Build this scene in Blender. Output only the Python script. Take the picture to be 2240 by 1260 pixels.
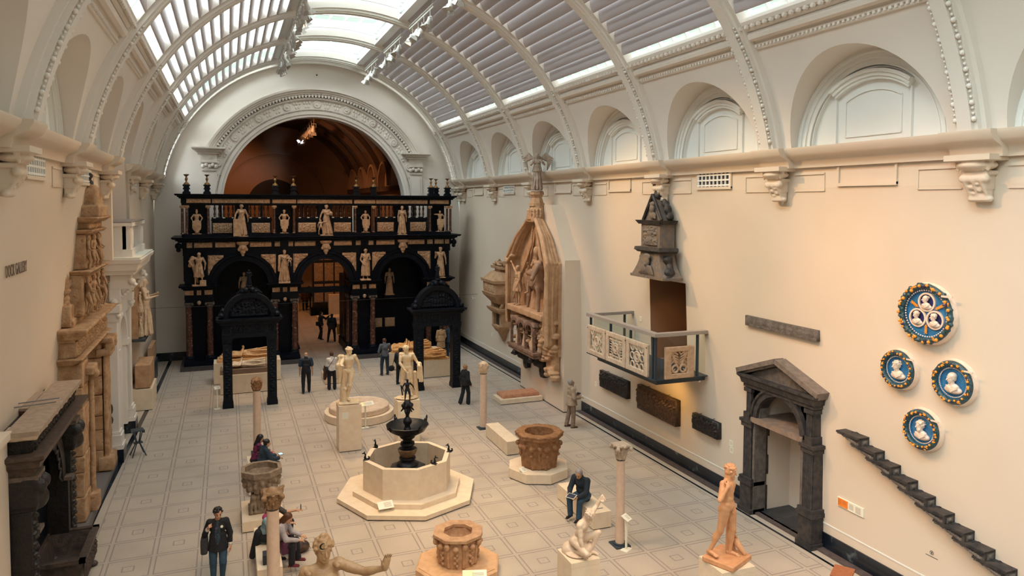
import bpy, math, random
import numpy as np
from math import sin, cos, pi, radians, sqrt, atan2
from mathutils import Vector, Matrix
for o in list(bpy.data.objects): bpy.data.objects.remove(o)
SC = bpy.context.scene; COL = SC.collection
# ---------------------------------------------------------------- camera, sky, daylight, exposure
CAMPOS = (2.60275, -21.78666, 8.0324)
CR = (0.93101,-0.36496,0.00465); CU = (0.01339,0.04688,0.99881); CD = (0.36474,0.92984,-0.04853)
camd = bpy.data.cameras.new('camera'); cam = bpy.data.objects.new('camera', camd); COL.objects.link(cam)
cam.matrix_world = Matrix(((CR[0],CU[0],-CD[0],CAMPOS[0]),(CR[1],CU[1],-CD[1],CAMPOS[1]),(CR[2],CU[2],-CD[2],CAMPOS[2]),(0,0,0,1)))
camd.sensor_width = 36; camd.lens = 25.524; camd.shift_y = -0.04885; camd.clip_end = 300
SC.camera = cam
SC.view_settings.view_transform = 'Standard'; SC.view_settings.look = 'None'
SC.view_settings.exposure = 0.0; SC.view_settings.gamma = 1.0; SC.view_settings.use_curve_mapping = False
W = bpy.data.worlds.new('sky'); SC.world = W; W.use_nodes = True
bg = W.node_tree.nodes['Background']; bg.inputs[0].default_value = (.80, .97, .86, 1); bg.inputs[1].default_value = 1.05
def aim(o, tgt):
    o.rotation_euler = (Vector(tgt)-Vector(o.location)).to_track_quat('-Z','Y').to_euler()
def sun(loc, tgt, col, e, ang):
    l = bpy.data.lights.new('daylight','SUN'); l.color = col; l.energy = e; l.angle = radians(ang)
    o = bpy.data.objects.new('daylight', l); COL.objects.link(o); o.location = loc; aim(o, tgt)
sun((-13,-2,24),(12,4,6),(.88,.98,1.0),13.5,60)
sun((8,-6,30),(7,4,0),(1,.93,.93),5.0,70)
def spot(loc, tgt, e, ang=50, col=(1,.62,.30), blend=.9, size=.12):
    l = bpy.data.lights.new('spot_light','SPOT'); l.energy = e; l.spot_size = radians(ang); l.spot_blend = blend; l.color = col
    l.shadow_soft_size = size
    o = bpy.data.objects.new('spot_light', l); COL.objects.link(o); o.location = loc; aim(o, tgt); return o
# warm track spotlights of the hall: (from, to, watts, cone)
YEL=(1,.60,.25); ORA=(1,.47,.17)
for a_,b_,e_,c_,col_ in (((9.3,6,14.2),(-.9,.5,5.5),3600,34,YEL),((9.3,1,14.2),(-1,-7.5,5.2),4200,44,YEL),((9.3,11,14.2),(-.8,9,4),1800,32,YEL),
  ((5.2,5,14.3),(6.6,3.5,0),3800,42,YEL),((5.2,0,14.3),(7.1,-3,0),4200,44,YEL),((9.3,4,14.2),(10.5,-1,0),3000,40,YEL),((5.2,10,14.3),(4.5,9.5,0),2600,34,YEL),((9.3,13,14.2),(10,10.5,0),2200,34,YEL),
  ((5.2,8,14.3),(14.4,5.2,4.6),4200,34,ORA),((5.2,3,14.3),(15.1,-1.6,6.8),5200,32,YEL),((5.2,-3,14.3),(15.2,-7.8,5.6),4600,42,YEL),((5.2,-9,14.3),(15.3,-12,4.2),4200,46,ORA),
  ((7,-14,14.0),(11.2,-11,2.2),2400,26,ORA),((7,-14,14.0),(8.8,-9.6,1.5),2000,26,YEL),((4,-15,14.0),(3.5,-7,1.0),2600,40,YEL),((5.2,-6,14.3),(8.5,-8,0),2800,46,YEL),
  ((7.1,4,14.3),(7.2,15.4,6.0),1500,40,ORA)):
    spot(a_,b_,e_*.85,c_,col_)
# ---------------------------------------------------------------- helpers: tagging, materials
def tag(o, label=None, cat=None, group=None, kind=None):
    if label: o['label'] = label
    if cat: o['category'] = cat
    if group: o['group'] = group
    if kind: o['kind'] = kind
    return o
def thing(name, label, cat, loc=(0,0,0), rz=0, group=None, s=1.0):
    o = bpy.data.objects.new(name, None); COL.objects.link(o); o.location = loc; o.rotation_euler = (0,0,rz)
    o.scale = (s,s,s); o.empty_display_size = .1
    return tag(o, label, cat, group)
def dup(root, loc=None, rz=None, label=None, group=None):
    rr = root.copy(); COL.objects.link(rr)
    if loc is not None: rr.location = loc
    if rz is not None: rr.rotation_euler = (0,0,rz)
    if label: rr['label'] = label
    if group: rr['group'] = group
    for ch in list(root.children):
        c = ch.copy(); COL.objects.link(c); c.parent = rr
        for g in list(ch.children):
            e = g.copy(); COL.objects.link(e); e.parent = c
    return rr
MATS = {}
def mat(name, c1, c2=None, scale=3., rough=.65, bump=0., bscale=25., metal=0., c3=None, spec=.5, detail=5., emis=None, es=1., coat=0):
    m = bpy.data.materials.new(name); m.use_nodes = True; N = m.node_tree.nodes; L = m.node_tree.links
    b = N['Principled BSDF']; b.inputs['Roughness'].default_value = rough; b.inputs['Metallic'].default_value = metal
    b.inputs['Specular IOR Level'].default_value = spec; b.inputs['Base Color'].default_value = (*c1,1)
    if coat: b.inputs['Coat Weight'].default_value = coat; b.inputs['Coat Roughness'].default_value = .15
    g = N.new('ShaderNodeNewGeometry')
    if c2 is not None:
        n = N.new('ShaderNodeTexNoise'); n.inputs['Scale'].default_value = scale; n.inputs['Detail'].default_value = detail
        L.new(g.outputs['Position'], n.inputs['Vector'])
        r = N.new('ShaderNodeValToRGB'); r.color_ramp.elements[0].position = .38; r.color_ramp.elements[1].position = .62
        r.color_ramp.elements[0].color = (*c1,1); r.color_ramp.elements[1].color = (*c2,1)
        if c3 is not None:
            e = r.color_ramp.elements.new(.72); e.color = (*c3,1)
        L.new(n.outputs['Fac'], r.inputs['Fac']); L.new(r.outputs['Color'], b.inputs['Base Color'])
    if bump:
        n2 = N.new('ShaderNodeTexNoise'); n2.inputs['Scale'].default_value = bscale; n2.inputs['Detail'].default_value = 4
        L.new(g.outputs['Position'], n2.inputs['Vector'])
        bp = N.new('ShaderNodeBump'); bp.inputs['Strength'].default_value = bump; bp.inputs['Distance'].default_value = .02
        L.new(n2.outputs['Fac'], bp.inputs['Height']); L.new(bp.outputs['Normal'], b.inputs['Normal'])
    if emis: b.inputs['Emission Color'].default_value = (*emis,1); b.inputs['Emission Strength'].default_value = es
    MATS[name] = m; return m
plaster = mat('wall_plaster',(.64,.535,.43),(.67,.565,.46),.35,.75,.05,6)
plaster_up = mat('vault_plaster',(.73,.67,.61),(.76,.70,.64),.5,.75)
white_paint = mat('white_paint',(.79,.79,.76),None,rough=.55)
roofwhite = mat('roof_paint',(.80,.81,.80),None,rough=.4)
ribpaint = mat('rib_paint',(.76,.715,.66),None,rough=.5)
louvre_m = mat('louvre_paint',(.50,.46,.48),None,rough=.3)
black_oak = mat('black_marble',(.0012,.0025,.006),(.003,.005,.011),6,.40,spec=.13)
bronze_black = mat('blackened_stone',(.0018,.0035,.008),(.005,.008,.015),14,.5,.5,30,spec=.2)
alab = mat('alabaster',(.36,.205,.11),(.50,.32,.19),7,.55,.4,35,c3=(.30,.17,.09))
alab_dark = mat('carved_alabaster',(.30,.19,.11),(.46,.32,.20),16,.6,.6,45)
redmarble = mat('red_marble',(.045,.018,.013),(.10,.042,.028),9,.25,c3=(.42,.25,.15),detail=9)
cream = mat('limestone_cladding',(.74,.60,.44),(.79,.66,.50),5,.5,.05,60)
marble = mat('statue_marble',(.70,.53,.33),(.78,.61,.40),9,.42,.15,40)
marble2 = mat('weathered_marble',(.52,.38,.25),(.66,.51,.36),7,.5,.3,40)
orange_lit_marble = mat('terracotta',(.56,.27,.125),(.64,.33,.165),8,.5,.1,40)  # orange lamp light on the marble youth is put into this colour
stone_warm = mat('weathered_limestone',(.31,.17,.085),(.46,.30,.175),4.2,.8,1.0,18,c3=(.30,.13,.05))
stone_tomb = mat('tomb_limestone',(.38,.215,.115),(.48,.31,.18),3.5,.7,.5,22,c3=(.33,.17,.08))
stone_grey = mat('grey_stone',(.09,.075,.065),(.15,.125,.11),8,.75,.6,30)
stone_dark = mat('dark_stone',(.020,.019,.022),(.055,.045,.04),7,.65,.6,30)
stone_niche = mat('niche_stone',(.20,.14,.095),(.13,.115,.11),6,.75,.6,25,c3=(.30,.20,.12))
dark_wood = mat('dark_carved_wood',(.004,.004,.006),(.016,.011,.009),16,.42,.6,40)
brown_wood = mat('brown_wood',(.11,.05,.025),(.17,.085,.045),12,.5,.4,40)
bronze = mat('dark_bronze',(.008,.009,.012),(.022,.022,.026),12,.34,.3,50,metal=.55)
bronze_f = mat('patinated_bronze',(.20,.12,.06),(.33,.21,.11),10,.4,.2,40,metal=.3)
gold = mat('gilt_brass',(.42,.25,.10),(.24,.14,.07),20,.32,metal=.8)
gilt_wood = mat('gilded_wood',(.60,.30,.10),(.70,.40,.16),10,.45,.3,50)
brown_stone = mat('red_brown_stone',(.21,.095,.035),(.33,.16,.07),8,.55,.7,26,c3=(.12,.05,.02))
tan_stone = mat('tan_stone',(.42,.24,.13),(.54,.33,.19),8,.6,.5,30)
font_stone = mat('font_stone',(.18,.13,.09),(.28,.21,.15),9,.6,.5,30)
slab_red = mat('red_slab',(.46,.20,.11),(.56,.28,.16),10,.6,.4,40)
steel = mat('blue_grey_steel',(.028,.045,.06),None,rough=.4)
steel_mid = mat('grey_platform_paint',(.14,.13,.13),None,rough=.5)
handrail = mat('grey_oak_rail',(.38,.32,.28),(.32,.27,.24),30,.5)
skirt = mat('black_veined_marble',(.003,.006,.012),(.012,.018,.028),3,.22,c3=(.10,.12,.13),detail=9)
ledge_m = mat('dark_stone_kerb',(.07,.05,.05),(.10,.075,.07),10,.6)
label_m = mat('white_label',(.80,.78,.66),None,rough=.5)
label_y = mat('yellow_label',(.85,.82,.5),None,rough=.5)  # pale yellow field on some label plates
ink = mat('dark_ink',(.03,.03,.035),None,rough=.7)
ink_soft = mat('grey_ink',(.42,.35,.28),None,rough=.7)
orange_m = mat('orange_panel',(.80,.22,.03),None,rough=.5)
blue_glaze = mat('blue_glaze',(.018,.13,.30),(.03,.17,.36),12,.2,coat=.5)
navy_glaze = mat('navy_glaze',(.02,.02,.09),None,rough=.2)
white_glaze = mat('white_glaze',(.72,.55,.44),(.78,.62,.50),10,.22,coat=.4)
leaf_glaze = mat('green_blue_glaze',(.012,.045,.055),(.03,.075,.09),25,.25,.5,40)
purple_glaze = mat('dark_purple_glaze',(.03,.02,.06),None,rough=.25)
fruit_glaze = mat('orange_glaze',(.85,.30,.03),None,rough=.25)
brick = mat('old_brick',(.34,.14,.06),(.26,.10,.05),12,.8,.6,12)
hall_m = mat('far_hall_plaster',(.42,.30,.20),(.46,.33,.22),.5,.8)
glassm = bpy.data.materials.new('clear_glass'); glassm.use_nodes = True
def _glass():
    N = glassm.node_tree.nodes; L = glassm.node_tree.links; N.remove(N['Principled BSDF'])
    t = N.new('ShaderNodeBsdfTransparent'); t.inputs[0].default_value = (.93,.97,.96,1)
    g = N.new('ShaderNodeBsdfGlossy'); g.inputs['Roughness'].default_value = .05
    x = N.new('ShaderNodeMixShader'); x.inputs[0].default_value = .05
    L.new(t.outputs[0], x.inputs[1]); L.new(g.outputs[0], x.inputs[2]); L.new(x.outputs[0], N['Material Output'].inputs[0])
_glass()
skin = mat('skin',(.52,.28,.17),None,rough=.5)
lip_skin = mat('lip_skin',(.36,.12,.09),None,rough=.5)
hair_dark = mat('dark_hair',(.008,.006,.008),None,rough=.45)
hair_brown = mat('brown_hair',(.10,.035,.012),(.06,.02,.008),60,.5)
hair_fair = mat('fair_hair',(.36,.19,.08),(.28,.14,.06),60,.5)
hair_grey = mat('grey_hair',(.33,.29,.27),(.20,.18,.18),60,.6)
def cloth(name, c, rough=.85): return mat(name, c, tuple(min(1,x*1.35+.002) for x in c), 9, rough, .3, 30)
c_black = cloth('black_cloth',(.006,.007,.011)); c_navy = cloth('navy_cloth',(.012,.028,.05)); c_denim = cloth('denim_cloth',(.022,.055,.095))
c_ltden = cloth('light_denim_cloth',(.17,.27,.32)); c_white = cloth('white_cloth',(.55,.50,.46)); c_grey = cloth('grey_cloth',(.075,.085,.10))
c_beige = cloth('beige_cloth',(.30,.22,.16)); c_taupe = cloth('taupe_cloth',(.20,.14,.105)); c_trench = cloth('tan_trench_cloth',(.33,.20,.10))
c_pink = cloth('magenta_cloth',(.25,.02,.09)); c_plaid = mat('magenta_plaid',(.25,.02,.10),(.02,.01,.03),25,.8)
c_print = mat('purple_print',(.012,.010,.02),(.02,.06,.09),22,.8,c3=(.30,.04,.22))
c_greytop = cloth('light_grey_cloth',(.30,.27,.28)); c_purple = mat('purple_leather',(.07,.008,.045),None,rough=.35)
c_brownshoe = cloth('brown_leather',(.06,.022,.012),.5); c_maroon = cloth('maroon_canvas',(.10,.012,.02)); c_yellow = cloth('mustard_cloth',(.30,.15,.03))
# ---------------------------------------------------------------- helpers: mesh building
def link_mesh(name, verts, faces, m, parent=None, smooth=False, loc=None, rz=None):
    me = bpy.data.meshes.new(name)
    if isinstance(faces, np.ndarray):
        nv, nf, q = len(verts), len(faces), faces.shape[1]
        me.vertices.add(nv); me.vertices.foreach_set('co', np.asarray(verts,dtype=np.float32).ravel())
        me.loops.add(nf*q); me.loops.foreach_set('vertex_index', faces.astype(np.int32).ravel())
        me.polygons.add(nf); me.polygons.foreach_set('loop_start', np.arange(0,nf*q,q,dtype=np.int32))
        me.update(calc_edges=True); me.validate()
    else:
        me.from_pydata([tuple(v) for v in verts], [], faces); me.update()
    if smooth:
        me.polygons.foreach_set('use_smooth', [True]*len(me.polygons)) if smooth is True else me.set_sharp_from_angle(angle=smooth)
    for mm in (m if isinstance(m,(list,tuple)) else [m]): me.materials.append(mm)
    o = bpy.data.objects.new(name, me); COL.objects.link(o)
    if parent is not None: o.parent = parent
    if loc is not None: o.location = loc
    if rz is not None: o.rotation_euler = (0,0,rz)
    return o
class MB:
    def __init__(s): s.v=[]; s.f=[]
    def add(s, vs, fs):
        b=len(s.v); s.v.extend([tuple(v) for v in vs]); s.f.extend([tuple(b+i for i in f) for f in fs]); return s
    def box(s, x0,x1,y0,y1,z0,z1):
        if x0>x1: x0,x1=x1,x0
        if y0>y1: y0,y1=y1,y0
        if z0>z1: z0,z1=z1,z0
        return s.add([(x0,y0,z0),(x1,y0,z0),(x1,y1,z0),(x0,y1,z0),(x0,y0,z1),(x1,y0,z1),(x1,y1,z1),(x0,y1,z1)],
          [(0,3,2,1),(4,5,6,7),(0,1,5,4),(1,2,6,5),(2,3,7,6),(3,0,4,7)])
    def prism(s, poly, z0, z1, axis='z', top=1.0, ctr=None):
        # poly: ccw list of 2d points, extruded along axis
        n=len(poly)
        def P(a,b,h):
            return (a,b,h) if axis=='z' else ((h,a,b) if axis=='x' else (a,h,b))
        c = ctr or (sum(p[0] for p in poly)/n, sum(p[1] for p in poly)/n)
        lo=[P(a,b,z0) for a,b in poly]; hi=[P(c[0]+(a-c[0])*top,c[1]+(b-c[1])*top,z1) for a,b in poly]
        fs=[tuple(range(n-1,-1,-1)),tuple(range(n,2*n))]+[(i,(i+1)%n,n+(i+1)%n,n+i) for i in range(n)]
        if axis=='y': fs=[tuple(reversed(f)) for f in fs]
        return s.add(lo+hi, fs)
    def ngon(s, n, cx, cy, r0, r1, z0, z1, rot=0):
        a=[(cos(rot+2*pi*i/n),sin(rot+2*pi*i/n)) for i in range(n)]
        return s.add([(cx+r0*c,cy+r0*q,z0) for c,q in a]+[(cx+r1*c,cy+r1*q,z1) for c,q in a],
          [tuple(range(n-1,-1,-1)),tuple(range(n,2*n))]+[(i,(i+1)%n,n+(i+1)%n,n+i) for i in range(n)])
    def ring(s, n, cx, cy, ro, ri, z0, z1, rot=0, rot_i=None, ni=None):
        rot_i = rot if rot_i is None else rot_i
        A=[(cos(rot+2*pi*i/n),sin(rot+2*pi*i/n)) for i in range(n)]
        vs=[(cx+ro*c,cy+ro*q,z0) for c,q in A]+[(cx+ro*c,cy+ro*q,z1) for c,q in A]+[(cx+ri*c,cy+ri*q,z1) for c,q in A]+[(cx+ri*c,cy+ri*q,z0) for c,q in A]
        fs=[]
        for i in range(n):
            j=(i+1)%n
            for a in range(4):
                b=(a+1)%4; fs.append((a*n+i,a*n+j,b*n+j,b*n+i))
        return s.add(vs,fs)
    def lathe(s, prof, n=24, cx=0, cy=0, cz=0, caps=True, rot=0, fold=None):
        vs=[];fs=[];m=len(prof)
        for r,z in prof:
            for i in range(n):
                a=rot+2*pi*i/n; q = r*(1+(fold(a,z) if fold else 0)); vs.append((cx+q*cos(a),cy+q*sin(a),cz+z))
        for k in range(m-1):
            for i in range(n):
                j=(i+1)%n; fs.append((k*n+i,k*n+j,(k+1)*n+j,(k+1)*n+i))
        if caps: fs.append(tuple(range(n-1,-1,-1))); fs.append(tuple((m-1)*n+i for i in range(n)))
        return s.add(vs,fs)
    def tube(s, pts, r, n=8, rr=None):
        pts=[Vector(p) for p in pts]; vs=[];fs=[];m=len(pts)
        for k,p in enumerate(pts):
            t=(pts[min(k+1,m-1)]-pts[max(k-1,0)]).normalized()
            a=t.orthogonal().normalized() if k==0 else (a-t*a.dot(t)).normalized()
            b=t.cross(a); q=rr[k] if rr else r
            for i in range(n): vs.append(p+a*(q*cos(2*pi*i/n))+b*(q*sin(2*pi*i/n)))
        for k in range(m-1):
            for i in range(n):
                j=(i+1)%n; fs.append((k*n+i,k*n+j,(k+1)*n+j,(k+1)*n+i))
        fs.append(tuple(range(n-1,-1,-1))); fs.append(tuple((m-1)*n+i for i in range(n)))
        return s.add(vs,fs)
    def ball(s, c, r, n=10, m=7, sc=(1,1,1)):
        vs=[(c[0],c[1],c[2]-r*sc[2])]
        for k in range(1,m):
            t=-pi/2+pi*k/m
            for i in range(n):
                a=2*pi*i/n; vs.append((c[0]+r*sc[0]*cos(t)*cos(a),c[1]+r*sc[1]*cos(t)*sin(a),c[2]+r*sc[2]*sin(t)))
        vs.append((c[0],c[1],c[2]+r*sc[2])); fs=[]
        for i in range(n):
            j=(i+1)%n; fs.append((0,1+j,1+i))
            for k in range(m-2): fs.append((1+k*n+i,1+k*n+j,1+(k+1)*n+j,1+(k+1)*n+i))
            fs.append((1+(m-2)*n+i,1+(m-2)*n+j,1+(m-1)*n))
        return s.add(vs,fs)
    def arcband(s, cx, cz, r0, r1, y0, y1, a0, a1, n=32, axis='y', closed=True):
        # annular slab in the XZ plane (axis y) or YZ plane (axis x; cx is then the y centre, y0..y1 the x range)
        vs=[]
        for i in range(n+1):
            a=a0+(a1-a0)*i/n
            for r,h in ((r0,y0),(r1,y0),(r1,y1),(r0,y1)):
                u=cx+r*cos(a); w=cz+r*sin(a); vs.append((u,h,w) if axis=='y' else (h,u,w))
        fs=[]
        for i in range(n):
            for k in range(4):
                l=(k+1)%4; fs.append((4*i+k,4*i+l,4*i+4+l,4*i+4+k))
        fs.append((3,2,1,0)); fs.append((4*n,4*n+1,4*n+2,4*n+3))
        return s.add(vs,fs)
    def sweep(s, prof, path, closed=False):
        # prof: list of (out, z) ; path: list of (x,y,nx,ny) with outward normal
        m=len(prof); vs=[(x+nx*o,y+ny*o,z) for x,y,nx,ny in path for o,z in prof]; fs=[]; n=len(path)
        for i in range(n if closed else n-1):
            j=(i+1)%n
            for k in range(m-1): fs.append((i*m+k,j*m+k,j*m+k+1,i*m+k+1))
        if not closed: fs.append(tuple(range(m))); fs.append(tuple((n-1)*m+k for k in range(m-1,-1,-1)))
        return s.add(vs,fs)
    def sheet(s, fn, nu, nv):
        b=[fn(i/nu,j/nv) for i in range(nu+1) for j in range(nv+1)]
        return s.add(b,[(i*(nv+1)+j,(i+1)*(nv+1)+j,(i+1)*(nv+1)+j+1,i*(nv+1)+j+1) for i in range(nu) for j in range(nv)])
    def tf(s, M):
        s.v=[tuple(M@Vector(v)) for v in s.v]; return s
    def build(s, name, m, parent=None, smooth=False, loc=None, rz=None):
        return link_mesh(name, s.v, s.f, m, parent, smooth, loc, rz)
def struct(name, mb, m, smooth=False, parent=None):
    o = mb.build(name, m, parent, smooth)
    if parent is None: o['kind'] = 'structure'
    return o
def block(name, m, parent, x0,x1,y0,y1,z0,z1): return MB().box(x0,x1,y0,y1,z0,z1).build(name, m, parent)
SM = radians(40)
# cornice profile helper: list of (out, z) from bottom to top
def corn(z0, z1, d, n=5):
    h=z1-z0; return [(0,z0),(d*.25,z0),(d*.25,z0+h*.2),(d*.55,z0+h*.38),(d*.55,z0+h*.55),(d*.85,z0+h*.62),(d,z0+h*.82),(d,z1),(0,z1)]
def rect_path(x0,x1,y0,y1):
    q=sqrt(.5)*sqrt(2); return [(x0,y0,-1,-1),(x1,y0,1,-1),(x1,y1,1,1),(x0,y1,-1,1)]
# ---------------------------------------------------------------- helpers: carving (distance field to mesh)
def V(*a): return np.array(a, dtype=float)
def nrm(v): v=np.asarray(v,float); return v/(np.linalg.norm(v)+1e-12)
def rotz(a): c,s=cos(a),sin(a); return np.array([[c,-s,0],[s,c,0],[0,0,1.]])
def rotx(a): c,s=cos(a),sin(a); return np.array([[1.,0,0],[0,c,-s],[0,s,c]])
def roty(a): c,s=cos(a),sin(a); return np.array([[c,0,s],[0,1.,0],[-s,0,c]])
def xform(prims, R=None, t=(0,0,0), s=1.0):
    R = np.eye(3) if R is None else R; t=np.array(t,float); out=[]
    P=lambda p: R@(np.array(p,float)*s)+t
    for p in prims:
        k=p[0].lstrip('-')
        if k=='c': out.append((p[0],P(p[1]),P(p[2]),p[3]*s,p[4]*s)+tuple(p[5:]))
        elif k=='e': out.append((p[0],P(p[1]),tuple(x*s for x in p[2]),R@(p[3] if len(p)>3 and p[3] is not None else np.eye(3)))+tuple(p[4:]))
        elif k=='b': out.append((p[0],P(p[1]),tuple(x*s for x in p[2]),p[3]*s,R@(p[4] if len(p)>4 and p[4] is not None else np.eye(3)))+tuple(p[5:]))
        elif k=='r': out.append((p[0],P(p[1]),P(p[2]),tuple(x*s for x in p[3]),tuple(x*s for x in p[4]))+tuple(p[5:]))
    return out
def hashnoise(X,Y,Z,sc,seed=0):
    rs=np.random.RandomState(seed); r=0
    for i in range(7):
        a=rs.normal(size=3); a=a/np.linalg.norm(a)*sc*(.6+.25*i); r=r+np.sin(X*a[0]+Y*a[1]+Z*a[2]+rs.rand()*6.28)/(1+.25*i)
    return r/4.
def carve(prims, res=.02, k=.02, noise=None, amp=0., nsc=60., seed=0, clip=None):
    lo=[];hi=[]
    for p in prims:
        t=p[0]
        if t=='c': a=np.minimum(p[1]-p[3],p[2]-p[4]); b=np.maximum(p[1]+p[3],p[2]+p[4])
        elif t=='e': q=max(p[2]); q=np.sqrt((( (p[3] if len(p)>3 and p[3] is not None else np.eye(3))*np.array(p[2])[None,:])**2).sum(1)); a=p[1]-q; b=p[1]+q
        elif t=='b': q=np.abs((p[4] if len(p)>4 and p[4] is not None else np.eye(3)))@(np.array(p[2])); a=p[1]-q; b=p[1]+q
        elif t=='r': q=max(max(p[3]),max(p[4]))*(1+p[6]); a=np.minimum(p[1],p[2])-V(q,q,0); b=np.maximum(p[1],p[2])+V(q,q,0)
        else: continue
        lo.append(a);hi.append(b)
    lo=np.min(lo,0)-2.5*res-amp; hi=np.max(hi,0)+2.5*res+amp
    n=np.ceil((hi-lo)/res).astype(int)+1
    F=np.full(n,1.0,dtype=np.float32)
    ax=[lo[i]+res*np.arange(n[i]) for i in range(3)]
    for p in prims:
        t=p[0]; neg=t[0]=='-'; t=t.lstrip('-'); kk=k
        mg=2.5*res+3*k+amp
        if t=='c': a=np.minimum(p[1]-p[3],p[2]-p[4]); b=np.maximum(p[1]+p[3],p[2]+p[4]); kk=p[5] if len(p)>5 else k
        elif t=='e':
            R=p[3] if len(p)>3 and p[3] is not None else np.eye(3); q=np.sqrt(((R*np.array(p[2])[None,:])**2).sum(1)); a=p[1]-q; b=p[1]+q; kk=p[4] if len(p)>4 else k
        elif t=='b':
            R=p[4] if len(p)>4 and p[4] is not None else np.eye(3); q=np.abs(R)@np.array(p[2]); a=p[1]-q; b=p[1]+q; kk=p[5] if len(p)>5 else k
        else:
            q=max(max(p[3]),max(p[4]))*(1+p[6]); a=np.minimum(p[1],p[2])-V(q,q,0); b=np.maximum(p[1],p[2])+V(q,q,0)
        i0=np.maximum(np.floor((a-mg-lo)/res).astype(int),0); i1=np.minimum(np.ceil((b+mg-lo)/res).astype(int)+1,n)
        if np.any(i1<=i0): continue
        X=ax[0][i0[0]:i1[0]][:,None,None]; Y=ax[1][i0[1]:i1[1]][None,:,None]; Z=ax[2][i0[2]:i1[2]][None,None,:]
        if t=='c':
            d=np.asarray(p[2])-np.asarray(p[1]); L2=float(d@d)+1e-12
            h=np.clip(((X-p[1][0])*d[0]+(Y-p[1][1])*d[1]+(Z-p[1][2])*d[2])/L2,0,1)
            D=np.sqrt((X-p[1][0]-h*d[0])**2+(Y-p[1][1]-h*d[1])**2+(Z-p[1][2]-h*d[2])**2)-(p[3]+h*(p[4]-p[3]))
        elif t=='e':
            x,y,z=X-p[1][0],Y-p[1][1],Z-p[1][2]; rx,ry,rz=p[2]
            u=(R[0,0]*x+R[1,0]*y+R[2,0]*z)/rx; v=(R[0,1]*x+R[1,1]*y+R[2,1]*z)/ry; w=(R[0,2]*x+R[1,2]*y+R[2,2]*z)/rz
            k0=np.sqrt(u*u+v*v+w*w)+1e-9; k1=np.sqrt((u/rx)**2+(v/ry)**2+(w/rz)**2)+1e-9
            D=k0*(k0-1)/k1
        elif t=='b':
            x,y,z=X-p[1][0],Y-p[1][1],Z-p[1][2]; rr=p[3]
            u=np.abs(R[0,0]*x+R[1,0]*y+R[2,0]*z)-(p[2][0]-rr); v=np.abs(R[0,1]*x+R[1,1]*y+R[2,1]*z)-(p[2][1]-rr); w=np.abs(R[0,2]*x+R[1,2]*y+R[2,2]*z)-(p[2][2]-rr)
            D=np.sqrt(np.maximum(u,0)**2+np.maximum(v,0)**2+np.maximum(w,0)**2)+np.minimum(np.maximum(np.maximum(u,v),w),0)-rr
        else:
            z0,z1=p[1][2],p[2][2]; T=np.clip((Z-z0)/(z1-z0),0,1)
            cx=p[1][0]+T*(p[2][0]-p[1][0]); cy=p[1][1]+T*(p[2][1]-p[1][1])
            rx=p[3][0]+T*(p[4][0]-p[3][0]); ry=p[3][1]+T*(p[4][1]-p[3][1])
            dx=(X-cx)/rx; dy=(Y-cy)/ry; rho=np.sqrt(dx*dx+dy*dy); an=np.arctan2(dy,dx)
            fo=1+p[6]*(np.sin(p[5]*an+p[7]+2.5*T)+.5*np.sin((p[5]*1.7//1)*an+1.3-3*T))*(1-.75*T)
            D=np.maximum((rho-fo)*np.minimum(rx,ry)*.8,np.abs(Z-(z0+z1)/2)-(abs(z1-z0))/2)
        sl=(slice(i0[0],i1[0]),slice(i0[1],i1[1]),slice(i0[2],i1[2])); A=F[sl]
        if neg:
            B=-D; h=np.maximum(kk*.6-np.abs(A-B),0)/(kk*.6+1e-9); F[sl]=np.maximum(A,B)+h*h*kk*.15
        else:
            h=np.maximum(kk-np.abs(A-D),0)/(kk+1e-9); F[sl]=np.minimum(A,D)-h*h*kk*.25
    if amp: 
        X=ax[0][:,None,None];Y=ax[1][None,:,None];Z=ax[2][None,None,:]
        F=F+amp*hashnoise(X,Y,Z,nsc,seed)*(1 if noise is None else noise(X,Y,Z))
    if clip is not None:   # keep z above clip
        F=np.maximum(F,clip-ax[2][None,None,:])
    F=np.where(F==0,1e-6,F)
    I=F<0
    cs=np.zeros(np.array(F.shape)-1,dtype=np.int8)
    for a in (0,1):
        for b in (0,1):
            for c in (0,1): cs+=I[a:I.shape[0]-1+a,b:I.shape[1]-1+b,c:I.shape[2]-1+c]
    act=(cs>0)&(cs<8); ijk=np.argwhere(act); N=len(ijk)
    idx=np.full(act.shape,-1,dtype=np.int64); idx[act]=np.arange(N)
    acc=np.zeros((N,3)); cnt=np.zeros(N)
    for dx_ in range(3):
        o1,o2=[(1,2),(0,2),(0,1)][dx_]
        for a in (0,1):
            for b in (0,1):
                s=[0,0,0]; s[o1]=a; s[o2]=b; e=list(s); e[dx_]=1
                f0=F[ijk[:,0]+s[0],ijk[:,1]+s[1],ijk[:,2]+s[2]]; f1=F[ijk[:,0]+e[0],ijk[:,1]+e[1],ijk[:,2]+e[2]]
                m=(f0<0)!=(f1<0); t=np.zeros(N); t[m]=f0[m]/(f0[m]-f1[m])
                pos=np.array(s,float)[None,:].repeat(N,0); pos[:,dx_]=t; acc[m]+=pos[m]; cnt[m]+=1
    verts=lo+res*(ijk+acc/cnt[:,None]); faces=[]
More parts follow.
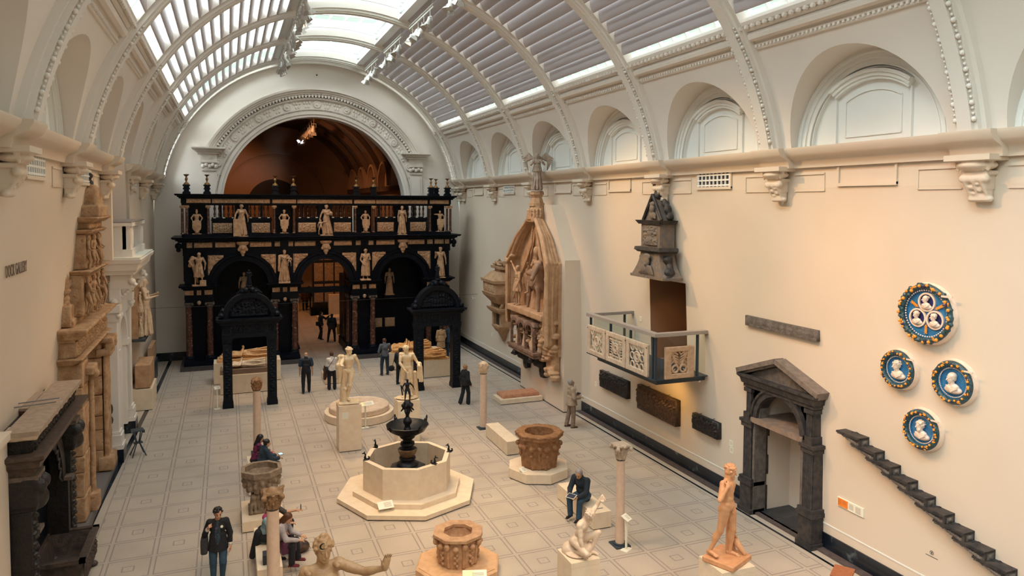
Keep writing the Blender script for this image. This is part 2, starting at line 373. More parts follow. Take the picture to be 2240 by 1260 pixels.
    for d in range(3):
        o1,o2=(d+1)%3,(d+2)%3
        s0=[slice(None)]*3; s1=[slice(None)]*3; s0[d]=slice(0,-1); s1[d]=slice(1,None)
        for q in (s0,s1): q[o1]=slice(1,-1); q[o2]=slice(1,-1)
        a=I[tuple(s0)]; b=I[tuple(s1)]; E=np.argwhere(a!=b)
        if not len(E): continue
        fl=a[tuple(E.T)]; E=E.copy(); E[:,o1]+=1; E[:,o2]+=1
        def g(u,v):
            q=E.copy(); q[:,o1]-=u; q[:,o2]-=v; return idx[q[:,0],q[:,1],q[:,2]]
        Q=np.stack([g(1,1),g(0,1),g(0,0),g(1,0)],1); Q[~fl]=Q[~fl][:,::-1]; faces.append(Q)
    return verts,np.concatenate(faces)
def carved(name, prims, m, parent=None, res=.02, k=.02, loc=None, rz=None, **kw):
    v,f=carve(prims,res,k,**kw); return link_mesh(name,v,f,m,parent,True,loc,rz)
# relief panel: carved blobs rising from a slab; lies in local XZ plane, facing -Y
def relief(name, w, h, m, parent=None, loc=(0,0,0), rz=0, seed=0, depth=.03, n=14, base=.02, mask=None, res=None, blobs=None, rx=0):
    rs=np.random.RandomState(abs(int(seed))); res=res or max(min(w,h)/26.,.008); nu=max(int(w/res),6); nv=max(int(h/res),6)
    U=np.linspace(-w/2,w/2,nu+1)[:,None]; Z=np.linspace(0,h,nv+1)[None,:]; F=np.zeros((nu+1,nv+1))
    if blobs is None:
        blobs=[]
        for i in range(n):
            x=-w/2+w*(i+.5)/n+rs.uniform(-.3,.3)*w/n; s=h*rs.uniform(.8,1.0); z0=h*.06
            blobs.append((x,z0+s*.78,h*.075,h*.085,1.)); blobs.append((x,z0+s*.5,h*.11,h*.22,.85)); blobs.append((x+rs.uniform(-.05,.05)*h,z0+s*.2,h*.09,h*.22,.7))
            a=rs.uniform(-1,1); blobs.append((x+a*h*.15,z0+s*.55,h*.13,h*.04,.8))
    for q in range(min(160,int(w*h/(.0016+.004*w*h)))):
        blobs=list(blobs)+[(rs.uniform(-.47,.47)*w,rs.uniform(.04,.96)*h,rs.uniform(.5,1.3)*res*1.6,rs.uniform(.5,1.3)*res*1.6,rs.uniform(.25,.75))]
    for x,z,rx_,rz_,a in blobs:
        q=((U-x)/rx_)**2+((Z-z)/rz_)**2; F=np.maximum(F,a*np.sqrt(np.clip(1-q,0,1)))
    F=F*depth*1.35+.12*depth*rs.rand(nu+1,nv+1)
    F[0,:]=F[-1,:]=0;F[:,0]=F[:,-1]=0
    vs=[];fs=[]
    for i in range(nu+1):
        for j in range(nv+1): vs.append((float(U[i,0]),float(-F[i,j]),float(Z[0,j])))
    M=nv+1
    for i in range(nu):
        for j in range(nv):
            if mask is None or mask((U[i,0]+U[i+1,0])/2,(Z[0,j]+Z[0,j+1])/2): fs.append((i*M+j,(i+1)*M+j,(i+1)*M+j+1,i*M+j+1))
    if mask is None:
        b=len(vs)
        vs+=[(-w/2,base,0),(w/2,base,0),(w/2,base,h),(-w/2,base,h)]
        c=[0,nu*M,nu*M+nv,nv]
        fs+=[(b,b+3,b+2,b+1)]
        for e,(p,q) in enumerate(((0,1),(1,2),(2,3),(3,0))): fs.append((c[q],c[p],b+p,b+q))
    o=link_mesh(name,vs,fs,m,parent,True,loc,rz)
    if rx: o.rotation_euler=(rx,0,rz)
    return o
# ---------------------------------------------------------------- the hall: floor, walls, vault
XC = 7.12; HW = 7.9; ZC = 7.8; RV = 7.8; YE = 18.2; YB = -27.0
XR = XC+HW; XL = XC-HW
RIBS = [17.1-5.0*k for k in range(9)]          # transverse ribs
BAYS = [14.6-5.0*k for k in range(8)]
def offR(y): return .45*min(1,max(0,(16-y)/24))
def offL(y): return .55*min(1,max(0,(16-y)/18))
def wr(y,z): return XR+offR(y)*max(0,1-(z/8.4)**2)
def wl(y,z): return XL-offL(y)*max(0,1-(z/8.4)**2)
# floor: mosaic of square panels with grey double borders
def floor_mat():
    m = bpy.data.materials.new('mosaic_floor'); m.use_nodes = True; N = m.node_tree.nodes; L = m.node_tree.links
    b = N['Principled BSDF']; b.inputs['Roughness'].default_value = .5; b.inputs['Specular IOR Level'].default_value = .25
    def mt(op,a,c=None,d=None):
        n = N.new('ShaderNodeMath'); n.operation = op
        for i,v in enumerate((a,c,d)):
            if v is None: continue
            if isinstance(v,(int,float)): n.inputs[i].default_value = v
            else: L.new(v, n.inputs[i])
        return n.outputs[0]
    g = N.new('ShaderNodeNewGeometry'); s = N.new('ShaderNodeSeparateXYZ'); L.new(g.outputs['Position'], s.inputs[0])
    X,Y = s.outputs[0], s.outputs[1]
    u = mt('DIVIDE',X,.96); v = mt('DIVIDE',Y,.96)
    fu = mt('FLOOR',u); fv = mt('FLOOR',v); pu = mt('SUBTRACT',u,fu); pv = mt('SUBTRACT',v,fv)
    au = mt('ABSOLUTE',mt('SUBTRACT',pu,.5)); av = mt('ABSOLUTE',mt('SUBTRACT',pv,.5)); mx = mt('MAXIMUM',au,av)
    def band(x,lo,hi): return mt('MULTIPLY',mt('GREATER_THAN',x,lo),mt('LESS_THAN',x,hi))
    line = band(mx,.432,.463)
    odd = mt('MODULO',mt('ABSOLUTE',mt('ADD',fu,fv)),2.0); odd = mt('GREATER_THAN',odd,.5)
    motif = mt('MULTIPLY',odd,mt('MAXIMUM',band(mx,.105,.132),mt('LESS_THAN',mx,.014)))
    dots = mt('MULTIPLY',band(au,.345,.368),band(av,.345,.368))
    k = mt('MAXIMUM',mt('MAXIMUM',line,motif),dots)
    inside = band(X,-.41,14.86); edge = mt('MAXIMUM',band(X,-.41,-.385),band(X,14.83,14.86))
    k = mt('MAXIMUM',mt('MULTIPLY',k,inside),edge)
    n = N.new('ShaderNodeTexNoise'); n.inputs['Scale'].default_value = .8; n.inputs['Detail'].default_value = 6; L.new(g.outputs['Position'],n.inputs['Vector'])
    n2 = N.new('ShaderNodeTexNoise'); n2.inputs['Scale'].default_value = 55; n2.inputs['Detail'].default_value = 3; L.new(g.outputs['Position'],n2.inputs['Vector'])
    r = N.new('ShaderNodeValToRGB'); r.color_ramp.elements[0].position=.3; r.color_ramp.elements[1].position=.7
    r.color_ramp.elements[0].color=(.37,.315,.26,1); r.color_ramp.elements[1].color=(.53,.455,.375,1); L.new(mt('ADD',mt('MULTIPLY',n.outputs['Fac'],.5),mt('MULTIPLY',n2.outputs['Fac'],.5)), r.inputs['Fac'])
    mix = N.new('ShaderNodeMixRGB'); L.new(mt('MULTIPLY',k,mt('ADD',.45,mt('MULTIPLY',n2.outputs['Fac'],.5))),mix.inputs[0]); L.new(r.outputs[0],mix.inputs[1]); mix.inputs[2].default_value=(.215,.18,.175,1)
    L.new(mix.outputs[0], b.inputs['Base Color']); return m
struct('floor', MB().box(-3.2,17.4,YB,60,-.2,0), floor_mat())
def sheet_y(fx, ys, zs, holes=()):
    mb = MB(); idx={}
    for i,y in enumerate(ys):
        for j,z in enumerate(zs): idx[i,j]=len(mb.v); mb.v.append((fx(y,z),y,z))
    for i in range(len(ys)-1):
        for j in range(len(zs)-1):
            yc=(ys[i]+ys[i+1])/2; zc=(zs[j]+zs[j+1])/2
            if any(a<yc<b and c<zc<d for a,b,c,d in holes): continue
            mb.f.append((idx[i,j],idx[i+1,j],idx[i+1,j+1],idx[i,j+1]))
    return mb
DOORH = (-3.72,-1.78,3.02,5.66)      # balcony doorway in the right wall
NICHE = (-8.62,-6.86,0,3.40)
WINH = (3.0,6.2,6.35,9.3)            # tall window opening above the left balcony
ysr = sorted(set([YB,-22,-18,-15,-12,-10,NICHE[0],NICHE[1],-6,-4.5,DOORH[0],DOORH[1],0,3,6,9,12,15,YE]))
struct('wall_right', sheet_y(wr, ysr, [0,1,2,3.02,3.42,4.3,5.0,5.66,6.4,7.2,7.9,8.4,9.3,9.32], (DOORH,NICHE)), plaster)
ysl = sorted(set([YB,-22,-18,-15,-12,-9,-6,-3,0,WINH[0],WINH[1],9,12,15,YE]))
struct('wall_left', sheet_y(wl, ysl, [0,1,2,3,4,5,6,6.35,7.2,7.9,8.4,9.3], (WINH,)), plaster)
mb = MB().box(-3.5,18,YB-.2,YB,0,16); struct('wall_front', mb, plaster)  # unseen wall added behind the camera to keep outside sky light out
# recess behind the balcony door and the stone door frame
def recess(name, y0,y1,z0,z1,depth,m,floor_m=None):
    x0=wr((y0+y1)/2,(z0+z1)/2); xa=min(wr(y0,z0),wr(y1,z0),wr(y0,z1))-.0
    mb=MB(); X0=[wr(y0,z0),wr(y1,z0),wr(y1,z1),wr(y0,z1)]; P=[(y0,z0),(y1,z0),(y1,z1),(y0,z1)]
    mb.add([(X0[i],P[i][0],P[i][1]) for i in range(4)]+[(x0+depth,P[i][0],P[i][1]) for i in range(4)],
           [(0,1,5,4),(1,2,6,5),(2,3,7,6),(3,0,4,7),(4,5,6,7)])
    return struct(name, mb, m)
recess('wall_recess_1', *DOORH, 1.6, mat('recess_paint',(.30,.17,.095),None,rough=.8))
recess('wall_recess_2', *NICHE, .95, plaster)
mb=MB().box(wr(-8,0)-.12,wr(-8,0)+.94,-8.61,-6.87,0,.05); struct('floor_recess', mb, mat('dark_slate',(.02,.022,.028),(.03,.032,.038),4,.45))
mb=MB()
for y in (-8.05,-7.45): mb.box(wr(-8,0)-.1,wr(-8,0)+.93,y,y+.012,.05,.053)
struct('trim_slate_joint', mb, stone_grey)
mb=MB().box(wr(-8,0)+.925,wr(-8,0)+.95,-8.61,-6.87,.05,.32); struct('baseboard_recess', mb, plaster)
# left window recess
mb=MB(); x0=XL-.7
mb.add([(XL,3.0,6.35),(XL,6.2,6.35),(XL,6.2,11),(XL,3.0,11),(x0,3.0,6.35),(x0,6.2,6.35),(x0,6.2,11),(x0,3.0,11)],[(0,1,5,4),(1,2,6,5),(3,0,4,7),(4,5,6,7)])
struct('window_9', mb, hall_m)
# skirting, kerb, border strips along both walls
YS=[YE,14,10,6,2,-2,-6,-9.2,-10,-14,-18,YB]
def strip(fn,d0,d1,z0,z1,sgn,ys=YS,gaps=()):
    mb=MB()
    for a,b in zip(ys[:-1],ys[1:]):
        if any(g0<=(a+b)/2<=g1 for g0,g1 in gaps): continue
        A=[(fn(y,z)-sgn*d,y,z) for y in (a,b) for z,d in ((z0,d0),(z0,d1),(z1,d1),(z1,d0))]
        mb.add(A,[(0,4,5,1),(1,5,6,2),(2,6,7,3),(3,7,4,0),(0,1,2,3),(7,6,5,4)])
    return mb
ysR=[YE,14,10,7.42,3.0,0,-4,-6.4,-8.98,-10,-14,-18,YB]
struct('baseboard_right', strip(wr,-.02,.035,0,.40,1,ysR,[(-8.98,-6.4),(3.01,7.41)]), skirt)
struct('trim_1', strip(wr,.035,.22,0,.05,1,ysR,[(3.01,7.41)]), ledge_m)
struct('trim_2', strip(wr,.40,.47,0,.004,1,ysR,[(3.01,7.41)]), skirt)
struct('trim_3', strip(wr,-.02,.012,.60,.63,1,ysR,[(-8.98,-6.4),(3.01,7.41)]), white_paint)
struct('baseboard_left', strip(wl,-.02,.035,0,.42,-1), skirt)
struct('trim_4', strip(wl,.55,.70,0,.004,-1,[YE,12,6,0,-4,-10,-18,YB]), skirt)
struct('baseboard_back', MB().box(XL,1.9,YE-.04,YE,0,.42).box(12.3,XR,YE-.04,YE,0,.42), skirt)
# end wall with the great arch
mb=MB(); IN=[];OUT=[]
R0=4.75
for t in np.linspace(0,1,6)[:-1]: IN.append((XC+R0,ZC*t)); OUT.append((XR,9.3*t))
a0=math.asin(1.5/7.9)
for i in range(61):
    t=i/60; IN.append((XC+R0*cos(pi*t),ZC+R0*sin(pi*t))); a=a0+(pi-2*a0)*t; OUT.append((XC+7.95*cos(a),ZC+7.95*sin(a)))
for t in np.linspace(1,0,6)[1:]: IN.append((XC-R0,ZC*t)); OUT.append((XL,9.3*t))
n=len(IN)
mb.add([(x,YE,z) for x,z in IN]+[(x,YE,z) for x,z in OUT]+[(x,YE+.9,z) for x,z in IN]+[(x,YE+.9,z) for x,z in OUT],
 [f for i in range(n-1) for f in ((i,n+i,n+i+1,i+1),(i,i+1,2*n+i+1,2*n+i),(2*n+i,2*n+i+1,3*n+i+1,3*n+i))])
struct('wall_back', mb, plaster_up)
arch = MB()
for r0,r1,d in ((4.72,4.86,.10),(4.86,5.02,.15),(5.10,5.16,.17),(5.62,5.72,.20),(5.80,5.90,.26)):
    arch.arcband(XC,ZC,r0,r1,YE-d,YE+.02,0 if r1<5.2 else radians(24),pi if r1<5.2 else radians(156),64)
    if r1<5.2:
        for s in (-1,1): arch.box(XC+s*r0,XC+s*r1,YE-d,YE+.02,3,ZC)
arch.arcband(XC,ZC,5.02,5.62,YE-.09,YE+.02,radians(18),radians(162),64)
for r0,r1,d in ((5.90,6.0,.34),(6.0,6.10,.42),(6.10,6.2,.50)): arch.arcband(XC,ZC,r0,r1,YE-d,YE+.02,radians(28),radians(152),64)
for i in range(74):
    a=radians(29+122*i/73); c,s_=cos(a),sin(a); M=Matrix.Translation((XC+5.80*c,YE-.26,ZC+5.80*s_))@Matrix.Rotation(-a+pi/2,4,'Y')
    arch.add([M@Vector(v) for v in MB().box(-.045,.045,-.06,.06,-.07,.07).v], MB().box(0,1,0,1,0,1).f)
for i in range(170):
    a=pi*i/169; arch.ball((XC+5.06*cos(a),YE-.15,ZC+5.06*sin(a)),.028,5,4)
for i in range(25):                                  # rosettes and leaves in the frieze
    a=radians(24+132*i/24); p=(XC+5.37*cos(a),YE-.12,ZC+5.37*sin(a))
    if i%3==0:
        arch.lathe([(.19,0),(.20,.03),(.15,.05),(.13,.03),(.07,.03),(.06,.07),(.0,.07)],14)
        k=14*7; M=Matrix.Translation(p)@Matrix.Rotation(pi/2,4,'X'); arch.v[-k:]=[tuple(M@Vector(v)) for v in arch.v[-k:]]
    else:
        for q in range(5):
            b=a+radians((q-2)*.75); arch.ball((XC+(5.37+.10*(-1)**q)*cos(b),YE-.09,ZC+(5.37+.10*(-1)**q)*sin(b)),.07,7,5,(1,.6,1.3))
struct('trim_archivolt', arch, plaster_up, SM)
pl = MB()
for s in (-1,1):
    xc=XC+s*5.32
    pl.box(xc-.36,xc+.36,YE-.12,YE,5,9.6); pl.box(xc-.24,xc+.24,YE-.15,YE,5.2,9.4)
    pl.box(xc-.34,xc+.34,YE-.18,YE,9.58,9.66); pl.box(xc-.40,xc+.40,YE-.26,YE,9.98,10.06)
    for q in range(5): pl.ball((xc-.30+.15*q,YE-.18,9.80+.08*(q%2)),.10,8,6,(1,.9,1.2))
    pl.box(xc-.42,xc+.36,YE-.24,YE,10.06,10.42); pl.sweep(corn(10.42,10.74,.36),[(xc-.46,YE,-1,0),(xc-.46,YE-.24,-1,-1),(xc+.40,YE-.24,1,-1),(xc+.40,YE,1,0)])
struct('trim_pilaster', pl, plaster_up, SM)
# vault: plastered lower zone with lunettes, on both sides
RL=1.97
def lower_vault(s):
    mb=MB()
    for yc in BAYS:
        ys=[-2.5,-2.2]+[RL*sin(t) for t in np.linspace(-pi/2,pi/2,29)]+[2.2,2.5]; rows=[]; intr=[]
        for dy in ys:
            y=min(yc+dy,YE); zl=9.27+(sqrt(max(0,RL*RL-dy*dy)) if abs(dy)<=RL+1e-6 else 0)
            t0=math.asin((zl-ZC)/RV); row=[]
            for k in range(9):
                t=t0+(radians(34)-t0)*k/8; row.append((XC+s*RV*cos(t),y,ZC+RV*sin(t)))
            rows.append(row); intr.append(((XC+s*(RV*cos(t0)),y,zl),(XC+s*(HW+.10),y,zl)))
        b=len(mb.v); 
        for r_ in rows: mb.v.extend(r_)
        for i in range(len(rows)-1):
            for k in range(8): mb.f.append((b+i*9+k,b+(i+1)*9+k,b+(i+1)*9+k+1,b+i*9+k+1))
        b=len(mb.v)
        for p,q in intr: mb.v.extend([p,q])
        for i in range(len(intr)-1): mb.f.append((b+2*i,b+2*i+1,b+2*i+3,b+2*i+2))
    return mb
struct('ceiling', lower_vault(1), plaster_up, radians(30)); struct('ceiling_left', lower_vault(-1), plaster_up, radians(30))
wn=0
for s in (1,-1):
    for bi,yc in enumerate(BAYS[:7]):
        wn+=1; X=lambda d: XC+s*d
        mb=MB()
        if not (s<0 and bi==2):
            mb.add([(X(HW+.08),yc-2.2,9.2),(X(HW+.08),yc+2.2,9.2),(X(HW+.08),yc+2.2,11.6),(X(HW+.08),yc-2.2,11.6)],[(0,1,2,3)])
        else:
            mb.add([(X(HW+.72),yc-2.2,9.2),(X(HW+.72),yc+2.2,9.2),(X(HW+.72),yc+2.2,11.6),(X(HW+.72),yc-2.2,11.6)],[(0,1,2,3)])
        for r0,r1,d in ((1.90,1.97,.12),(1.85,1.90,.15),(1.78,1.85,.10),(1.74,1.78,.12),(1.66,1.74,.08),(1.62,1.66,.10),(1.58,1.60,.06)):
            mb.arcband(yc,9.27,r0,r1,X(HW-d+.05),X(HW+.09),0,pi,28,axis='x')
        if not (s<0 and bi==2):
            aa=math.asin(.92/1.6)
            for r0,r1,d in ((1.58,1.64,.08),(1.64,1.72,.12),(1.72,1.79,.17)): mb.arcband(yc,9.03,r0,r1,X(HW-d+.05),X(HW+.09),pi/2-aa,pi/2+aa,16,axis='x')
            for w,h0,rr,t in ((.70,9.48,1.44,.014),):
                for q in (-1,1): mb.box(X(HW+.05),X(HW+.09),yc+q*w-t,yc+q*w+t,h0,10.22)
                mb.box(X(HW+.05),X(HW+.09),yc-w,yc+w,h0-t,h0+t)
                ab=math.asin(.70/1.4); mb.arcband(yc,9.01,1.39,1.42,X(HW+.05),X(HW+.09),pi/2-ab,pi/2+ab,12,axis='x')
            mb.box(X(HW+.02),X(HW+.09),yc+.92,yc+.96,9.2,10.35); mb.box(X(HW+.02),X(HW+.09),yc-.96,yc-.92,9.2,10.35)
        o=struct(f'window_{wn}', mb, white_paint, SM)
# ribs
def rib(y, w1=.56, half=False):
    mb=MB()
    y1=y+w1/2 if not half else YE
    mb.arcband(XC,ZC,7.66,7.9,y-w1/2,y1,radians(11),radians(169),90)
    mb.arcband(XC,ZC,7.56,7.68,y-w1*.36,min(y+w1*.36,YE),radians(11),radians(169),90)
    mb.arcband(XC,ZC,7.50,7.58,y-.13,min(y+.13,YE),radians(11),radians(169),90)
    o=struct('trim_rib', mb, ribpaint, SM)
    og=MB()
    for s in (1,-1):
        for i in range(30):
            a=radians(13+21*i/29)
            for q in (-1,1):
                if half and q>0: continue
                rr=.028 if i%3 else .048
                og.ball((XC+s*7.53*cos(a),y+q*.17,ZC+7.53*sin(a)),rr,6,4)
        for i in range(26):
            a=radians(36+60*i/26)
            for q in (-1,1):
                if half and q>0: continue
                og.ball((XC+s*7.50*cos(a),y+q*.10,ZC+7.50*sin(a)),.018,5,3)
    c=og.build('garland_ornament', ribpaint, o, True)
for y in RIBS[:8]: rib(y)
rib(YE-.17,.34,True)
# mouldings below the glazing
for s in (1,-1):
    mb=MB()
    for a,r,dr in ((33.7,.16,.09),(32.6,.10,.06),(31.2,.17,.05),(29.7,.05,.03),(29.0,.05,.03)):
        c,q=cos(radians(a)),sin(radians(a)); x=XC+s*(RV-dr*.2)*c; z=ZC+(RV-dr*.2)*q
        mb.tube([(x,YB,z),(x,YE,z)],r*.72,8)
    for i in range(170):
        y=YE-.1-.2*i
        for a in (33.2,): mb.ball((XC+s*7.66*cos(radians(a)),y,ZC+7.66*sin(radians(a))),.055,5,4,(1,1.3,1))
    for i in range(280):
        y=YE-.06-.12*i; a=29.4; mb.box(XC+s*7.77*cos(radians(a))-.03,XC+s*7.77*cos(radians(a))+.03,y,y+.06,ZC+7.77*sin(radians(a))-.03,ZC+7.77*sin(radians(a))+.03)
    # gutter from the vault edge out to the glazing
    a=radians(34); b=radians(31)
    mb.add([(XC+s*7.85*cos(a),YB,ZC+7.85*sin(a)),(XC+s*8.45*cos(b),YB,ZC+8.45*sin(b)),(XC+s*8.45*cos(b),YE,ZC+8.45*sin(b)),(XC+s*7.85*cos(a),YE,ZC+7.85*sin(a))],[(0,1,2,3)])
    struct('trim_glazing_moulding', mb, plaster_up, SM)
# cornice on the wall head with break-fronts, consoles below them
def cornice(s, gap=None):
    mb=MB(); fx=lambda d: XC+s*(HW-d)
    prof=[(0,8.86),(.10,8.86),(.12,9.0),(.16,9.04),(.20,9.06),(.33,9.12),(.36,9.16),(.42,9.26),(.42,9.31),(-.05,9.31)]
    segs=[(YB,YE)] if not gap else [(YB,gap[0]),(gap[1],YE)]
    for a,b in segs:
        pts=[(a,0)]
        for yr in sorted(RIBS+[YE]):
            w=.48
            if yr-w>a and yr+w<b: pts+= [(yr-w,0),(yr-w,.16),(yr+w,.16),(yr+w,0)]
            elif yr-w>a and yr-w<b: pts+=[(yr-w,0),(yr-w,.16),(min(b,yr+w),.16)]
        if pts[-1][0]<b: pts.append((b,0))
        vs=[];m=len(prof)
        for y,e in pts:
            for o,z in prof:
                ee=e if o>.05 else 0; dy=0
                vs.append((fx(o+ee),y,z))
        fs=[(i*m+k,(i+1)*m+k,(i+1)*m+k+1,i*m+k+1) for i in range(len(pts)-1) for k in range(m-1)]
        fs+=[tuple(range(m)),tuple((len(pts)-1)*m+k for k in range(m))]
        mb.add(vs,fs)
    for yr in RIBS+[YE-.1]:
        if gap and gap[0]<yr<gap[1]: continue
        mb.box(fx(0),fx(.5),yr-.42,min(YE,yr+.42),8.80,8.90)
        for q in (-1,1):
            y0,y1=yr+q*.42,yr+q*1.32
            if max(y0,y1)>YE: continue
            if gap and gap[0]<(y0+y1)/2<gap[1]: continue
            mb.box(fx(0),fx(.03),y0,y1,8.70,8.74); mb.box(fx(0),fx(.02),y0,y1,8.32,8.34); mb.box(fx(0),fx(.02),y1-.01,y1+.01,8.32,8.74)
    return struct('trim_cornice_right' if s>0 else 'trim_cornice_left', mb, plaster, SM)
cr_=cornice(1); cl_=cornice(-1,(2.95,6.3))
cp=[('e',V(0,-.22,.66),(.34,.25,.10)),('b',V(0,-.2,.76),(.36,.27,.03),.01)]
for i in range(7): cp.append(('c',V(-.30+.1*i,-.40+.012*abs(i-3)**2,.70),V(-.27+.09*i,-.32,.58),.045,.03))
cp+= [('b',V(0,-.12,.53),(.24,.16,.04),.01),('c',V(-.2,-.27,.43),V(.2,-.27,.43),.075,.075),('b',V(0,-.12,.36),(.19,.13,.12),.02),('b',V(0,-.09,.2),(.17,.09,.16),.02),('c',V(-.17,-.1,.08),V(.17,-.1,.08),.06,.06)]
for x in (-.15,0,.15): cp.append(('c',V(x,-.31,.40),V(x,-.13,.10),.035,.03))
for i in range(5): cp.append(('e',V(.07*(-1)**i,-.27+.03*i,.34-.055*i),(.05,.04,.04)))
cv,cf=carve(cp,.022,.012)
for s,root in ((1,cr_),(-1,cl_)):
    first=None
    for yr in RIBS[:7]+[YE-.35]:
        if first is None: o=link_mesh('console',cv,cf,plaster,root,True); first=o
        else: o=first.copy(); COL.objects.link(o); o.parent=root
        o.location=(XC+s*HW,yr,8.06); o.rotation_euler=(0,0,-pi/2 if s>0 else pi/2)
# louvres, outer glazing, central lantern
gl=MB()
for s in (1,-1):
    gl.sheet(lambda u,v: (XC+s*8.42*cos(radians(31+44*v)),YB+(YE-YB)*u,ZC+8.42*sin(radians(31+44*v))),1,14)
gl.add([(5.0,YB,16.5),(9.2,YB,16.5),(9.2,YE,16.5),(5.0,YE,16.5)],[(0,1,2,3)])
struct('window_skylight_glass', gl, glassm)
bars=MB()
for s in (1,-1):
    for a in np.linspace(34,74,7):
        x=XC+s*8.36*cos(radians(a)); z=ZC+8.36*sin(radians(a)); bars.box(x-.03,x+.03,YB,YE,z-.04,z+.04)
    y=YE-.6
    while y>YB:
        bars.arcband(XC,ZC,8.3,8.4,y-.025,y+.025,radians(31) if s>0 else radians(105),radians(75) if s>0 else radians(149),10); y-=.62
struct('window_glazing_bars', bars, roofwhite)
lan=MB()
for s in (1,-1):
    for k,(d,z0,z1) in enumerate(((2.02,15.25,15.55),(1.90,15.5,15.62),(2.08,15.6,15.95),(1.96,15.92,16.04),(2.14,16.0,16.5))):
        x=XC+s*d; lan.box(x,x+s*.12,YB,YE,z0,z1)
    lan.box(XC+s*1.85,XC+s*2.3,YB,YE,15.20,15.30)
for y in RIBS+[YE-.1]:
    lan.arcband(XC,ZC,7.6,8.1,y-.2,min(YE,y+.2),radians(75),radians(105),12)
    lan.box(XC-2.1,XC+2.1,y-.14,min(YE,y+.14),15.8,16.2)
    for q in (-1,1): lan.arcband(XC,ZC,7.95,8.05,y+q*.55-.04,y+q*.55+.04,radians(75),radians(105),12); lan.box(XC-2.1,XC+2.1,y+q*.9-.05,min(YE,y+q*.9+.05),16.2,16.3)
for x in (-1.4,-.7,0,.7,1.4): lan.box(XC+x-.03,XC+x+.03,YB,YE,16.40,16.46)
struct('ceiling_lantern', lan, roofwhite)
NB=14
RN=['first','second','third','fourth','fifth','sixth','seventh','eighth','ninth','tenth','eleventh','twelfth','thirteenth','fourteenth']
bv=[];m_=18
for e in (0,1):
    for i in range(m_):
        a=2*pi*i/m_; bv.append((.20*cos(a),-2.24 if e==0 else 2.24,.05*sin(a)))
bfc=[tuple(range(m_)),tuple(range(2*m_-1,m_-1,-1))]+[(i,m_+i,m_+(i+1)%m_,(i+1)%m_) for i in range(m_)]
blade0=None
for s in (1,-1):
    for bi,yc in enumerate([16.0-1.35+1.0-.05]+BAYS[1:7]):
        yc=BAYS[bi] if bi else 14.6
        for k in range(NB):
            a=radians(37.2+36.0*k/(NB-1))
            if blade0 is None:
                blade0=link_mesh('roof_louvre_blade',bv,bfc,louvre_m,None,radians(35)); o=blade0
            else: o=blade0.copy(); COL.objects.link(o)
            o.location=(XC+s*7.78*cos(a),yc,ZC+7.78*sin(a))
            tang=(a+pi/2) if s>0 else (pi-a+pi/2)          # tangent direction in the XZ plane
            ang=tang+(radians(-33) if s>0 else radians(38))
            o.rotation_euler=(0,-ang,0)
            w_=RN[k]+' row from the bottom, '+('right' if s>0 else 'left')+' skylight, '+RN[bi]+' bay from the end wall'
            if s>0: tag(o,'roof louvre blade, '+w_,'louvre','closed louvre blades under the right skylight')
            else: tag(o,'roof louvre blade, '+w_,'louvre','open louvre blades under the left skylight')
# ---------------------------------------------------------------- helpers: figures (forward is -Y, the figure's left is +X)
def skel(H=1.75, spine=(0,0,1), sh=(1,0,0), hp=(1,0,0), head=(0,0,0), aR=((-.25,0,-1),(-.05,-.25,-1)), aL=((.25,0,-1),(.05,-.25,-1)),
         lR=((-.06,0,-1),(0,.02,-1)), lL=((.06,0,-1),(0,.02,-1)), tR=(0,-1,0), tL=(0,-1,0), pz=None, female=False, shw=None):
    j={}; sp=nrm(spine); sh=nrm(sh); hp=nrm(hp); w=.054*H; sw=(.098 if female else .112)*H if shw is None else shw*H
    pel=V(0,0,0)
    j['hR']=pel-hp*w; j['hL']=pel+hp*w
    for s,l in (('R',lR),('L',lL)):
        j['k'+s]=j['h'+s]+nrm(l[0])*.245*H; j['a'+s]=j['k'+s]+nrm(l[1])*.245*H
    j['waist']=pel+sp*.10*H; j['chest']=pel+sp*.20*H; j['nb']=pel+sp*.295*H
    j['sR']=pel+sp*.272*H-sh*sw; j['sL']=pel+sp*.272*H+sh*sw
    for s,l in (('R',aR),('L',aL)):
        j['e'+s]=j['s'+s]+nrm(l[0])*.172*H; j['w'+s]=j['e'+s]+nrm(l[1])*.150*H
    sd=V(-1,0,0)
    Rh=rotz(head[0])@rotx(head[1])@roty(head[2])
    j['Rh']=Rh; j['head']=j['nb']+sp*.022*H+Rh@V(0,-.012*H,.062*H)
    if pz is None: pz=.035*H-min(j['aR'][2],j['aL'][2])
    for k in j:
        if k!='Rh': j[k]=j[k]+V(0,0,pz)
    j['pel']=pel+V(0,0,pz); j['H']=H; j['sp']=sp; j['sh']=sh; j['hp']=hp; j['tR']=nrm(tR); j['tL']=nrm(tL); j['fem']=female
    j['fwd']=nrm(np.cross(sh,sp)); 
    if j['fwd'][1]>0 and abs(sh[0])>.3 and sh[0]>0: j['fwd']=-j['fwd']
    return j
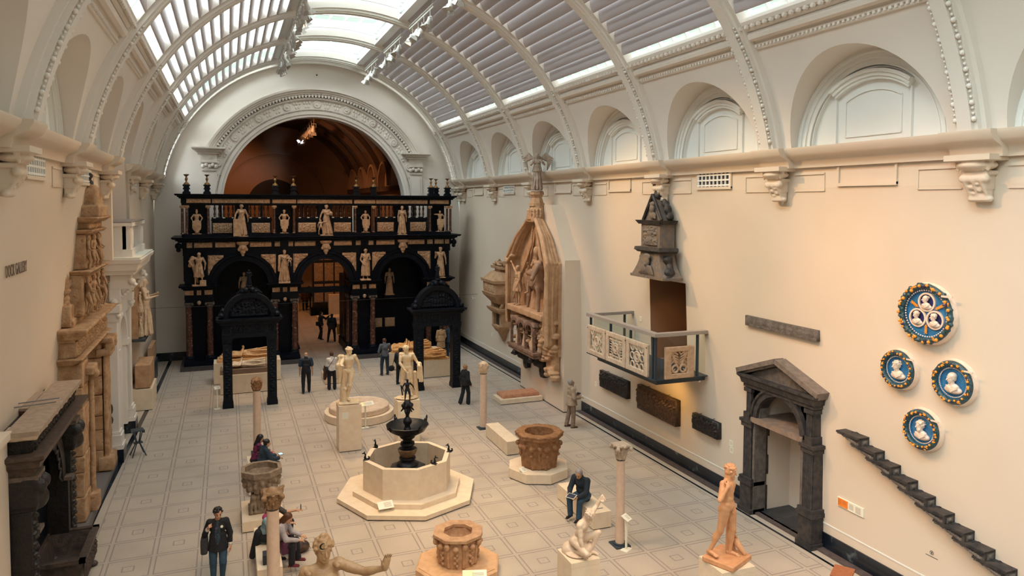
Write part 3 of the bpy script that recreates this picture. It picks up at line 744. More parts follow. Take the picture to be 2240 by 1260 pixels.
def head_prims(j, beard=False):
    hh=.138*j['H']; c=j['head']; R=j['Rh']
    def P(x,y,z): return c+R@V(x,y,z)*hh
    pr=[('e',P(0,.04,.16),(.33*hh,.40*hh,.35*hh),R,.02*hh*4),('e',P(0,-.10,-.10),(.27*hh,.29*hh,.38*hh),R),
        ('c',P(0,-.24,-.36),P(0,-.20,-.30),.13*hh,.16*hh),('c',P(0,-.37,.10),P(0,-.49,-.10),.035*hh,.062*hh,.03*hh),
        ('c',P(-.2,-.31,.13),P(.2,-.31,.13),.055*hh,.055*hh,.04*hh),
        ('-e',P(-.145,-.44,.03),(.075*hh,.08*hh,.055*hh),R,.05*hh),('-e',P(.145,-.44,.03),(.075*hh,.08*hh,.055*hh),R,.05*hh),
        ('e',P(-.14,-.33,.03),(.065*hh,.055*hh,.042*hh),R,.01*hh),('e',P(.14,-.33,.03),(.065*hh,.055*hh,.042*hh),R,.01*hh),
        ('c',P(-.085,-.38,-.215),P(.085,-.38,-.215),.032*hh,.032*hh,.01*hh),('c',P(-.06,-.375,-.275),P(.06,-.375,-.275),.036*hh,.036*hh,.01*hh),
        ('e',P(-.325,.02,-.02),(.04*hh,.08*hh,.12*hh),R,.01*hh),('e',P(.325,.02,-.02),(.04*hh,.08*hh,.12*hh),R,.01*hh)]
    if beard:
        for i in range(9):
            a=-1.1+2.2*i/8; pr.append(('e',P(.24*sin(a),-.14-.16*cos(a),-.36-.07*cos(a*1.3)),(.11*hh,.11*hh,.17*hh),R,.02*hh))
    return pr
def hair_prims(j, kind='short', seed=0, n=46):
    hh=.138*j['H']; c=j['head']; R=j['Rh']; rs=np.random.RandomState(seed)
    def P(x,y,z): return c+R@V(x,y,z)*hh
    pr=[('e',P(0,.09,.20),(.37*hh,.40*hh,.37*hh),R),('e',P(0,.16,-.04),(.33*hh,.27*hh,.30*hh),R)]
    if kind in ('curly','wreath'):
        for i in range(n):
            a=rs.uniform(0,2*pi); t=rs.uniform(-.25,1.2)
            d=V(cos(a)*cos(t)*.40,.07+sin(a)*cos(t)*.44,.17+sin(t)*.40)
            if d[1]<-.20 and d[2]<.22: continue
            q=rs.uniform(.06,.085)*hh; pr.append(('e',P(*d),(q,q,q),None,.05*hh))
    if kind=='wreath':
        for i in range(18):
            a=2*pi*i/18; pr.append(('e',P(.43*cos(a),.05+.46*sin(a),.24+.03*(i%2)),(.10*hh,.10*hh,.06*hh),R@rotz(a),.01*hh))
    if kind=='bun': pr.append(('e',P(0,.46,.22),(.20*hh,.18*hh,.20*hh),R))
    if kind=='topknot': pr+= [('e',P(-.05,.02,.62),(.16*hh,.13*hh,.13*hh),R),('e',P(.09,.10,.60),(.12*hh,.12*hh,.11*hh),R)]
    if kind in ('long','longer'):
        L=.9 if kind=='long' else 1.35
        pr+= [('c',P(0,.20,.1),P(0,.34,-L),.34*hh,.26*hh),('c',P(-.24,.10,.05),P(-.26,.14,-L*.85),.16*hh,.13*hh),('c',P(.24,.10,.05),P(.26,.14,-L*.85),.16*hh,.13*hh)]
    if kind=='tail': pr+= [('c',P(0,.42,.1),P(0,.46,-.7),.14*hh,.07*hh)]
    return pr
def hand_prims(w, d, n, H, curl=.5, side=1, fr=.0050, spread=.10):
    # w wrist, d direction to fingertips, n palm normal (towards what is held)
    d=nrm(d); n=np.asarray(n,float); n=nrm(n-d*(n@d)); s=np.cross(d,n)*side
    pr=[('c',w,w+d*.018*H,.014*H,.014*H,.012*H)]
    for q in (-.017,-.006,.006,.017): pr.append(('c',w+d*.012*H+s*q*.8*H,w+d*.055*H+s*q*H,.0095*H,.0085*H,.010*H))
    for i,(q,L) in enumerate(((.0185,.040),(.0065,.046),(-.0060,.043),(-.0180,.034))):
        b=w+d*.056*H+s*q*H; a=curl*.9; dd=nrm(d*cos(a)+n*sin(a)+s*spread*(q*30)); m=b+dd*L*.52*H
        a2=curl*1.9; d2=nrm(d*cos(a2)+n*sin(a2)+s*spread*(q*30)); e=m+d2*L*.5*H
        pr+= [('c',b,m,fr*1.15*H,fr*1.05*H,.002*H),('c',m,e,fr*1.05*H,fr*.85*H,.002*H)]
    b=w+d*.016*H+s*.016*H; dd=nrm(s*.75+d*.75+n*.45*(1+curl*.6)); m=b+dd*.030*H; e=m+nrm(d*.9+s*.25+n*.6*curl)*.026*H
    pr+= [('c',b,m,.0085*H,.0068*H,.006*H),('c',m,e,.0066*H,.0054*H,.002*H)]
    return pr
def foot_prims(a, t, H, res=.01):
    t=nrm(t); h=a+V(0,0,-.018*H)-t*.022*H; s=V(-t[1],t[0],0)
    pr=[('e',h,(.021*H,.021*H,.018*H)),('c',a-V(0,0,.012*H),a-V(0,0,.020*H)+t*.075*H,.024*H,.016*H),('c',h,h+t*.10*H-V(0,0,.002*H),.017*H,.015*H)]
    for i,q in enumerate((-.019,-.010,0,.010,.019)):
        pr.append(('c',a-V(0,0,.023*H)+t*.072*H+s*q*H,a-V(0,0,.026*H)+t*(.104-.004*abs(i-1.5))*H+s*q*1.1*H,.009*H,.0075*H,.004*H))
    return pr
def body_prims(j, hands=None, nude=True, feet=True, curl=(.5,.5), male=True, arms=True, nR=None, nL=None, dR=None, dL=None, belly=1.0, fr=.005, muscle=True):
    H=j['H']; pr=[]; f=j['fwd']; sp=j['sp']; P=j['pel']; c=j['chest']; sh=j['sh']
    R=np.stack([sh,-f,sp],1)
    pr+= [('e',P+sp*.02*H,(.092*H,.066*H,.064*H),np.stack([j['hp'],-f,sp],1)),('e',j['waist'],(.080*H,.059*H*belly,.078*H),R),('e',c-sp*.005*H,(.097*H,.068*H,.100*H),R),
          ('c',j['sR']*.86+j['nb']*.14-sp*.012*H,j['sL']*.86+j['nb']*.14-sp*.012*H,.036*H,.036*H),('c',j['nb']-sp*.02*H,j['head']-j['Rh']@V(0,-.01,.045)*H,.037*H,.033*H),
          ('c',j['nb']-sp*.012*H,j['sR']+sp*.004*H,.030*H,.022*H),('c',j['nb']-sp*.012*H,j['sL']+sp*.004*H,.030*H,.022*H)]
    if muscle:
        for s in (-1,1):
            if male: pr.append(('e',c+sh*s*.045*H+f*.046*H+sp*.028*H,(.046*H,.020*H,.034*H),R,.018*H))
            else: pr.append(('e',c+sh*s*.043*H+f*.055*H+sp*.010*H,(.034*H,.033*H,.034*H),R,.012*H))
            for q in (0,1,2): pr.append(('e',j['waist']+sh*s*.021*H+f*.042*H*belly+sp*(-.035+.034*q)*H,(.019*H,.014*H,.016*H),R,.008*H))
            pr.append(('e',P+sh*s*.044*H-f*.040*H-sp*.018*H,(.046*H,.042*H,.050*H),R,.02*H))
            pr.append(('e',P+sh*s*.062*H+f*.016*H+sp*.045*H,(.028*H,.034*H,.022*H),R,.02*H))
        if male and nude: pr+= [('e',P+f*.058*H-sp*.045*H,(.011*H,.010*H,.015*H),R,.006*H)]
    for s in 'RL':
        h,k,a=j['h'+s],j['k'+s],j['a'+s]; th=nrm(k-h); sn=nrm(a-k); bk=nrm(np.cross(np.cross(th,f),th)) if abs(th@f)<.95 else -sp; cb=f-sn*(f@sn); cb=nrm(cb) if np.linalg.norm(cb)>.35 else nrm(sp-sn*(sp@sn))
        if not muscle:
            pr+= [('c',h,k,.045*H,.029*H),('c',k,a,.027*H,.017*H)]
        else: pr+= [('c',h,k,.057*H,.034*H),('c',h+th*.05*H+bk*.012*H,h+th*.15*H+bk*.008*H,.047*H,.040*H),('e',k+bk*.004*H,(.031*H,.031*H,.033*H)),
              ('c',k,a,.031*H,.0195*H),('e',k+(a-k)*.30-cb*.014*H,(.031*H,.031*H,.060*H),np.stack([nrm(np.cross(cb,sn)),cb,sn],1),.02*H)]
        if feet: pr+=foot_prims(a,j['t'+s],H)
        if arms:
            q,e,w=j['s'+s],j['e'+s],j['w'+s]; fa=nrm(w-e)
            pr+= [('e',q,(.036*H,.035*H,.038*H)),('c',q,e,.033*H,.0245*H),('c',q+(e-q)*.35+f*.006*H,q+(e-q)*.65+f*.006*H,.032*H,.029*H),('c',e,w,.0255*H,.0155*H),('c',e+(w-e)*.15,e+(w-e)*.4,.0265*H,.023*H)]
            nn={'R':nR,'L':nL}[s]; dd={'R':dR,'L':dL}[s]
            if nn is None: nn=nrm(np.cross(fa,V(0,-1,0)))*( -1 if s=='R' else 1) if abs(fa[1])<.9 else V(0,0,-1)
            pr+=hand_prims(w,fa if dd is None else dd,nn,H,curl[0 if s=='R' else 1],1 if s=='R' else -1,fr)
    return pr
# clothing made from the same skeleton
def top_prims(j, t=.012, sleeve=1.0, hem=.02, flare=1.0, collar=True):
    H=j['H']; f=j['fwd']; sp=j['sp']; sh=j['sh']; R=np.stack([sh,-f,sp],1); P=j['pel']
    e=t*H; pr=[('e',j['waist'],(.078*H*flare+e,.058*H*flare+e,.085*H),R),('e',j['chest'],(.088*H+e,.062*H+e,.100*H),R),
        ('c',j['sR']*.88+j['nb']*.12-sp*.012*H,j['sL']*.88+j['nb']*.12-sp*.012*H,.032*H+e*.8,.032*H+e*.8),
        ('c',j['nb']-sp*.018*H,j['sR'],.032*H+e*.7,.022*H+e*.7),('c',j['nb']-sp*.018*H,j['sL'],.032*H+e*.7,.022*H+e*.7)]
    if hem>0 and abs(sp[2])>.975:
        pr.append(('r',V(P[0],P[1],P[2]-hem*H),V(j['waist'][0],j['waist'][1],j['waist'][2]+.02*H),(.102*H*flare+e,.084*H*flare+e),(.080*H*flare+e,.058*H*flare+e),5,.02,1.))
    elif hem>0: pr.append(('c',j['waist'],P-sp*hem*H,.064*H*flare+e,.070*H*flare+e)); pr.append(('e',P-sp*(hem-.03)*H,(.084*H*flare+e,.064*H*flare+e,.05*H),R))
    if collar: pr.append(('c',j['nb']-sp*.01*H,j['nb']+sp*.018*H,.038*H+e*.4,.036*H+e*.4))
    for s in 'RL':
        q,el,w=j['s'+s],j['e'+s],j['w'+s]
        if sleeve>=.5: pr+= [('c',q,el,.034*H+e*.7,.027*H+e*.7),('c',el,el+(w-el)*(sleeve-.5)*1.9,.0268*H+e*.7,.0195*H+e*.7)]
        elif sleeve>0: pr.append(('c',q,q+(el-q)*sleeve*2,.036*H+e,.034*H+e))
    return pr
def trouser_prims(j, t=.009, flare=.026, L=1.0, seat=True):
    H=j['H']; e=t*H; f=j['fwd']; P=j['pel']; R=np.stack([j['hp'],-f,j['sp']],1)
    pr=[('e',P+j['sp']*.02*H,(.092*H+e,.068*H+e,.068*H),R)]
    for s in (-1,1): pr.append(('e',P+j['sh']*s*.044*H-f*.036*H-j['sp']*.02*H,(.046*H+e,.044*H+e,.05*H),R))
    for s in 'RL':
        h,k,a=j['h'+s],j['k'+s],j['a'+s]; b=k+(a-k)*.96*L
        pr+= [('c',h,k,.052*H+e,.036*H+e),('c',k,b,.036*H+e,flare*H+e)]
    return pr
def shoe_prims(j, s):
    H=j['H']; a=j['a'+s]; t=j['t'+s]; g=a-V(0,0,.021*H)
    return [('c',g-t*.022*H,g+t*.085*H,.0205*H,.0175*H),('c',a-V(0,0,.002*H),g+t*.04*H,.024*H,.020*H),('b',g+t*.03*H-V(0,0,.012*H),(.021*H,.076*H,.006*H),.003,np.stack([V(-t[1],t[0],0),-t,V(0,0,1)],1))]
# a clothed visitor: body (one mesh) with clothing and hair as children
def visitor(label, loc, face, j, top, trousers, shoes, hair, hairkind='short', sleeve=1.0, hem=.02, tt=.012, flare=1.0, res=.014, legflare=.026, legL=1.0,
            curl=(.5,.5), nR=None, nL=None, topname='jacket', botname='trousers', beard=False, bald=False, extra=(), dR=None, dL=None, group=None, amp=.004, collar=True, fem=False):
    # face: heading of the figure, radians; 0 looks along -Y, pi/2 looks along +X
    fx_=res>.012
    o=thing('person',label,'person',loc,face,group)
    fr=.0052 if not fx_ else max(.0062,.42*res/j['H'])
    pr=head_prims(j,beard)+body_prims(j,nude=False,feet=False,curl=curl,nR=nR,nL=nL,dR=dR,dL=dL,male=not fem,fr=fr,muscle=False)
    carved('body',pr,skin,o,res,.010)
    carved('shirt' if topname=='shirt' else topname,top_prims(j,tt,sleeve,hem,flare,collar),top,o,res,.022,amp=amp,nsc=26,seed=int(abs(loc[0]*7)))
    carved(botname,trouser_prims(j,flare=legflare,L=legL),trousers,o,res,.016,amp=amp,nsc=24,seed=3)
    for s in 'RL': carved('shoe',shoe_prims(j,s),shoes,o,min(res,.014),.01)
    if not bald: carved('hair',hair_prims(j,hairkind,seed=int(abs(loc[1]*9))),hair,o,res*.9,.02,amp=.003,nsc=90)
    if res<.0165:
        hh=.138*j['H']; e_=MB()
        for s in (-1,1):
            q=j['head']+j['Rh']@V(s*.14,-.385,.035)*hh; e_.ball(tuple(q),.045*hh,7,5)
            a_=j['head']+j['Rh']@V(s*.07,-.385,.125)*hh; b_=j['head']+j['Rh']@V(s*.21,-.35,.135)*hh; e_.tube([tuple(a_),tuple(b_)],.018*hh,5)
        e_.build('eyes_and_brows',hair_dark,o,True)
        lp=MB(); a_=j['head']+j['Rh']@V(-.075,-.415,-.24)*hh; b_=j['head']+j['Rh']@V(.075,-.415,-.24)*hh; lp.tube([tuple(a_),tuple((a_+b_)/2+j['Rh']@V(0,-.012,0)*hh),tuple(b_)],.03*hh,6); lp.build('lips',MATS['lip_skin'],o,True)
    for nm,prs,mm in extra: carved(nm,prs,mm,o,res,.014)
    return o
# robe: gathered cloth from the waist down, and a wrapped cloak over the chest
def robe_prims(j, z0=.03, r0=(.128,.112), r1=(.085,.065), n=11, amp=.20, ph=0, off=(0,0)):
    H=j['H']; P=j['pel']; wz=j['waist'][2]; z0=z0*H
    pr=[('r',V(P[0]+off[0]*H,P[1]+off[1]*H,z0),V(j['waist'][0],j['waist'][1],wz+.01*H),(r0[0]*H*.92,r0[1]*H*.92),(r1[0]*H,r1[1]*H),n,amp,ph)]
    for q in range(n+3):                       # hanging folds of uneven length
        a=2*pi*q/(n+3)+ph+.2*sin(q*2.1); k=1.0+.10*sin(q*3.7); c,s=cos(a),sin(a)
        top=V(P[0]+c*r1[0]*H*.95,P[1]+s*r1[1]*H*.95,wz-.02*H-.03*H*abs(sin(q*1.7))); bot=V(P[0]+off[0]*H+c*r0[0]*H*k,P[1]+off[1]*H+s*r0[1]*H*k,z0+.03*H)
        mid=(top+bot)/2+V(c,s,0)*.014*H*sin(q*1.3)+V(-s,c,0)*.02*H*sin(q*2.9)
        pr+= [('c',top,mid,.012*H,.017*H,.006*H),('c',mid,bot,.017*H,.021*H,.006*H)]
    return pr
def sash_prims(j, side=1, n=5, drop=.0):
    H=j['H']; f=j['fwd']; a=j['sL'] if side>0 else j['sR']; b=j['hR'] if side>0 else j['hL']; pr=[]
    for i in range(n):
        t=i/(n-1.); pr+= [('c',a+f*.02*H-V(side*.03*t*H,0,0),(a+b)/2+f*(.078)*H-V(0,0,.045*t*H),.017*H,.016*H,.008*H),('c',(a+b)/2+f*.078*H-V(0,0,.045*t*H),b+f*.045*H-V(0,0,(.03+.07*t)*H),.016*H,.019*H,.008*H)]
    return pr
def slab_prims(w,d,h,r=.01): return [('b',V(0,0,h/2),(w/2,d/2,h/2),r)]
def lift(prims,z): return xform(prims,t=(0,0,z))
# ---------------------------------------------------------------- the choir screen at the end of the hall
scr = thing('choir_screen','black and red marble choir screen with alabaster carving spanning the end of the hall','screen',(7.16,15.4,0))
SX,SY=7.16,15.4
def spart(name, mb, m, smooth=False, par=None):
    mb.v=[(x-SX,y-SY,z) for x,y,z in mb.v]; return mb.build(name, m, par or scr, smooth)
PC=[1.30,5.22,9.14,13.06]; BC=[3.26,7.18,11.10]
# plinths
mb=MB().box(.45,5.98,15.32,18.15,0,.20).box(8.36,13.92,15.32,18.15,0,.20); spart('step',mb,mat('screen_step',(.05,.045,.045),(.07,.06,.06),8,.5))
mb=MB().box(.60,5.90,15.46,18.12,.20,.42).box(8.44,13.78,15.46,18.12,.20,.42)
mb.box(5.3,5.9,18.1,20.2,0,.42).box(8.44,9.0,18.1,20.2,0,.42)
spart('plinth',mb,black_oak)
core=MB()
for x in PC: core.box(x-.62,x+.62,16.3,18.1,.42,6.2)
for xa in (5.35,8.5): core.box(xa,xa+.5,18.1,20.2,.42,4.0)
core.box(.55,5.9,17.5,18.1,4.05,6.2); core.box(8.44,13.78,17.5,18.1,4.05,6.2); core.box(5.9,8.44,17.5,18.1,5.8,6.2)
for x in (3.26,11.10): core.box(x-1.4,x+1.4,17.6,17.75,.2,6.0)
spart('core_wall',core,black_oak)
# arched front wall with three arches
fw=MB()
for x in BC:
    N_=28
    vs=[];top=5.82;
    for i in range(N_+1):
        a=pi*i/N_; vs+= [(x+1.22*cos(a),15.75,3.98+1.22*sin(a)),(x+1.97*(1-2*i/N_),15.75,top)]
    fw.add(vs+[(a,16.6,c) for a,b,c in vs],[f for i in range(N_) for f in ((2*i,2*i+1,2*i+3,2*i+2),(2*(N_+1)+2*i,2*(N_+1)+2*i+2,2*(N_+1)+2*i+3,2*(N_+1)+2*i+1),(2*i,2*i+2,2*(N_+1)+2*i+2,2*(N_+1)+2*i))])
    fw.arcband(x,3.98,1.18,1.30,15.62,16.6,0,pi,28).arcband(x,3.98,1.30,1.42,15.66,15.8,0,pi,28).arcband(x,3.98,1.46,1.56,15.60,15.8,0,pi,28)
    fw.box(x-1.30,x-1.18,15.75,16.6,3.7,3.98).box(x+1.18,x+1.30,15.75,16.6,3.7,3.98)
for x in PC: fw.box(x-.62,x+.62,15.72,16.6,3.98,5.82)
fw.box(.62,13.74,15.7,16.5,5.45,5.82)
spart('arcade',fw,black_oak,SM)
# column pairs: column with base, capital
def column():
    c=MB().lathe([(.155,.62),(.148,1.6),(.128,3.0)],20).build('column_shaft',redmarble,scr,SM)
    b=MB().box(-.21,.21,-.21,.21,.42,.50).lathe([(.21,.50),(.22,.53),(.20,.57),(.175,.58),(.19,.61),(.16,.64)],20).build('column_base',bronze_black,scr,SM)
    k=MB().lathe([(.135,2.98),(.16,3.0),(.135,3.03),(.14,3.10),(.21,3.15)],20).box(-.20,.20,-.20,.20,3.15,3.21)
    for a in (-1,1):
        for q in (-1,1): k.ball((a*.17,q*.17,3.11),.055,7,5)
    k=k.build('column_capital',stone_grey,scr,SM); return c,b,k
C3=column(); firstc=True
cols=[]
for x in PC:
    for q in (-.46,.46): cols.append((x+q,15.92))
cols+= [(8.55,17.0),(5.8,17.0),(8.62,18.6)]
for x,y in cols:
    for o in C3:
        if not firstc: o=o.copy(); COL.objects.link(o)
        o.location=(x-SX,y-SY,0)
    firstc=False
# lower entablature blocks over each pair
for x in PC:
    ent=MB().box(x-.62,x+.62,15.70,16.6,3.21,3.36); ent.box(x-.64,x+.64,15.66,16.6,3.36,3.56)
    ent.box(x-.60,x+.60,15.70,16.6,3.56,3.80)
    ent.sweep(corn(3.80,4.03,.26),[(x-.62,16.6,-1,0),(x-.62,15.70,-1,-1),(x+.62,15.70,1,-1),(x+.62,16.6,1,0)]); ent.box(x-.6,x+.6,15.7,16.6,3.8,4.02)
    spart('lower_entablature',ent,black_oak)
spart('transom_beam',MB().box(PC[1]+.6,PC[2]-.6,16.3,16.6,3.38,3.66),black_oak)
for i,x in enumerate(PC):
    for q,w in ((-.42,.36),(.42,.36),(0,.20)):
        relief('carved_frieze_block',w,.22,alab,scr,(x+q-SX,15.69-SY-(.02 if q==0 else 0),3.57),0,seed=i*3+int(q*10)+7,depth=.03,n=3)
    # small lion mask between the capitals
    carved('lion_mask',[('e',V(0,0,0),(.09,.07,.10)),('e',V(0,-.07,-.03),(.05,.05,.04)),('e',V(-.05,-.05,.04),(.025,.03,.02)),('e',V(.05,-.05,.04),(.025,.03,.02)),('e',V(0,-.06,-.08),(.03,.03,.03))],alab_dark,scr,.014,.01,loc=(x-SX,15.66-SY,3.20))
# spandrel reliefs
for i,x in enumerate(BC):
    for s in (-1,1):
        w=.70;h=.98
        def msk(u,z,s=s): 
            X=s*(1.20-.0)+0*u; xx=(1.20+ (u if s>0 else -u)); return sqrt(max(0,xx)**2+(4.50+z-3.98)**2)>1.60
        bl=[(s*.12,h*.80,.07,.08,1.),(s*.12,h*.60,.09,.16,.9),(-s*.08,h*.74,.22,.035,.8),(s*.24,h*.62,.10,.2,.7),(s*.20,h*.30,.07,.2,.8),(-s*.2,h*.88,.14,.04,.7),(s*.26,h*.86,.07,.07,.7)]
        relief('spandrel_relief',w,h,alab,scr,(x+s*1.20-SX,15.71-SY,4.50),0,seed=i*5+s,depth=.06,blobs=bl,mask=msk,res=.018)
# main cornice and its frieze
mc=MB().box(.58,13.78,15.62,16.6,5.80,6.10)
mc.sweep(corn(6.08,6.34,.36),[(.52,17.6,-1,0),(.52,15.56,-1,-1),(13.84,15.56,1,-1),(13.84,17.6,1,0)]); mc.box(.53,13.83,15.57,17.6,6.08,6.335)
for x in (.45,13.9):
    mc.ball((x,15.55,5.92),.16,8,6).ball((x,15.6,5.74),.11,8,6)
spart('main_cornice',mc,black_oak,SM)
fr=[(.95,.22),(1.55,.62),(2.35,.75)]
for i,(xa,xb) in enumerate(((.80,1.04),(1.12,1.92),(2.05,2.95),(3.6,4.6),(4.75,5.0),(5.4,5.62),(5.7,6.7),(7.6,8.5),(8.7,8.95),(9.35,9.6),(9.75,10.7),(11.4,12.3),(12.45,12.75),(12.85,13.35),(13.42,13.66))):
    bl=[(-(xb-xa)/2+(q+.5)*.13,.12+.04*(-1)**q,.06,.055,1.) for q in range(int((xb-xa)/.13)+1)]
    relief('frieze_relief',xb-xa,.24,alab if (xb-xa>.7 and i%2) or i in (10,2) else alab_dark,scr,((xa+xb)/2-SX,15.615-SY,5.83),0,seed=40+i,depth=.035,blobs=bl,res=.022)
for i,x in enumerate(BC):        # carved corbel heads under the cornice
    pr=[('e',V(0,-.05,.32),(.27,.16,.11)),('e',V(0,-.08,.12),(.20,.15,.16)),('e',V(0,-.06,-.08),(.13,.11,.13)),('e',V(0,-.05,-.22),(.07,.07,.08))]
    for q in range(9): a=-1.3+2.6*q/8; pr.append(('e',V(.25*sin(a),-.05-.15*cos(a),.36),(.05,.05,.06),None,.01))
    for s in (-1,1): pr+= [('-e',V(s*.07,-.24,.15),(.035,.04,.03),None,.01),('e',V(s*.17,-.1,.04),(.07,.07,.09))]
    pr.append(('c',V(0,-.22,.16),V(0,-.25,.06),.02,.035))
    carved('corbel_head',pr,alab,scr,.018,.02,loc=(x-SX+.02,15.60-SY,5.68))
# upper gallery
up=MB().box(.60,13.72,15.5,16.4,6.33,6.46)
for x in PC: up.box(x-.62,x+.62,15.42,16.4,6.33,6.47)
for x in PC: up.box(x-.42,x+.42,15.95,16.4,6.46,7.92); up.box(x-.40,x+.40,15.80,15.96,7.38,7.41)
for x in BC:
    up.box(x-1.36,x+1.36,15.72,16.2,6.46,7.16); up.box(x-1.38,x+1.38,15.66,16.2,7.10,7.18); up.box(x-1.36,x+1.36,15.70,16.2,7.16,7.26)
    up.box(x-.32,x+.32,15.76,16.2,7.2,7.92)
up.box(.60,13.72,15.62,16.2,7.84,7.95); up.box(.58,13.74,15.56,16.4,7.93,8.17)
spart('gallery_wall',up,black_oak)
uc=MB().sweep(corn(8.16,8.38,.24),[(.56,16.6,-1,0),(.56,15.52,-1,-1),(13.76,15.52,1,-1),(13.76,16.6,1,0)]).box(.57,13.75,15.53,16.6,8.16,8.375)
spart('gallery_cornice',uc,black_oak)
for i,(xa,xb) in enumerate(((.82,1.88),(1.94,4.55),(4.66,5.78),(5.84,8.52),(8.62,9.70),(9.74,12.45),(12.58,13.62))):
    w=xb-xa; bl=[(-w/2+(q+.5)*.11,.10+.035*(-1)**q,.05,.045,1.) for q in range(int(w/.11))]
    relief('gallery_frieze',w,.20,alab,scr,((xa+xb)/2-SX,15.555-SY,7.95),0,seed=60+i,depth=.028,blobs=bl,res=.02)
for i,(xa,xb) in enumerate(((1.95,2.82),(3.70,4.55),(5.88,6.74),(7.62,8.48),(9.82,10.68),(11.55,12.40))):
    rs=np.random.RandomState(90+i); bl=[]
    for q in range(9):
        x=-.38+.095*q; z=rs.uniform(.28,.40); bl+= [(x,z,.032,.038,1.),(x+rs.uniform(-.02,.02),z-.11,.045,.09,.85),(x+rs.uniform(-.04,.04),z-.22,.03,.08,.7),(x+.03,z-.06,.07,.018,.8)]
    relief('story_relief',xb-xa,.48,alab_dark if i in (0,1) else alab,scr,((xa+xb)/2-SX,15.70-SY,6.51),0,seed=90+i,depth=.05,blobs=bl,res=.016)
uco=MB().lathe([(.085,6.47),(.095,6.50),(.07,6.54),(.066,6.6),(.058,7.70)],12).build('gallery_column',redmarble,scr,SM)
ucp=MB().lathe([(.058,7.69),(.075,7.72),(.09,7.78)],12).box(-.1,.1,-.08,.08,7.78,7.84).ball((-.09,0,7.76),.035,6,5).ball((.09,0,7.76),.035,6,5).build('gallery_capital',alab,scr,SM)
f_=True
for x in [PC[0]-.66,PC[0]-.47,PC[0]+.46,PC[1]-.47,PC[1]+.46,PC[2]-.46,PC[2]+.47,PC[3]-.46,PC[3]+.47,PC[3]+.66]:
    for o in (uco,ucp):
        if not f_: o=o.copy(); COL.objects.link(o)
        o.location=(x-SX,15.60-SY,0)
    f_=False
bal=MB().lathe([(.045,7.26),(.045,7.29),(.03,7.31),(.055,7.38),(.05,7.44),(.028,7.52),(.045,7.54),(.028,7.56),(.055,7.66),(.05,7.72),(.026,7.80),(.045,7.84)],10).build('baluster',redmarble,scr,SM)
balw=MB().box(-.055,.055,-.05,.05,7.225,7.26).build('baluster_base',label_m,scr)
f_=True
for x in BC:
    for s in (-1,1):
        for k in range(5):
            X=x+s*(.40+.205*k)
            for o,y in ((bal,15.95),(balw,15.70)):
                if o is balw and k%2: continue
                if not f_: o=o.copy(); COL.objects.link(o)
                o.location=(X-SX,y-SY,0)
            f_=False
# back arcade members seen through the balusters
mb=MB()
for x in BC:
    for s in (-1,1): mb.box(x+s*.95-.05,x+s*.95+.05,16.9,17.1,7.2,8.1)
mb.box(.6,13.7,16.9,17.1,8.0,8.2); mb.box(.6,13.7,16.4,17.6,6.3,6.4); spart('back_parapet',mb,steel)
mb=MB().tube([(XL-.05,14.9,3.14),(4,14.9,3.10),(9,14.9,3.10),(XR+.05,14.9,3.14)],.007,5); tag(mb.build('stay_wire',ink),'thin dark wire stretched across in front of the marble columns of the choir screen','wire')
# dim statues in the dark side bays
dim=skel(1.5,head=(0,.2,0)); 
for x,h in ((3.35,1.0),(10.75,1.15)):
    o=carved('niche_statue',lift(head_prims(dim)+hair_prims(dim)+body_prims(dim,nude=False)+robe_prims(dim),0)+slab_prims(.5,.4,.06),alab_dark,None,.024,.02,loc=(x,17.2,3.0 if x<5 else 3.0))
    tag(o,'small gilded brown statue in the dark of the screen bay, '+('left of the passage' if x<5 else 'right of the passage'),'statue')
    o2=block('bracket',black_oak,scr,x-.3-SX,x+.3-SX,16.95-SY,17.6-SY,2.8,3.0)
for k,x in enumerate((10.15,10.85)): relief('back_relief',.55,.5,alab_dark,scr,(x-SX,17.58-SY,1.2),0,seed=150+k,depth=.03)
# candlesticks on top, each on a turned black pedestal
cs=thing('candlestick','x','candlestick',(0,0,0))
MB().box(-.17,.17,-.17,.17,0,.08).box(-.15,.15,-.15,.15,.08,.12).box(-.11,.11,-.11,.11,.12,.22).box(-.15,.15,-.15,.15,.22,.28).box(-.12,.12,-.12,.12,.28,.38).box(-.16,.16,-.16,.16,.38,.44).build('pedestal',bronze_black,cs)
MB().lathe([(.13,.44),(.12,.50),(.06,.55),(.03,.58),(.03,.62),(.055,.66),(.065,.72),(.045,.78),(.025,.80),(.03,.83),(.05,.85),(.12,.91),(.14,.92),(.10,.93)],16).build('candle_holder',gold,cs,SM)
CN=[(.82,16.0,'leftmost, at the left end of the screen top'),(.78,16.7,'second, just behind the leftmost one'),(1.72,16.0,'before the left pilaster of the great arch'),(4.83,16.0,'left of the pair before the dark semicircle of the far hall'),(5.70,16.0,'right of the pair before the dark semicircle of the far hall'),
 (8.80,16.0,'left of the pair right of the screen top middle'),(9.69,16.0,'right of the pair right of the screen top middle'),(12.76,16.0,'leftmost of three at the right end'),(13.28,16.9,'set back between two others at the right end'),(13.67,16.0,'rightmost of all, at the right end of the screen top')]
for k,(x,y,l) in enumerate(CN):
    o=cs if k==0 else dup(cs)
    o.location=(x,y,8.382); o['label']='brass candlestick, '+l; o['group']='candlesticks on top of the choir screen'
block('rear_coping',black_oak,scr,.6-SX,13.7-SX,16.55-SY,17.1-SY,8.2,8.375)
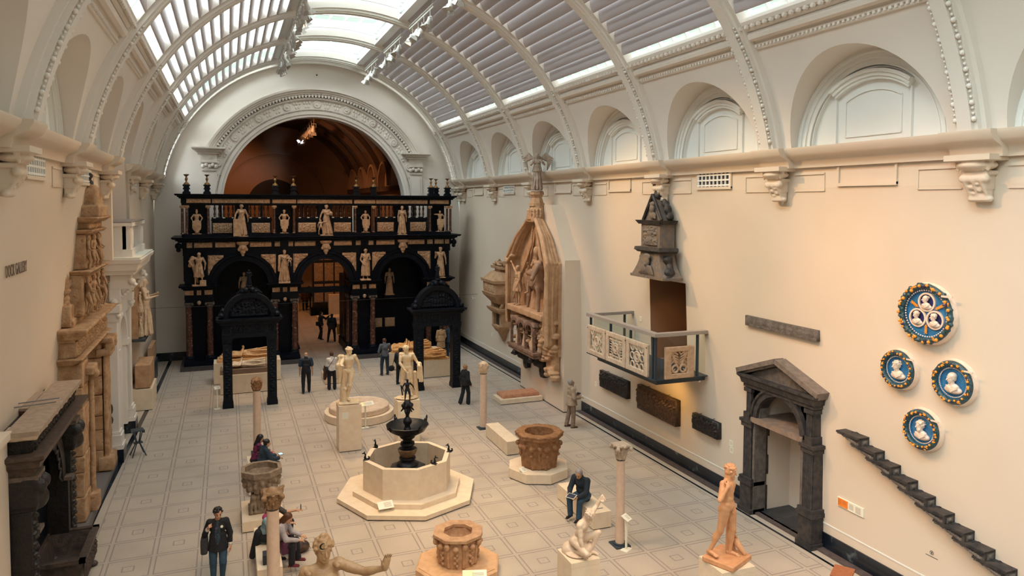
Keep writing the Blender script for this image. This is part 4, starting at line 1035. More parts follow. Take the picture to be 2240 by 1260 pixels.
# statues in front of the screen
def put(name,label,cat,prims,m,loc,rz=0,res=.02,k=.02,group=None,**kw):
    o=carved(name,prims,m,None,res,k,loc=loc,rz=rz,**kw); return tag(o,label,cat,group)
G1='standing saints over the columns of the choir screen'; G2='virtue statues on the parapet of the choir screen'; G3='shield bearers between the small columns of the gallery'
j=skel(1.58,head=(.25,.35,0),aR=((-1,.1,-.55),(.45,-.5,-.75)),aL=((.45,0,-1),(-.15,-.35,-1)),lR=((-.15,0,-1),(-.05,0,-1)),lL=((.1,-.55,-.8),(0,.25,-1)))
pr=lift(head_prims(j,True)+hair_prims(j,'short')+body_prims(j,nude=False)+robe_prims(j,.22,(.13,.12),n=9),.06)+slab_prims(.62,.42,.07)+lift([('c',V(-.30,.12,1.2),V(-.05,.16,.10),.10,.05),('c',V(-.26,.04,1.28),V(-.38,.10,.9),.09,.08),('b',V(.16,-.12,.10),(.14,.10,.12),.02)]+sash_prims(j,1,4),.06)
put('saint_statue','alabaster bearded man in a cloak, leftmost statue over the screen columns','statue',pr,alab,(1.32,15.42,4.03),.1,.018,.014,G1,amp=.006,nsc=40)
j=skel(1.60,head=(.35,.2,0),aR=((-.2,.1,-1),(-.02,-.2,-1)),aL=((.3,-.2,-1),(-.1,-.9,.15)),female=True)
ch=skel(.62,head=(-.5,0,0),aR=((-.6,-.4,-.4),(.2,-.6,.1)),aL=((.4,-.6,-.6),(-.3,-.5,-.5)),lR=((-.2,-.9,-.2),(0,-.2,-1)),lL=((.2,-.8,-.3),(0,0,-1)),pz=.0)
pr=lift(head_prims(j)+hair_prims(j,'bun')+body_prims(j,nude=False,male=False)+robe_prims(j,.02,(.145,.12))+sash_prims(j,-1,6),.08)+slab_prims(.55,.42,.09)+lift(xform(head_prims(ch)+hair_prims(ch)+body_prims(ch),t=(.24,-.16,1.08)),0)
pr+=lift([('c',V(-.22,-.02,1.25),V(-.26,-.08,.55),.07,.05)],.08)
put('saint_statue','alabaster woman carrying a small child, statue left of the middle passage','statue',pr,alab,(5.18,15.42,4.03),-.05,.016,.012,G1,amp=.005,nsc=45)
j=skel(1.58,head=(.1,.25,0),aR=((-.25,.05,-1),(.35,-.45,-.75)),aL=((.25,.05,-1),(-.45,-.6,.1)))
pr=lift(head_prims(j)+hair_prims(j,'curly',3)+body_prims(j,nude=False)+robe_prims(j,.10,(.135,.115),n=8)+sash_prims(j,1,5)+[('c',V(.16,.05,.9),V(.22,.08,.35),.07,.04)],.07)+slab_prims(.52,.40,.08)
put('saint_statue','alabaster man wrapped in a mantle, statue right of the middle passage','statue',pr,alab,(9.15,15.42,4.03),0,.017,.014,G1,amp=.006,nsc=42)
j=skel(1.64,head=(-.25,.15,0),aR=((-.35,.05,-1),(-.1,-.6,.75)),aL=((.3,0,-1),(.1,-.1,-1)))
pr=lift(head_prims(j,True)+hair_prims(j,'curly',5)+body_prims(j,nude=False)+robe_prims(j,.03,(.13,.11),n=10)+sash_prims(j,-1,6),.03)+slab_prims(.5,.4,.05)+[('c',V(-.22,-.12,1.25),V(-.32,-.22,1.42),.03,.025)]
put('saint_statue','alabaster robed man with raised hand, rightmost statue over the screen columns','statue',pr,alab,(13.12,15.42,4.03),-.05,.018,.014,G1,amp=.005,nsc=45)
j=skel(1.54,head=(.1,.25,0),aR=((-.55,-.1,-1),(-.1,-.5,-.85)),aL=((.5,.1,-1),(.1,.3,-.9)),female=True)
pr=lift(head_prims(j)+hair_prims(j,'curly',7)+body_prims(j,nude=False,male=False)+robe_prims(j,.02,(.15,.12))+sash_prims(j,1,4),.05)+slab_prims(.6,.36,.05)+[('b',V(-.26,-.17,.44),(.12,.06,.42),.01),('b',V(-.10,-.14,.44),(.08,.05,.42),.01)]
put('virtue_statue','alabaster woman leaning on a tall block, left statue on the screen parapet','statue',pr,alab,(3.24,15.46,6.335),0,.016,.013,G2,amp=.005,nsc=45)
j=skel(1.52,head=(.1,.2,0),aR=((-.5,0,-1),(-.25,-.15,-1)),aL=((.5,0,-1),(-.7,-.6,.1)),female=True)
ch=skel(.78,head=(.5,-.4,0),aR=((-.4,0,-1),(0,-.2,-1)),aL=((.8,-.3,.1),(.9,-.2,.35)),lR=((-.3,0,-1),(0,0,-1)),lL=((.25,0,-1),(0,.1,-1)))
pr=lift(head_prims(j)+hair_prims(j,'curly',9)+body_prims(j,nude=False,male=False)+robe_prims(j,.02,(.145,.12),off=(.05,0)),.06)+slab_prims(.62,.40,.06)+xform(head_prims(ch)+hair_prims(ch,'curly',4,20)+body_prims(ch),t=(-.28,-.10,.06))+[('c',V(.0,-.20,1.08),V(.22,-.18,1.10),.05,.07),('e',V(.20,-.22,1.14),(.08,.07,.07))]
put('virtue_statue','alabaster woman with a child at her side, middle statue on the parapet','statue',pr,alab,(7.22,15.46,6.335),0,.015,.012,G2,amp=.004,nsc=48)
j=skel(1.50,head=(.1,.2,0),aR=((-.2,.05,-1),(-.05,-.1,-1)),aL=((.3,.1,-1),(.1,.2,-1)),female=True)
pr=lift(head_prims(j)+hair_prims(j,'bun')+body_prims(j,nude=False,male=False)+robe_prims(j,.02,(.135,.12),n=9,ph=1)+sash_prims(j,-1,5),.04)+slab_prims(.5,.38,.05)
put('virtue_statue','alabaster woman in flowing dress, arms lowered, right statue on the parapet','statue',pr,alab,(11.06,15.46,6.335),0,.016,.013,G2,amp=.005,nsc=45)
SL=['in a helmet, behind a rounded shield, leftmost bay','with a cape, behind a pointed shield, second bay from the left','in a laced bodice, behind a smooth shield, third bay from the left','with one arm held out, rightmost bay']
for i,x in enumerate((1.26,5.21,9.19,13.13)):
    j=skel(1.12,head=((-.1,.1,0,0)[i],.15,0),aR=((-.6,-.1,-.8),(.35,-.5,-.75)) if i<3 else ((-.9,-.3,.0),(-.2,-.9,.1)),aL=((.6,-.1,-.8),(-.35,-.5,-.75)),female=i==2)
    pr=lift(head_prims(j)+(hair_prims(j,'short') if i!=1 else hair_prims(j,'short')+[('e',j['head']+V(0,0,.08),(.07,.07,.05))])+body_prims(j,nude=False),.03)+slab_prims(.40,.26,.04)
    sh_=[('b',V(0,-.17,.52),(.20,.03,.16),.03),('b',V(0,-.17,.33),(.17,.03,.12),.05),('e',V(0,-.17,.18),(.10,.03,.13))] if i!=0 else [('b',V(0,-.17,.50),(.20,.03,.14),.04),('e',V(0,-.17,.36),(.20,.035,.24)),('e',V(0,-.17,.12),(.07,.03,.07))]
    if i==0: pr+= [('e',j['head']+V(0,0,.12),(.05,.05,.06))]
    put('shield_bearer_statue','small alabaster figure '+SL[i],'statue',pr+sh_,alab,(x,15.58,6.47),0,.015,.010,G3,amp=.003,nsc=60)
# ---------------------------------------------------------------- the second hall beyond the great arch
YF=56.0
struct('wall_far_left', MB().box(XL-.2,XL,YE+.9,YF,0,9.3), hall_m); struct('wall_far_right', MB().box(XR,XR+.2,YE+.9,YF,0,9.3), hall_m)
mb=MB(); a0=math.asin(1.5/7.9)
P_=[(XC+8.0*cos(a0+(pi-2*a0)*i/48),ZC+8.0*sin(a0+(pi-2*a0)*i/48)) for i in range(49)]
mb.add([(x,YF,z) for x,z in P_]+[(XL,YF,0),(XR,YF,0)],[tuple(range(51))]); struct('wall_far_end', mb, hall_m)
fa=MB()
for r0,r1,d in ((4.75,4.85,.12),(4.90,5.0,.2),(5.05,5.18,.3)): fa.arcband(XC,ZC,r0,r1,YF-d,YF,0,pi,48)
struct('trim_far_arch', fa, hall_m, SM)
struct('window_far', MB().arcband(XC,7.65,0.01,2.65,YF-.06,YF-.02,0,pi,40), mat('unlit_opening',(.006,.007,.010),None,rough=.6))
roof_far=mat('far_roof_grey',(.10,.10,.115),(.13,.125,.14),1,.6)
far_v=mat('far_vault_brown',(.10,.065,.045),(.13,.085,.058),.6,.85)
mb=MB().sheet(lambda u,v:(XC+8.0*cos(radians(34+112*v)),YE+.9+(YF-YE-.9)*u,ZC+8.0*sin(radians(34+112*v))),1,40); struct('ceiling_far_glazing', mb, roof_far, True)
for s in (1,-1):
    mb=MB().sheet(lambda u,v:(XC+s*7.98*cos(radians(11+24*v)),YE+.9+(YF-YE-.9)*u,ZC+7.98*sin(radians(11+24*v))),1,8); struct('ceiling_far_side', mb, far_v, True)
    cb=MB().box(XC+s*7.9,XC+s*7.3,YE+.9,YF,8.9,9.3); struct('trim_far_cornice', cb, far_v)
    for k in range(7):
        y=23+5*k; lun=MB().arcband(y+2.5,9.3,0,1.7,XC+s*7.45,XC+s*7.95,0,pi,20,axis='x').arcband(y+2.5,9.3,1.75,1.95,XC+s*6.9,XC+s*7.6,0,pi,20,axis='x'); struct('window_far_lunette', lun, hall_m, SM)
for k in range(7):
    y=23+5*k; rb=MB().arcband(XC,ZC,7.55,7.95,y-.2,y+.2,radians(11),radians(169),60); struct('trim_far_rib', rb, far_v, SM)
for k in range(30):
    y=20+1.2*k; 
lv=MB()
for a in range(96,144,4):
    x=XC+7.7*cos(radians(a)); z=ZC+7.7*sin(radians(a)); lv.box(x-.04,x+.04,YE+1,YF,z-.12,z+.12)
struct('ceiling_far_slats', lv, roof_far)
struct('wall_far_inner', MB().box(XL,XC-4.75,YE+.9,YE+1.0,0,9.3).box(XC+4.75,XR,YE+.9,YE+1.0,0,9.3), hall_m)
# what stands in the second hall
g=thing('painted_screen','tall dark painted screen with panels in the second hall, beyond the passage','screen',(9.3,31,0))
MB().box(-1.15,1.15,0,.25,.5,5.6).build('panel_frame',dark_wood,g)
for k in range(3):
    for r_ in range(3): relief('painted_panel',.62,1.3,alab_dark,g,(-.72+.72*k,-.01,.9+1.5*r_),0,seed=170+k*3+r_,depth=.02,n=4)
MB().box(-1.3,1.3,-.3,.5,0,.5).build('base',black_oak,g)
def plinth(label,x0,x1,y0,y1,h,m=cream,base=True,rz=0,group=None,cat='plinth',name='plinth',par=None,gap=.02):
    cx,cy=(x0+x1)/2,(y0+y1)/2
    o=thing(name,label,cat,(cx,cy,0),rz,group)
    w,d=(x1-x0)/2,(y1-y0)/2
    MB().box(-w,w,-d,d,.025,h).build('body',m,o)
    MB().box(-w+gap,w-gap,-d+gap,d-gap,0,.03).build('shadow_gap_base',ink,o)
    return o
plinth('cream plinth at the left edge of the passage view in the second hall',6.9,7.35,32.9,33.6,1.25)
plinth('tall cream block right of the passage view in the second hall',9.2,10.3,30.4,31.2-.3,1.46)
plinth('low cream platform in the second hall behind the two walking women',8.24,10.6,28.2,29.6,.18)
def ledge_box(label,loc,w,d,h): o=tag(MB().box(-w/2,w/2,-d/2,d/2,0,h).build('pilaster_block',hall_m,None,False,loc),label,'pilaster'); return o
ledge_box('pale orange pilaster block left in the passage view, second hall',(6.6,36,0),1.4,.8,7)
# warm track lamps of the second hall, and one added cool spot
def ceiling_track(): pass
for k in range(9):
    y=37+2.0*k*.9
spot((9.2,26,14.2),(8,28,0),1500,70,(1,.40,.12)); spot((5,28,14.2),(7.5,34,0),1500,70,(1,.40,.12)); spot((9.2,40,14.2),(7,45,2),1800,80,(1,.38,.12))
spot((5,44,14.0),(2.5,YF,8.5),1500,60,(1,.35,.10)); spot((9.2,22.5,13.0),(7.6,22.5,0),900,60,(1,.42,.14)); spot((5.2,36,13.0),(14.5,42,10),1600,90,(1,.40,.16)); spot((9,46,13.5),(5.5,56,14.2),700,60,(.62,.60,.75))  # last spot added: cool glow in place of skylight on the far end wall
# track spotlights, under the lantern edges of both halls
sp0=thing('track_spotlight','x','spotlight',(0,0,0))
SPM=mat('spotlight_paint',(.62,.60,.56),None,rough=.4)
M_=Matrix.Rotation(radians(28),4,'X')
MB().lathe([(.03,0),(.085,-.02),(.09,-.20),(.12,-.26),(.12,-.34),(.10,-.34)],14,caps=True).tf(Matrix.Translation((0,0,-.30))@M_).build('lamp_body',SPM,sp0,SM); LB_=bpy.data.objects['lamp_body']
MB().box(-.01,.01,-.01,.01,-.32,0).box(-.12,-.10,-.015,.015,-.42,-.22).box(.10,.12,-.015,.015,-.42,-.22).box(-.12,.12,-.015,.015,-.25,-.22).build('yoke',SPM,sp0)
bd=MB()
for q in range(4):
    bd.add([tuple(Matrix.Rotation(pi/2*q,3,'Z')@Vector(v)) for v in ((-.10,-.12,-.34),(.10,-.12,-.34),(.14,-.19,-.48),(-.14,-.19,-.48),(-.10,-.125,-.345),(.10,-.125,-.345),(.14,-.195,-.485),(-.14,-.195,-.485))],[(0,1,2,3),(7,6,5,4),(0,4,5,1),(1,5,6,2),(2,6,7,3),(3,7,4,0)])
bd.tf(Matrix.Translation((0,0,-.30))@M_).build('barn_door',mat('barn_door_metal',(.45,.43,.40),None,rough=.5),LB_)
MB().lathe([(.001,-.335),(.095,-.335),(.095,-.33),(.001,-.33)],12).tf(Matrix.Translation((0,0,-.30))@M_).build('lens',mat('lamp_glow',(1,.7,.35),None,emis=(1,.55,.2),es=2.2),LB_)
n_=0
ORD=['first','second','third','fourth','fifth','sixth','seventh','eighth','ninth','tenth','eleventh','twelfth','thirteenth','fourteenth']
def track(x,y0,y1,z,n,side,lab,rods=True):
    global n_
    o=thing('light_track',lab,'light track',(x,(y0+y1)/2,z)); L=(y1-y0)/2
    MB().box(-.03,.03,-L,L,0,.05).box(-.03,.03,-L,L,.12,.15).build('rail',SPM,o)
    for q in (-.9,0,.9): MB().box(-.012,.012,L*q-.012,L*q+.012,.0,.55).build('hanger_rod',SPM,o)
    rs=random.Random(int(y0*3+x))
    for k in range(n):
        s=sp0 if n_==0 else dup(sp0); n_+=1
        s.location=(x+rs.uniform(-.03,.03),y0+(y1-y0)*(k+.5)/n,z); s.rotation_euler=(0,0,rs.uniform(-1.6,1.6)+(pi/2 if side>0 else -pi/2))
        s.scale=(.95,)*3
        s['label']='spotlight with barn doors, '+ORD[k]+' along the '+lab.split(' light')[0]+' track, '+('right' if side>0 else 'left')+' side of the lantern'
        s['group']='spotlights on the '+('right' if side>0 else 'left')+' ceiling tracks'
nm=['farthest','second farthest','third farthest','nearest seen']
for k,(y0,y1,n) in enumerate(((13,16.4,3),(8,11.6,4),(3,6.6,4),(-2.2,1.6,3))):
    track(9.38,y0,y1,14.80,n,1,nm[k]+' light track hung along the right edge of the roof lantern')
    track(5.10,y0,y1,14.95,n+2,-1,nm[k]+' light track hung along the left edge of the roof lantern')
o=thing('light_track','light track with glowing lamps in the dark vault of the second hall','light track',(9.1,44,14.6)); MB().box(-.03,.03,-7,7,0,.1).build('rail',ink,o)
for q in (-6.5,0,6.5): MB().box(-.02,.02,q-.02,q+.02,0,.75).build('hanger_rod',ink,o)
for k in range(8):
    s=dup(sp0); s.location=(9.1,38+1.75*k,14.6); s.scale=(1.6,)*3; s.rotation_euler=(0,0,.5*k)
    s['label']='glowing spotlight, '+ORD[k]+' from the near end of the track in the second hall'; s['group']='spotlights of the second hall'
# ---------------------------------------------------------------- things standing on the floor
def octo(r,z0,z1,rot=-pi/2,r1=None,cx=0,cy=0): return MB().ngon(8,cx,cy,r,r if r1 is None else r1,z0,z1,rot)
# two blackened arch monuments
def arch_monument(x,label,y=8.35,seed=0):
    o=thing('arch_monument',label,'monument',(x,y,0))
    for s in (-1,1):
        a=s*.82
        mb=MB().box(a-.17,a+.17,-.22,.24,.26,2.62).box(a-.20,a+.20,-.25,.27,0,.14).box(a-.19,a+.19,-.24,.26,.14,.20).box(a-.175,a+.175,-.225,.25,.20,.26)
        mb.box(a-.18,a+.18,-.23,.25,2.44,2.50).box(a-.20,a+.20,-.25,.27,2.66,2.74).box(a-.18,a+.18,-.23,.25,2.56,2.66)
        mb.build('pier',bronze_black,o)
        relief('pier_carving',.22,1.9,bronze_black,o,(a,-.225,.42),0,seed=seed+int(a*10)+30,depth=.02,blobs=[(.03*(-1)**q,.05+.105*q,.07,.045,1.) for q in range(18)])
        relief('capital_carving',.28,.16,bronze_black,o,(a,-.235,2.5),0,seed=seed+3,depth=.025,n=4)
    en=MB().box(-1.02,1.02,-.25,.27,2.74,2.90).box(-1.0,1.0,-.23,.25,2.90,3.28)
    en.sweep(corn(3.26,3.50,.20),rect_path(-1.02,1.02,-.25,.27),True).box(-1.02,1.02,-.25,.27,3.26,3.5)
    en.build('entablature',bronze_black,o)
    relief('frieze_carving',1.9,.30,bronze_black,o,(0,-.235,2.93),0,seed=seed+5,depth=.03,n=12)
    ty=MB().arcband(0,3.50,.80,.95,-.24,.20,0,pi,36).arcband(0,3.5,.93,.99,-.28,.22,0,pi,36)
    ty.build('arch_rim',bronze_black,o,SM)
    MB().arcband(0,3.5,0,.82,-.12,.16,0,pi,30).build('tympanum',bronze_black,o,SM)
    rs=np.random.RandomState(seed); bl=[]
    for q in range(11):
        u=-.62+.124*q; z=sqrt(max(0,.72**2-u*u))*rs.uniform(.45,.8); bl+= [(u,z,.05,.05,1.),(u+.02,z*.55,.07,z*.4,.8),(u-.05,z*.75,.09,.025,.7),(u,.09,.10,.07,.8)]
    relief('tympanum_scene',1.56,.76,bronze_black,o,(0,-.125,3.51),0,seed=seed,depth=.07,blobs=bl,mask=lambda u,z:u*u+(z+.02)**2<.76**2,res=.025)
    for s in (-1,1):
        pr=[('c',V(s*1.02,-.26,3.62),V(s*1.02,.10,3.62),.11,.11),('e',V(s*.96,-.1,3.78),(.10,.12,.10)),('c',V(s*1.02,-.30,3.62),V(s*1.02,-.2,3.62),.05,.05),('-c',V(s*1.02,-.40,3.62),V(s*1.02,-.28,3.62),.02,.02),('c',V(s*.9,-.1,3.72),V(s*.98,-.1,3.9),.05,.03),('b',V(s*1.02,-.08,3.52),(.12,.16,.03),.01)]
        carved('side_scroll',pr,bronze_black,o,.02,.02)
    pr=[('c',V(s*.115,-.24,4.60),V(s*.115,.08,4.60),.10,.10) for s in (-1,1)]+[('b',V(0,-.06,4.50),(.30,.15,.06),.02)]
    for q in range(5): 
        for s in (-1,1): pr.append(('c',V(s*.2,-.08,4.52),V(s*(.26+.05*q),-.1,4.66-.05*q),.035,.03))
    for s in (-1,1): pr.append(('c',V(s*.115,-.30,4.60),V(s*.115,-.2,4.60),.05,.05))
    carved('crest_scroll',pr,bronze_black,o,.02,.015)
    return o
arch_monument(3.36,'black stone arch monument with two piers, framing the pale effigy, left half of the hall',seed=11)
arch_monument(10.97,'black stone arch monument with two piers, framing the wooden effigies, right half of the hall',seed=29)
j=skel(.66,head=(0,.25,0),aR=((-.2,0,-1),(.3,-.5,-.3)),aL=((.2,0,-1),(-.3,-.5,-.3)))
figp=lift(head_prims(j)+hair_prims(j)+body_prims(j,nude=False)+robe_prims(j,.0,(.15,.13)),.03)+[('e',V(0,0,.03),(.12,.12,.04))]
for x,l in ((3.36,'left'),(10.97,'right')):
    tag(carved('crowning_figure',figp,bronze_black,None,.013,.012,loc=(x,8.28,4.70)),'small blackened robed figure on top of the '+l+' arch monument','statue')
# tomb plinths with lying effigies
plinth('cream plinth carrying the amber-coloured effigy behind the left arch monument',1.96,4.76,12.2,13.2,.93)
plinth('cream plinth with the white effigy right behind the left arch monument',2.24,4.22,10.3,11.3,.80)
plinth('cream plinth carrying the farther wooden effigies behind the right arch monument',9.66,12.25,12.25,13.2,.84)
plinth('cream plinth carrying the nearer wooden effigies behind the right arch monument',9.95,12.12,10.2,11.2,.80)
RX=np.array([[0,0,1.],[-1,0,0],[0,-1,0]]); RXm=np.array([[0,0,-1.],[1,0,0],[0,-1,0]])
def effigy(name,label,m,loc,L=1.75,headleft=True,base=.08,w=.34,seed=0,res=.018,mb=None,extra=()):
    j=skel(L,head=(0,-.1,0),aR=((-.12,0,-1),(.55,-.55,-.25)),aL=((.12,0,-1),(-.55,-.55,-.25)),lR=((-.0,0,-1),(0,0,-1)),lL=((.0,0,-1),(0,0,-1)))
    pr=head_prims(j)+hair_prims(j)+body_prims(j,nude=False)+robe_prims(j,.03,(.14,.10),(.10,.07),n=9,amp=.10)
    R=RXm if headleft else RX; pr=xform(pr,R,(L/2 if headleft else -L/2,0,.14))
    hx=(-1 if headleft else 1)*(L/2-.14)
    pr+= [('b',V(hx,0,.04),(.17,.24,.07),.04),('e',V(-hx*.98,0,.10),(.10,.15,.11))]
    o=thing(name,label,'effigy',loc)
    MB().box(-L/2-.12,L/2+.12,-w,w,0,base).build('slab',mb or m,o)
    carved('lying_figure',xform(pr,t=(0,0,base)),m,o,res,.02,amp=.006,nsc=40,seed=seed,clip=base-.01)
    return o
effigy('lying_effigy','amber-coloured lying effigy on a slab, behind the left arch monument',mat('amber_alabaster',(.62,.33,.13),(.70,.42,.19),9,.45,.3,40),(3.36,12.7,.935),2.25,True,.12,.42)
effigy('lying_effigy','white marble lying effigy on a grey-sided slab, behind the left arch monument',mat('pale_marble',(.70,.56,.42),(.76,.63,.48),9,.5,.3,40),(3.23,10.8,.805),1.75,True,.20,.40,mb=mat('brown_grey_slab',(.20,.13,.09),None))
effigy('lying_effigy','wooden lying effigy on the farther plinth, behind the right arch monument',gilt_wood,(10.85,12.95,.845),1.9,True,.05,.22)
effigy('lying_effigy','wooden lying effigy at the front of the farther plinth',gilt_wood,(10.85,12.5,.845),1.9,True,.05,.21,seed=3)
effigy('lying_effigy','wooden lying effigy at the back of the nearer plinth',gilt_wood,(11.0,10.95,.805),1.85,True,.05,.22,seed=4)
effigy('lying_effigy','wooden lying effigy at the front edge of the nearer plinth',gilt_wood,(11.05,10.46,.805),1.85,True,.05,.22,seed=5)
# slender display columns
def corinth(o,m,z,r,w,h,seed=0,broken=False,res=.012):
    pr=[('c',V(0,0,z+.02),V(0,0,z+h*.75),r*1.05,r*1.35),('b',V(0,0,z+h*.93),(w*.46,w*.46,h*.06),.01)]
    for k in range(4):
        a=pi/4+pi/2*k; c,s=cos(a),sin(a)
        pr+= [('e',V(c*w*.60,s*w*.60,z+h*.76),(w*.13,w*.13,w*.14),None,.01),('c',V(c*r*1.1,s*r*1.1,z+h*.45),V(c*w*.56,s*w*.56,z+h*.86),.03,.035)]
    for lay,(zz,q) in enumerate(((.10,1.1),(.36,1.25))):
        for k in range(8):
            a=2*pi*(k+.5*lay)/8; c,s=cos(a),sin(a); pr+= [('c',V(c*r*q,s*r*q,z+h*zz),V(c*r*(q+.22),s*r*(q+.22),z+h*(zz+.26)),.022,.018),('e',V(c*r*(q+.35),s*r*(q+.35),z+h*(zz+.28)),(.022,.022,.018),None,.008)]
    for k in range(4): a=pi/2*k; pr.append(('e',V(cos(a)*w*.44,sin(a)*w*.44,z+h*.88),(.035,.035,.03)))
    if broken:
        for q in ((-.18,-.20,z+h),(.22,.05,z+h*1.0),(.05,-.24,z+h*.96)): pr.append(('-e',V(*q),(.09,.08,.06)))
        pr+= [('c',V(.16,.12,z+h*.9),V(.21,.15,z+h*1.0),.05,.03)]
    carved('capital',pr,m,o,res,.012,amp=.004,nsc=70,seed=seed)
colm=mat('column_limestone',(.62,.45,.34),(.67,.50,.38),9,.5)
def dcolumn(label,x,y,H,m,r=.115,w=.40,ch=.36,seed=0,broken=False,res=.012,gap=True):
    o=thing('display_column',label,'column',(x,y,0))
    MB().box(-.19,.19,-.19,.19,0,.035).lathe([(.15,.035),(.15,.06),(r+.005,.07)],20).build('base_plate',steel,o,SM)
    MB().lathe([(r,.05),(r*.99,H*.5),(r*.93,H-ch-.01)],28).build('shaft',colm,o,SM)
    MB().lathe([(r*.98,H-ch-.015),(r*1.0,H-ch),(r*.98,H-ch+.015)],24).build('collar',ink,o,SM)
    corinth(o,m,H-ch,r*.93,w,ch,seed,broken,res); return o
dcolumn('slender stone column with leafy capital, in front of the left arch monument',3.40,2.45,2.40,brown_stone,.12,.30,.36,1)
dcolumn('slender stone column beside the narrow cream bench, right of the fountain',10.99,2.32,2.36,marble2,.125,.30,.38,2)
dcolumn('tall stone column with scrolled capital, right of the seated man in navy',11.10,-7.16,2.42,mat('capital_limestone',(.38,.30,.23),(.50,.40,.31),9,.6,.5,40),.105,.40,.37,3,res=.010)
dcolumn('stone column with broken brown capital, beside the seated group, bottom left',3.36,-7.02,2.36,mat('dark_brown_capital',(.20,.11,.05),(.30,.17,.085),8,.6,.5,40,c3=(.34,.27,.23)),.125,.40,.36,4,True,res=.010)
# benches
plinth('long narrow cream stone bench beyond the brown carved wellhead',10.77,11.22,-.62,1.42,.45,cat='bench',name='stone_bench')
o=plinth('cream stone bench on which the man in navy is sitting',10.86,11.36,-6.28,-4.22,.42,cat='bench',name='stone_bench')
MB().box(-.12,.12,-.02,.02,.417,.423).build('slot',stone_grey,o,loc=(.02,-.80,0))
plinth('cream stone bench under the group of seated visitors, bottom left',3.08,3.58,-6.32,-4.22,.45,cat='bench',name='stone_bench')
plinth('cream stone bench under the seated couple, mostly hidden by the stone font',3.05,3.5,-1.1,.9,.45,cat='bench',name='stone_bench')
# fountain
fo=thing('fountain_basin','octagonal cream stone fountain basin on two octagonal steps, centre of the hall','fountain',(7.14,-2.41,0))
octo(1.88,0,.03).build('shadow_gap_base',ink,fo); octo(1.92,.03,.14).build('lower_step',cream,fo); octo(1.50,.14,.27).build('upper_step',cream,fo)
MB().ring(8,0,0,1.22,1.08,.27,1.08,-pi/2).build('basin_wall',cream,fo); octo(1.09,.26,.30).build('basin_floor',stone_grey,fo)
fb=thing('bronze_fountain','dark bronze tiered fountain with wide bowl and small standing figure, inside the octagonal basin','fountain',(7.14,-2.41,.30))
octo(.34,0,.30,r1=.36).build('pedestal_foot',stone_dark,fb); MB().ngon(8,0,0,.36,.50,.28,.34,-pi/2).ngon(8,0,0,.50,.50,.34,.46,-pi/2).ngon(8,0,0,.50,.42,.46,.50,-pi/2).build('stone_base',stone_dark,fb)
MB().lathe([(.29,.50),(.30,.53),(.27,.58),(.20,.62),(.20,.66),(.23,.69),(.22,.73),(.17,.75)],28).build('turned_foot',bronze,fb,SM)
MB().lathe([(.17,.75),(.21,.80),(.25,.88),(.27,.95),(.24,.97)],28,fold=lambda a,z:.02*sin(14*a)).build('gilded_cup',bronze_f,fb,SM)
MB().lathe([(.24,.97),(.14,1.0),(.14,1.03),(.20,1.08),(.19,1.14),(.12,1.17),(.13,1.22),(.20,1.27),(.22,1.32),(.20,1.36)],28).build('stem',bronze,fb,SM)
bowl_=MB().lathe([(.10,1.32),(.30,1.37),(.48,1.47),(.56,1.60),(.585,1.63),(.56,1.645),(.50,1.58),(.30,1.50),(.08,1.47)],48,fold=lambda a,z:(.02*sin(24*a) if z<1.6 else .012*sin(12*a))).build('bowl',bronze,fb,SM)
for k in range(4):
    a=pi/2*k+.35; c,s=cos(a),sin(a); carved('bowl_mask',[('c',V(.53*c,.53*s,1.56),V(.64*c,.64*s,1.70),.045,.03),('e',V(.60*c,.60*s,1.64),(.05,.05,.06)),('e',V(.64*c,.64*s,1.74),(.025,.025,.035))],bronze,bowl_,.013,.012)
MB().lathe([(.09,1.47),(.10,1.52),(.075,1.56),(.075,1.62),(.12,1.68),(.125,1.74),(.09,1.80),(.05,1.84),(.05,1.90),(.085,1.98),(.09,2.02),(.055,2.06)],24,fold=lambda a,z:.03*sin(8*a)).build('upper_stem',bronze,fb,SM)
pr=[('c',V(0,0,2.04),V(0,0,2.20),.09,.11)]
for k in range(6): a=pi/3*k; pr+= [('e',V(.12*cos(a),.12*sin(a),2.16),(.05,.05,.06)),('c',V(.10*cos(a),.10*sin(a),2.10),V(.17*cos(a),.17*sin(a),2.02),.03,.02)]
carved('mask_knop',pr,bronze,fb,.012,.015)
j=skel(.66,head=(.2,.1,0),aR=((-.6,-.1,-.8),(.2,-.3,-.7)),aL=((.7,.1,-.7),(.2,-.5,-.7)),lR=((-.15,-.1,-1),(-.05,.2,-1)),lL=((.2,-.2,-1),(0,.3,-1)))
carved('standing_boy',lift(head_prims(j)+hair_prims(j,'curly',2,20)+body_prims(j)+[('c',V(-.16,-.1,.24),V(-.20,-.12,.50),.02,.02),('e',V(0,0,.0),(.09,.09,.04))],2.25),bronze,fb,.010,.010)
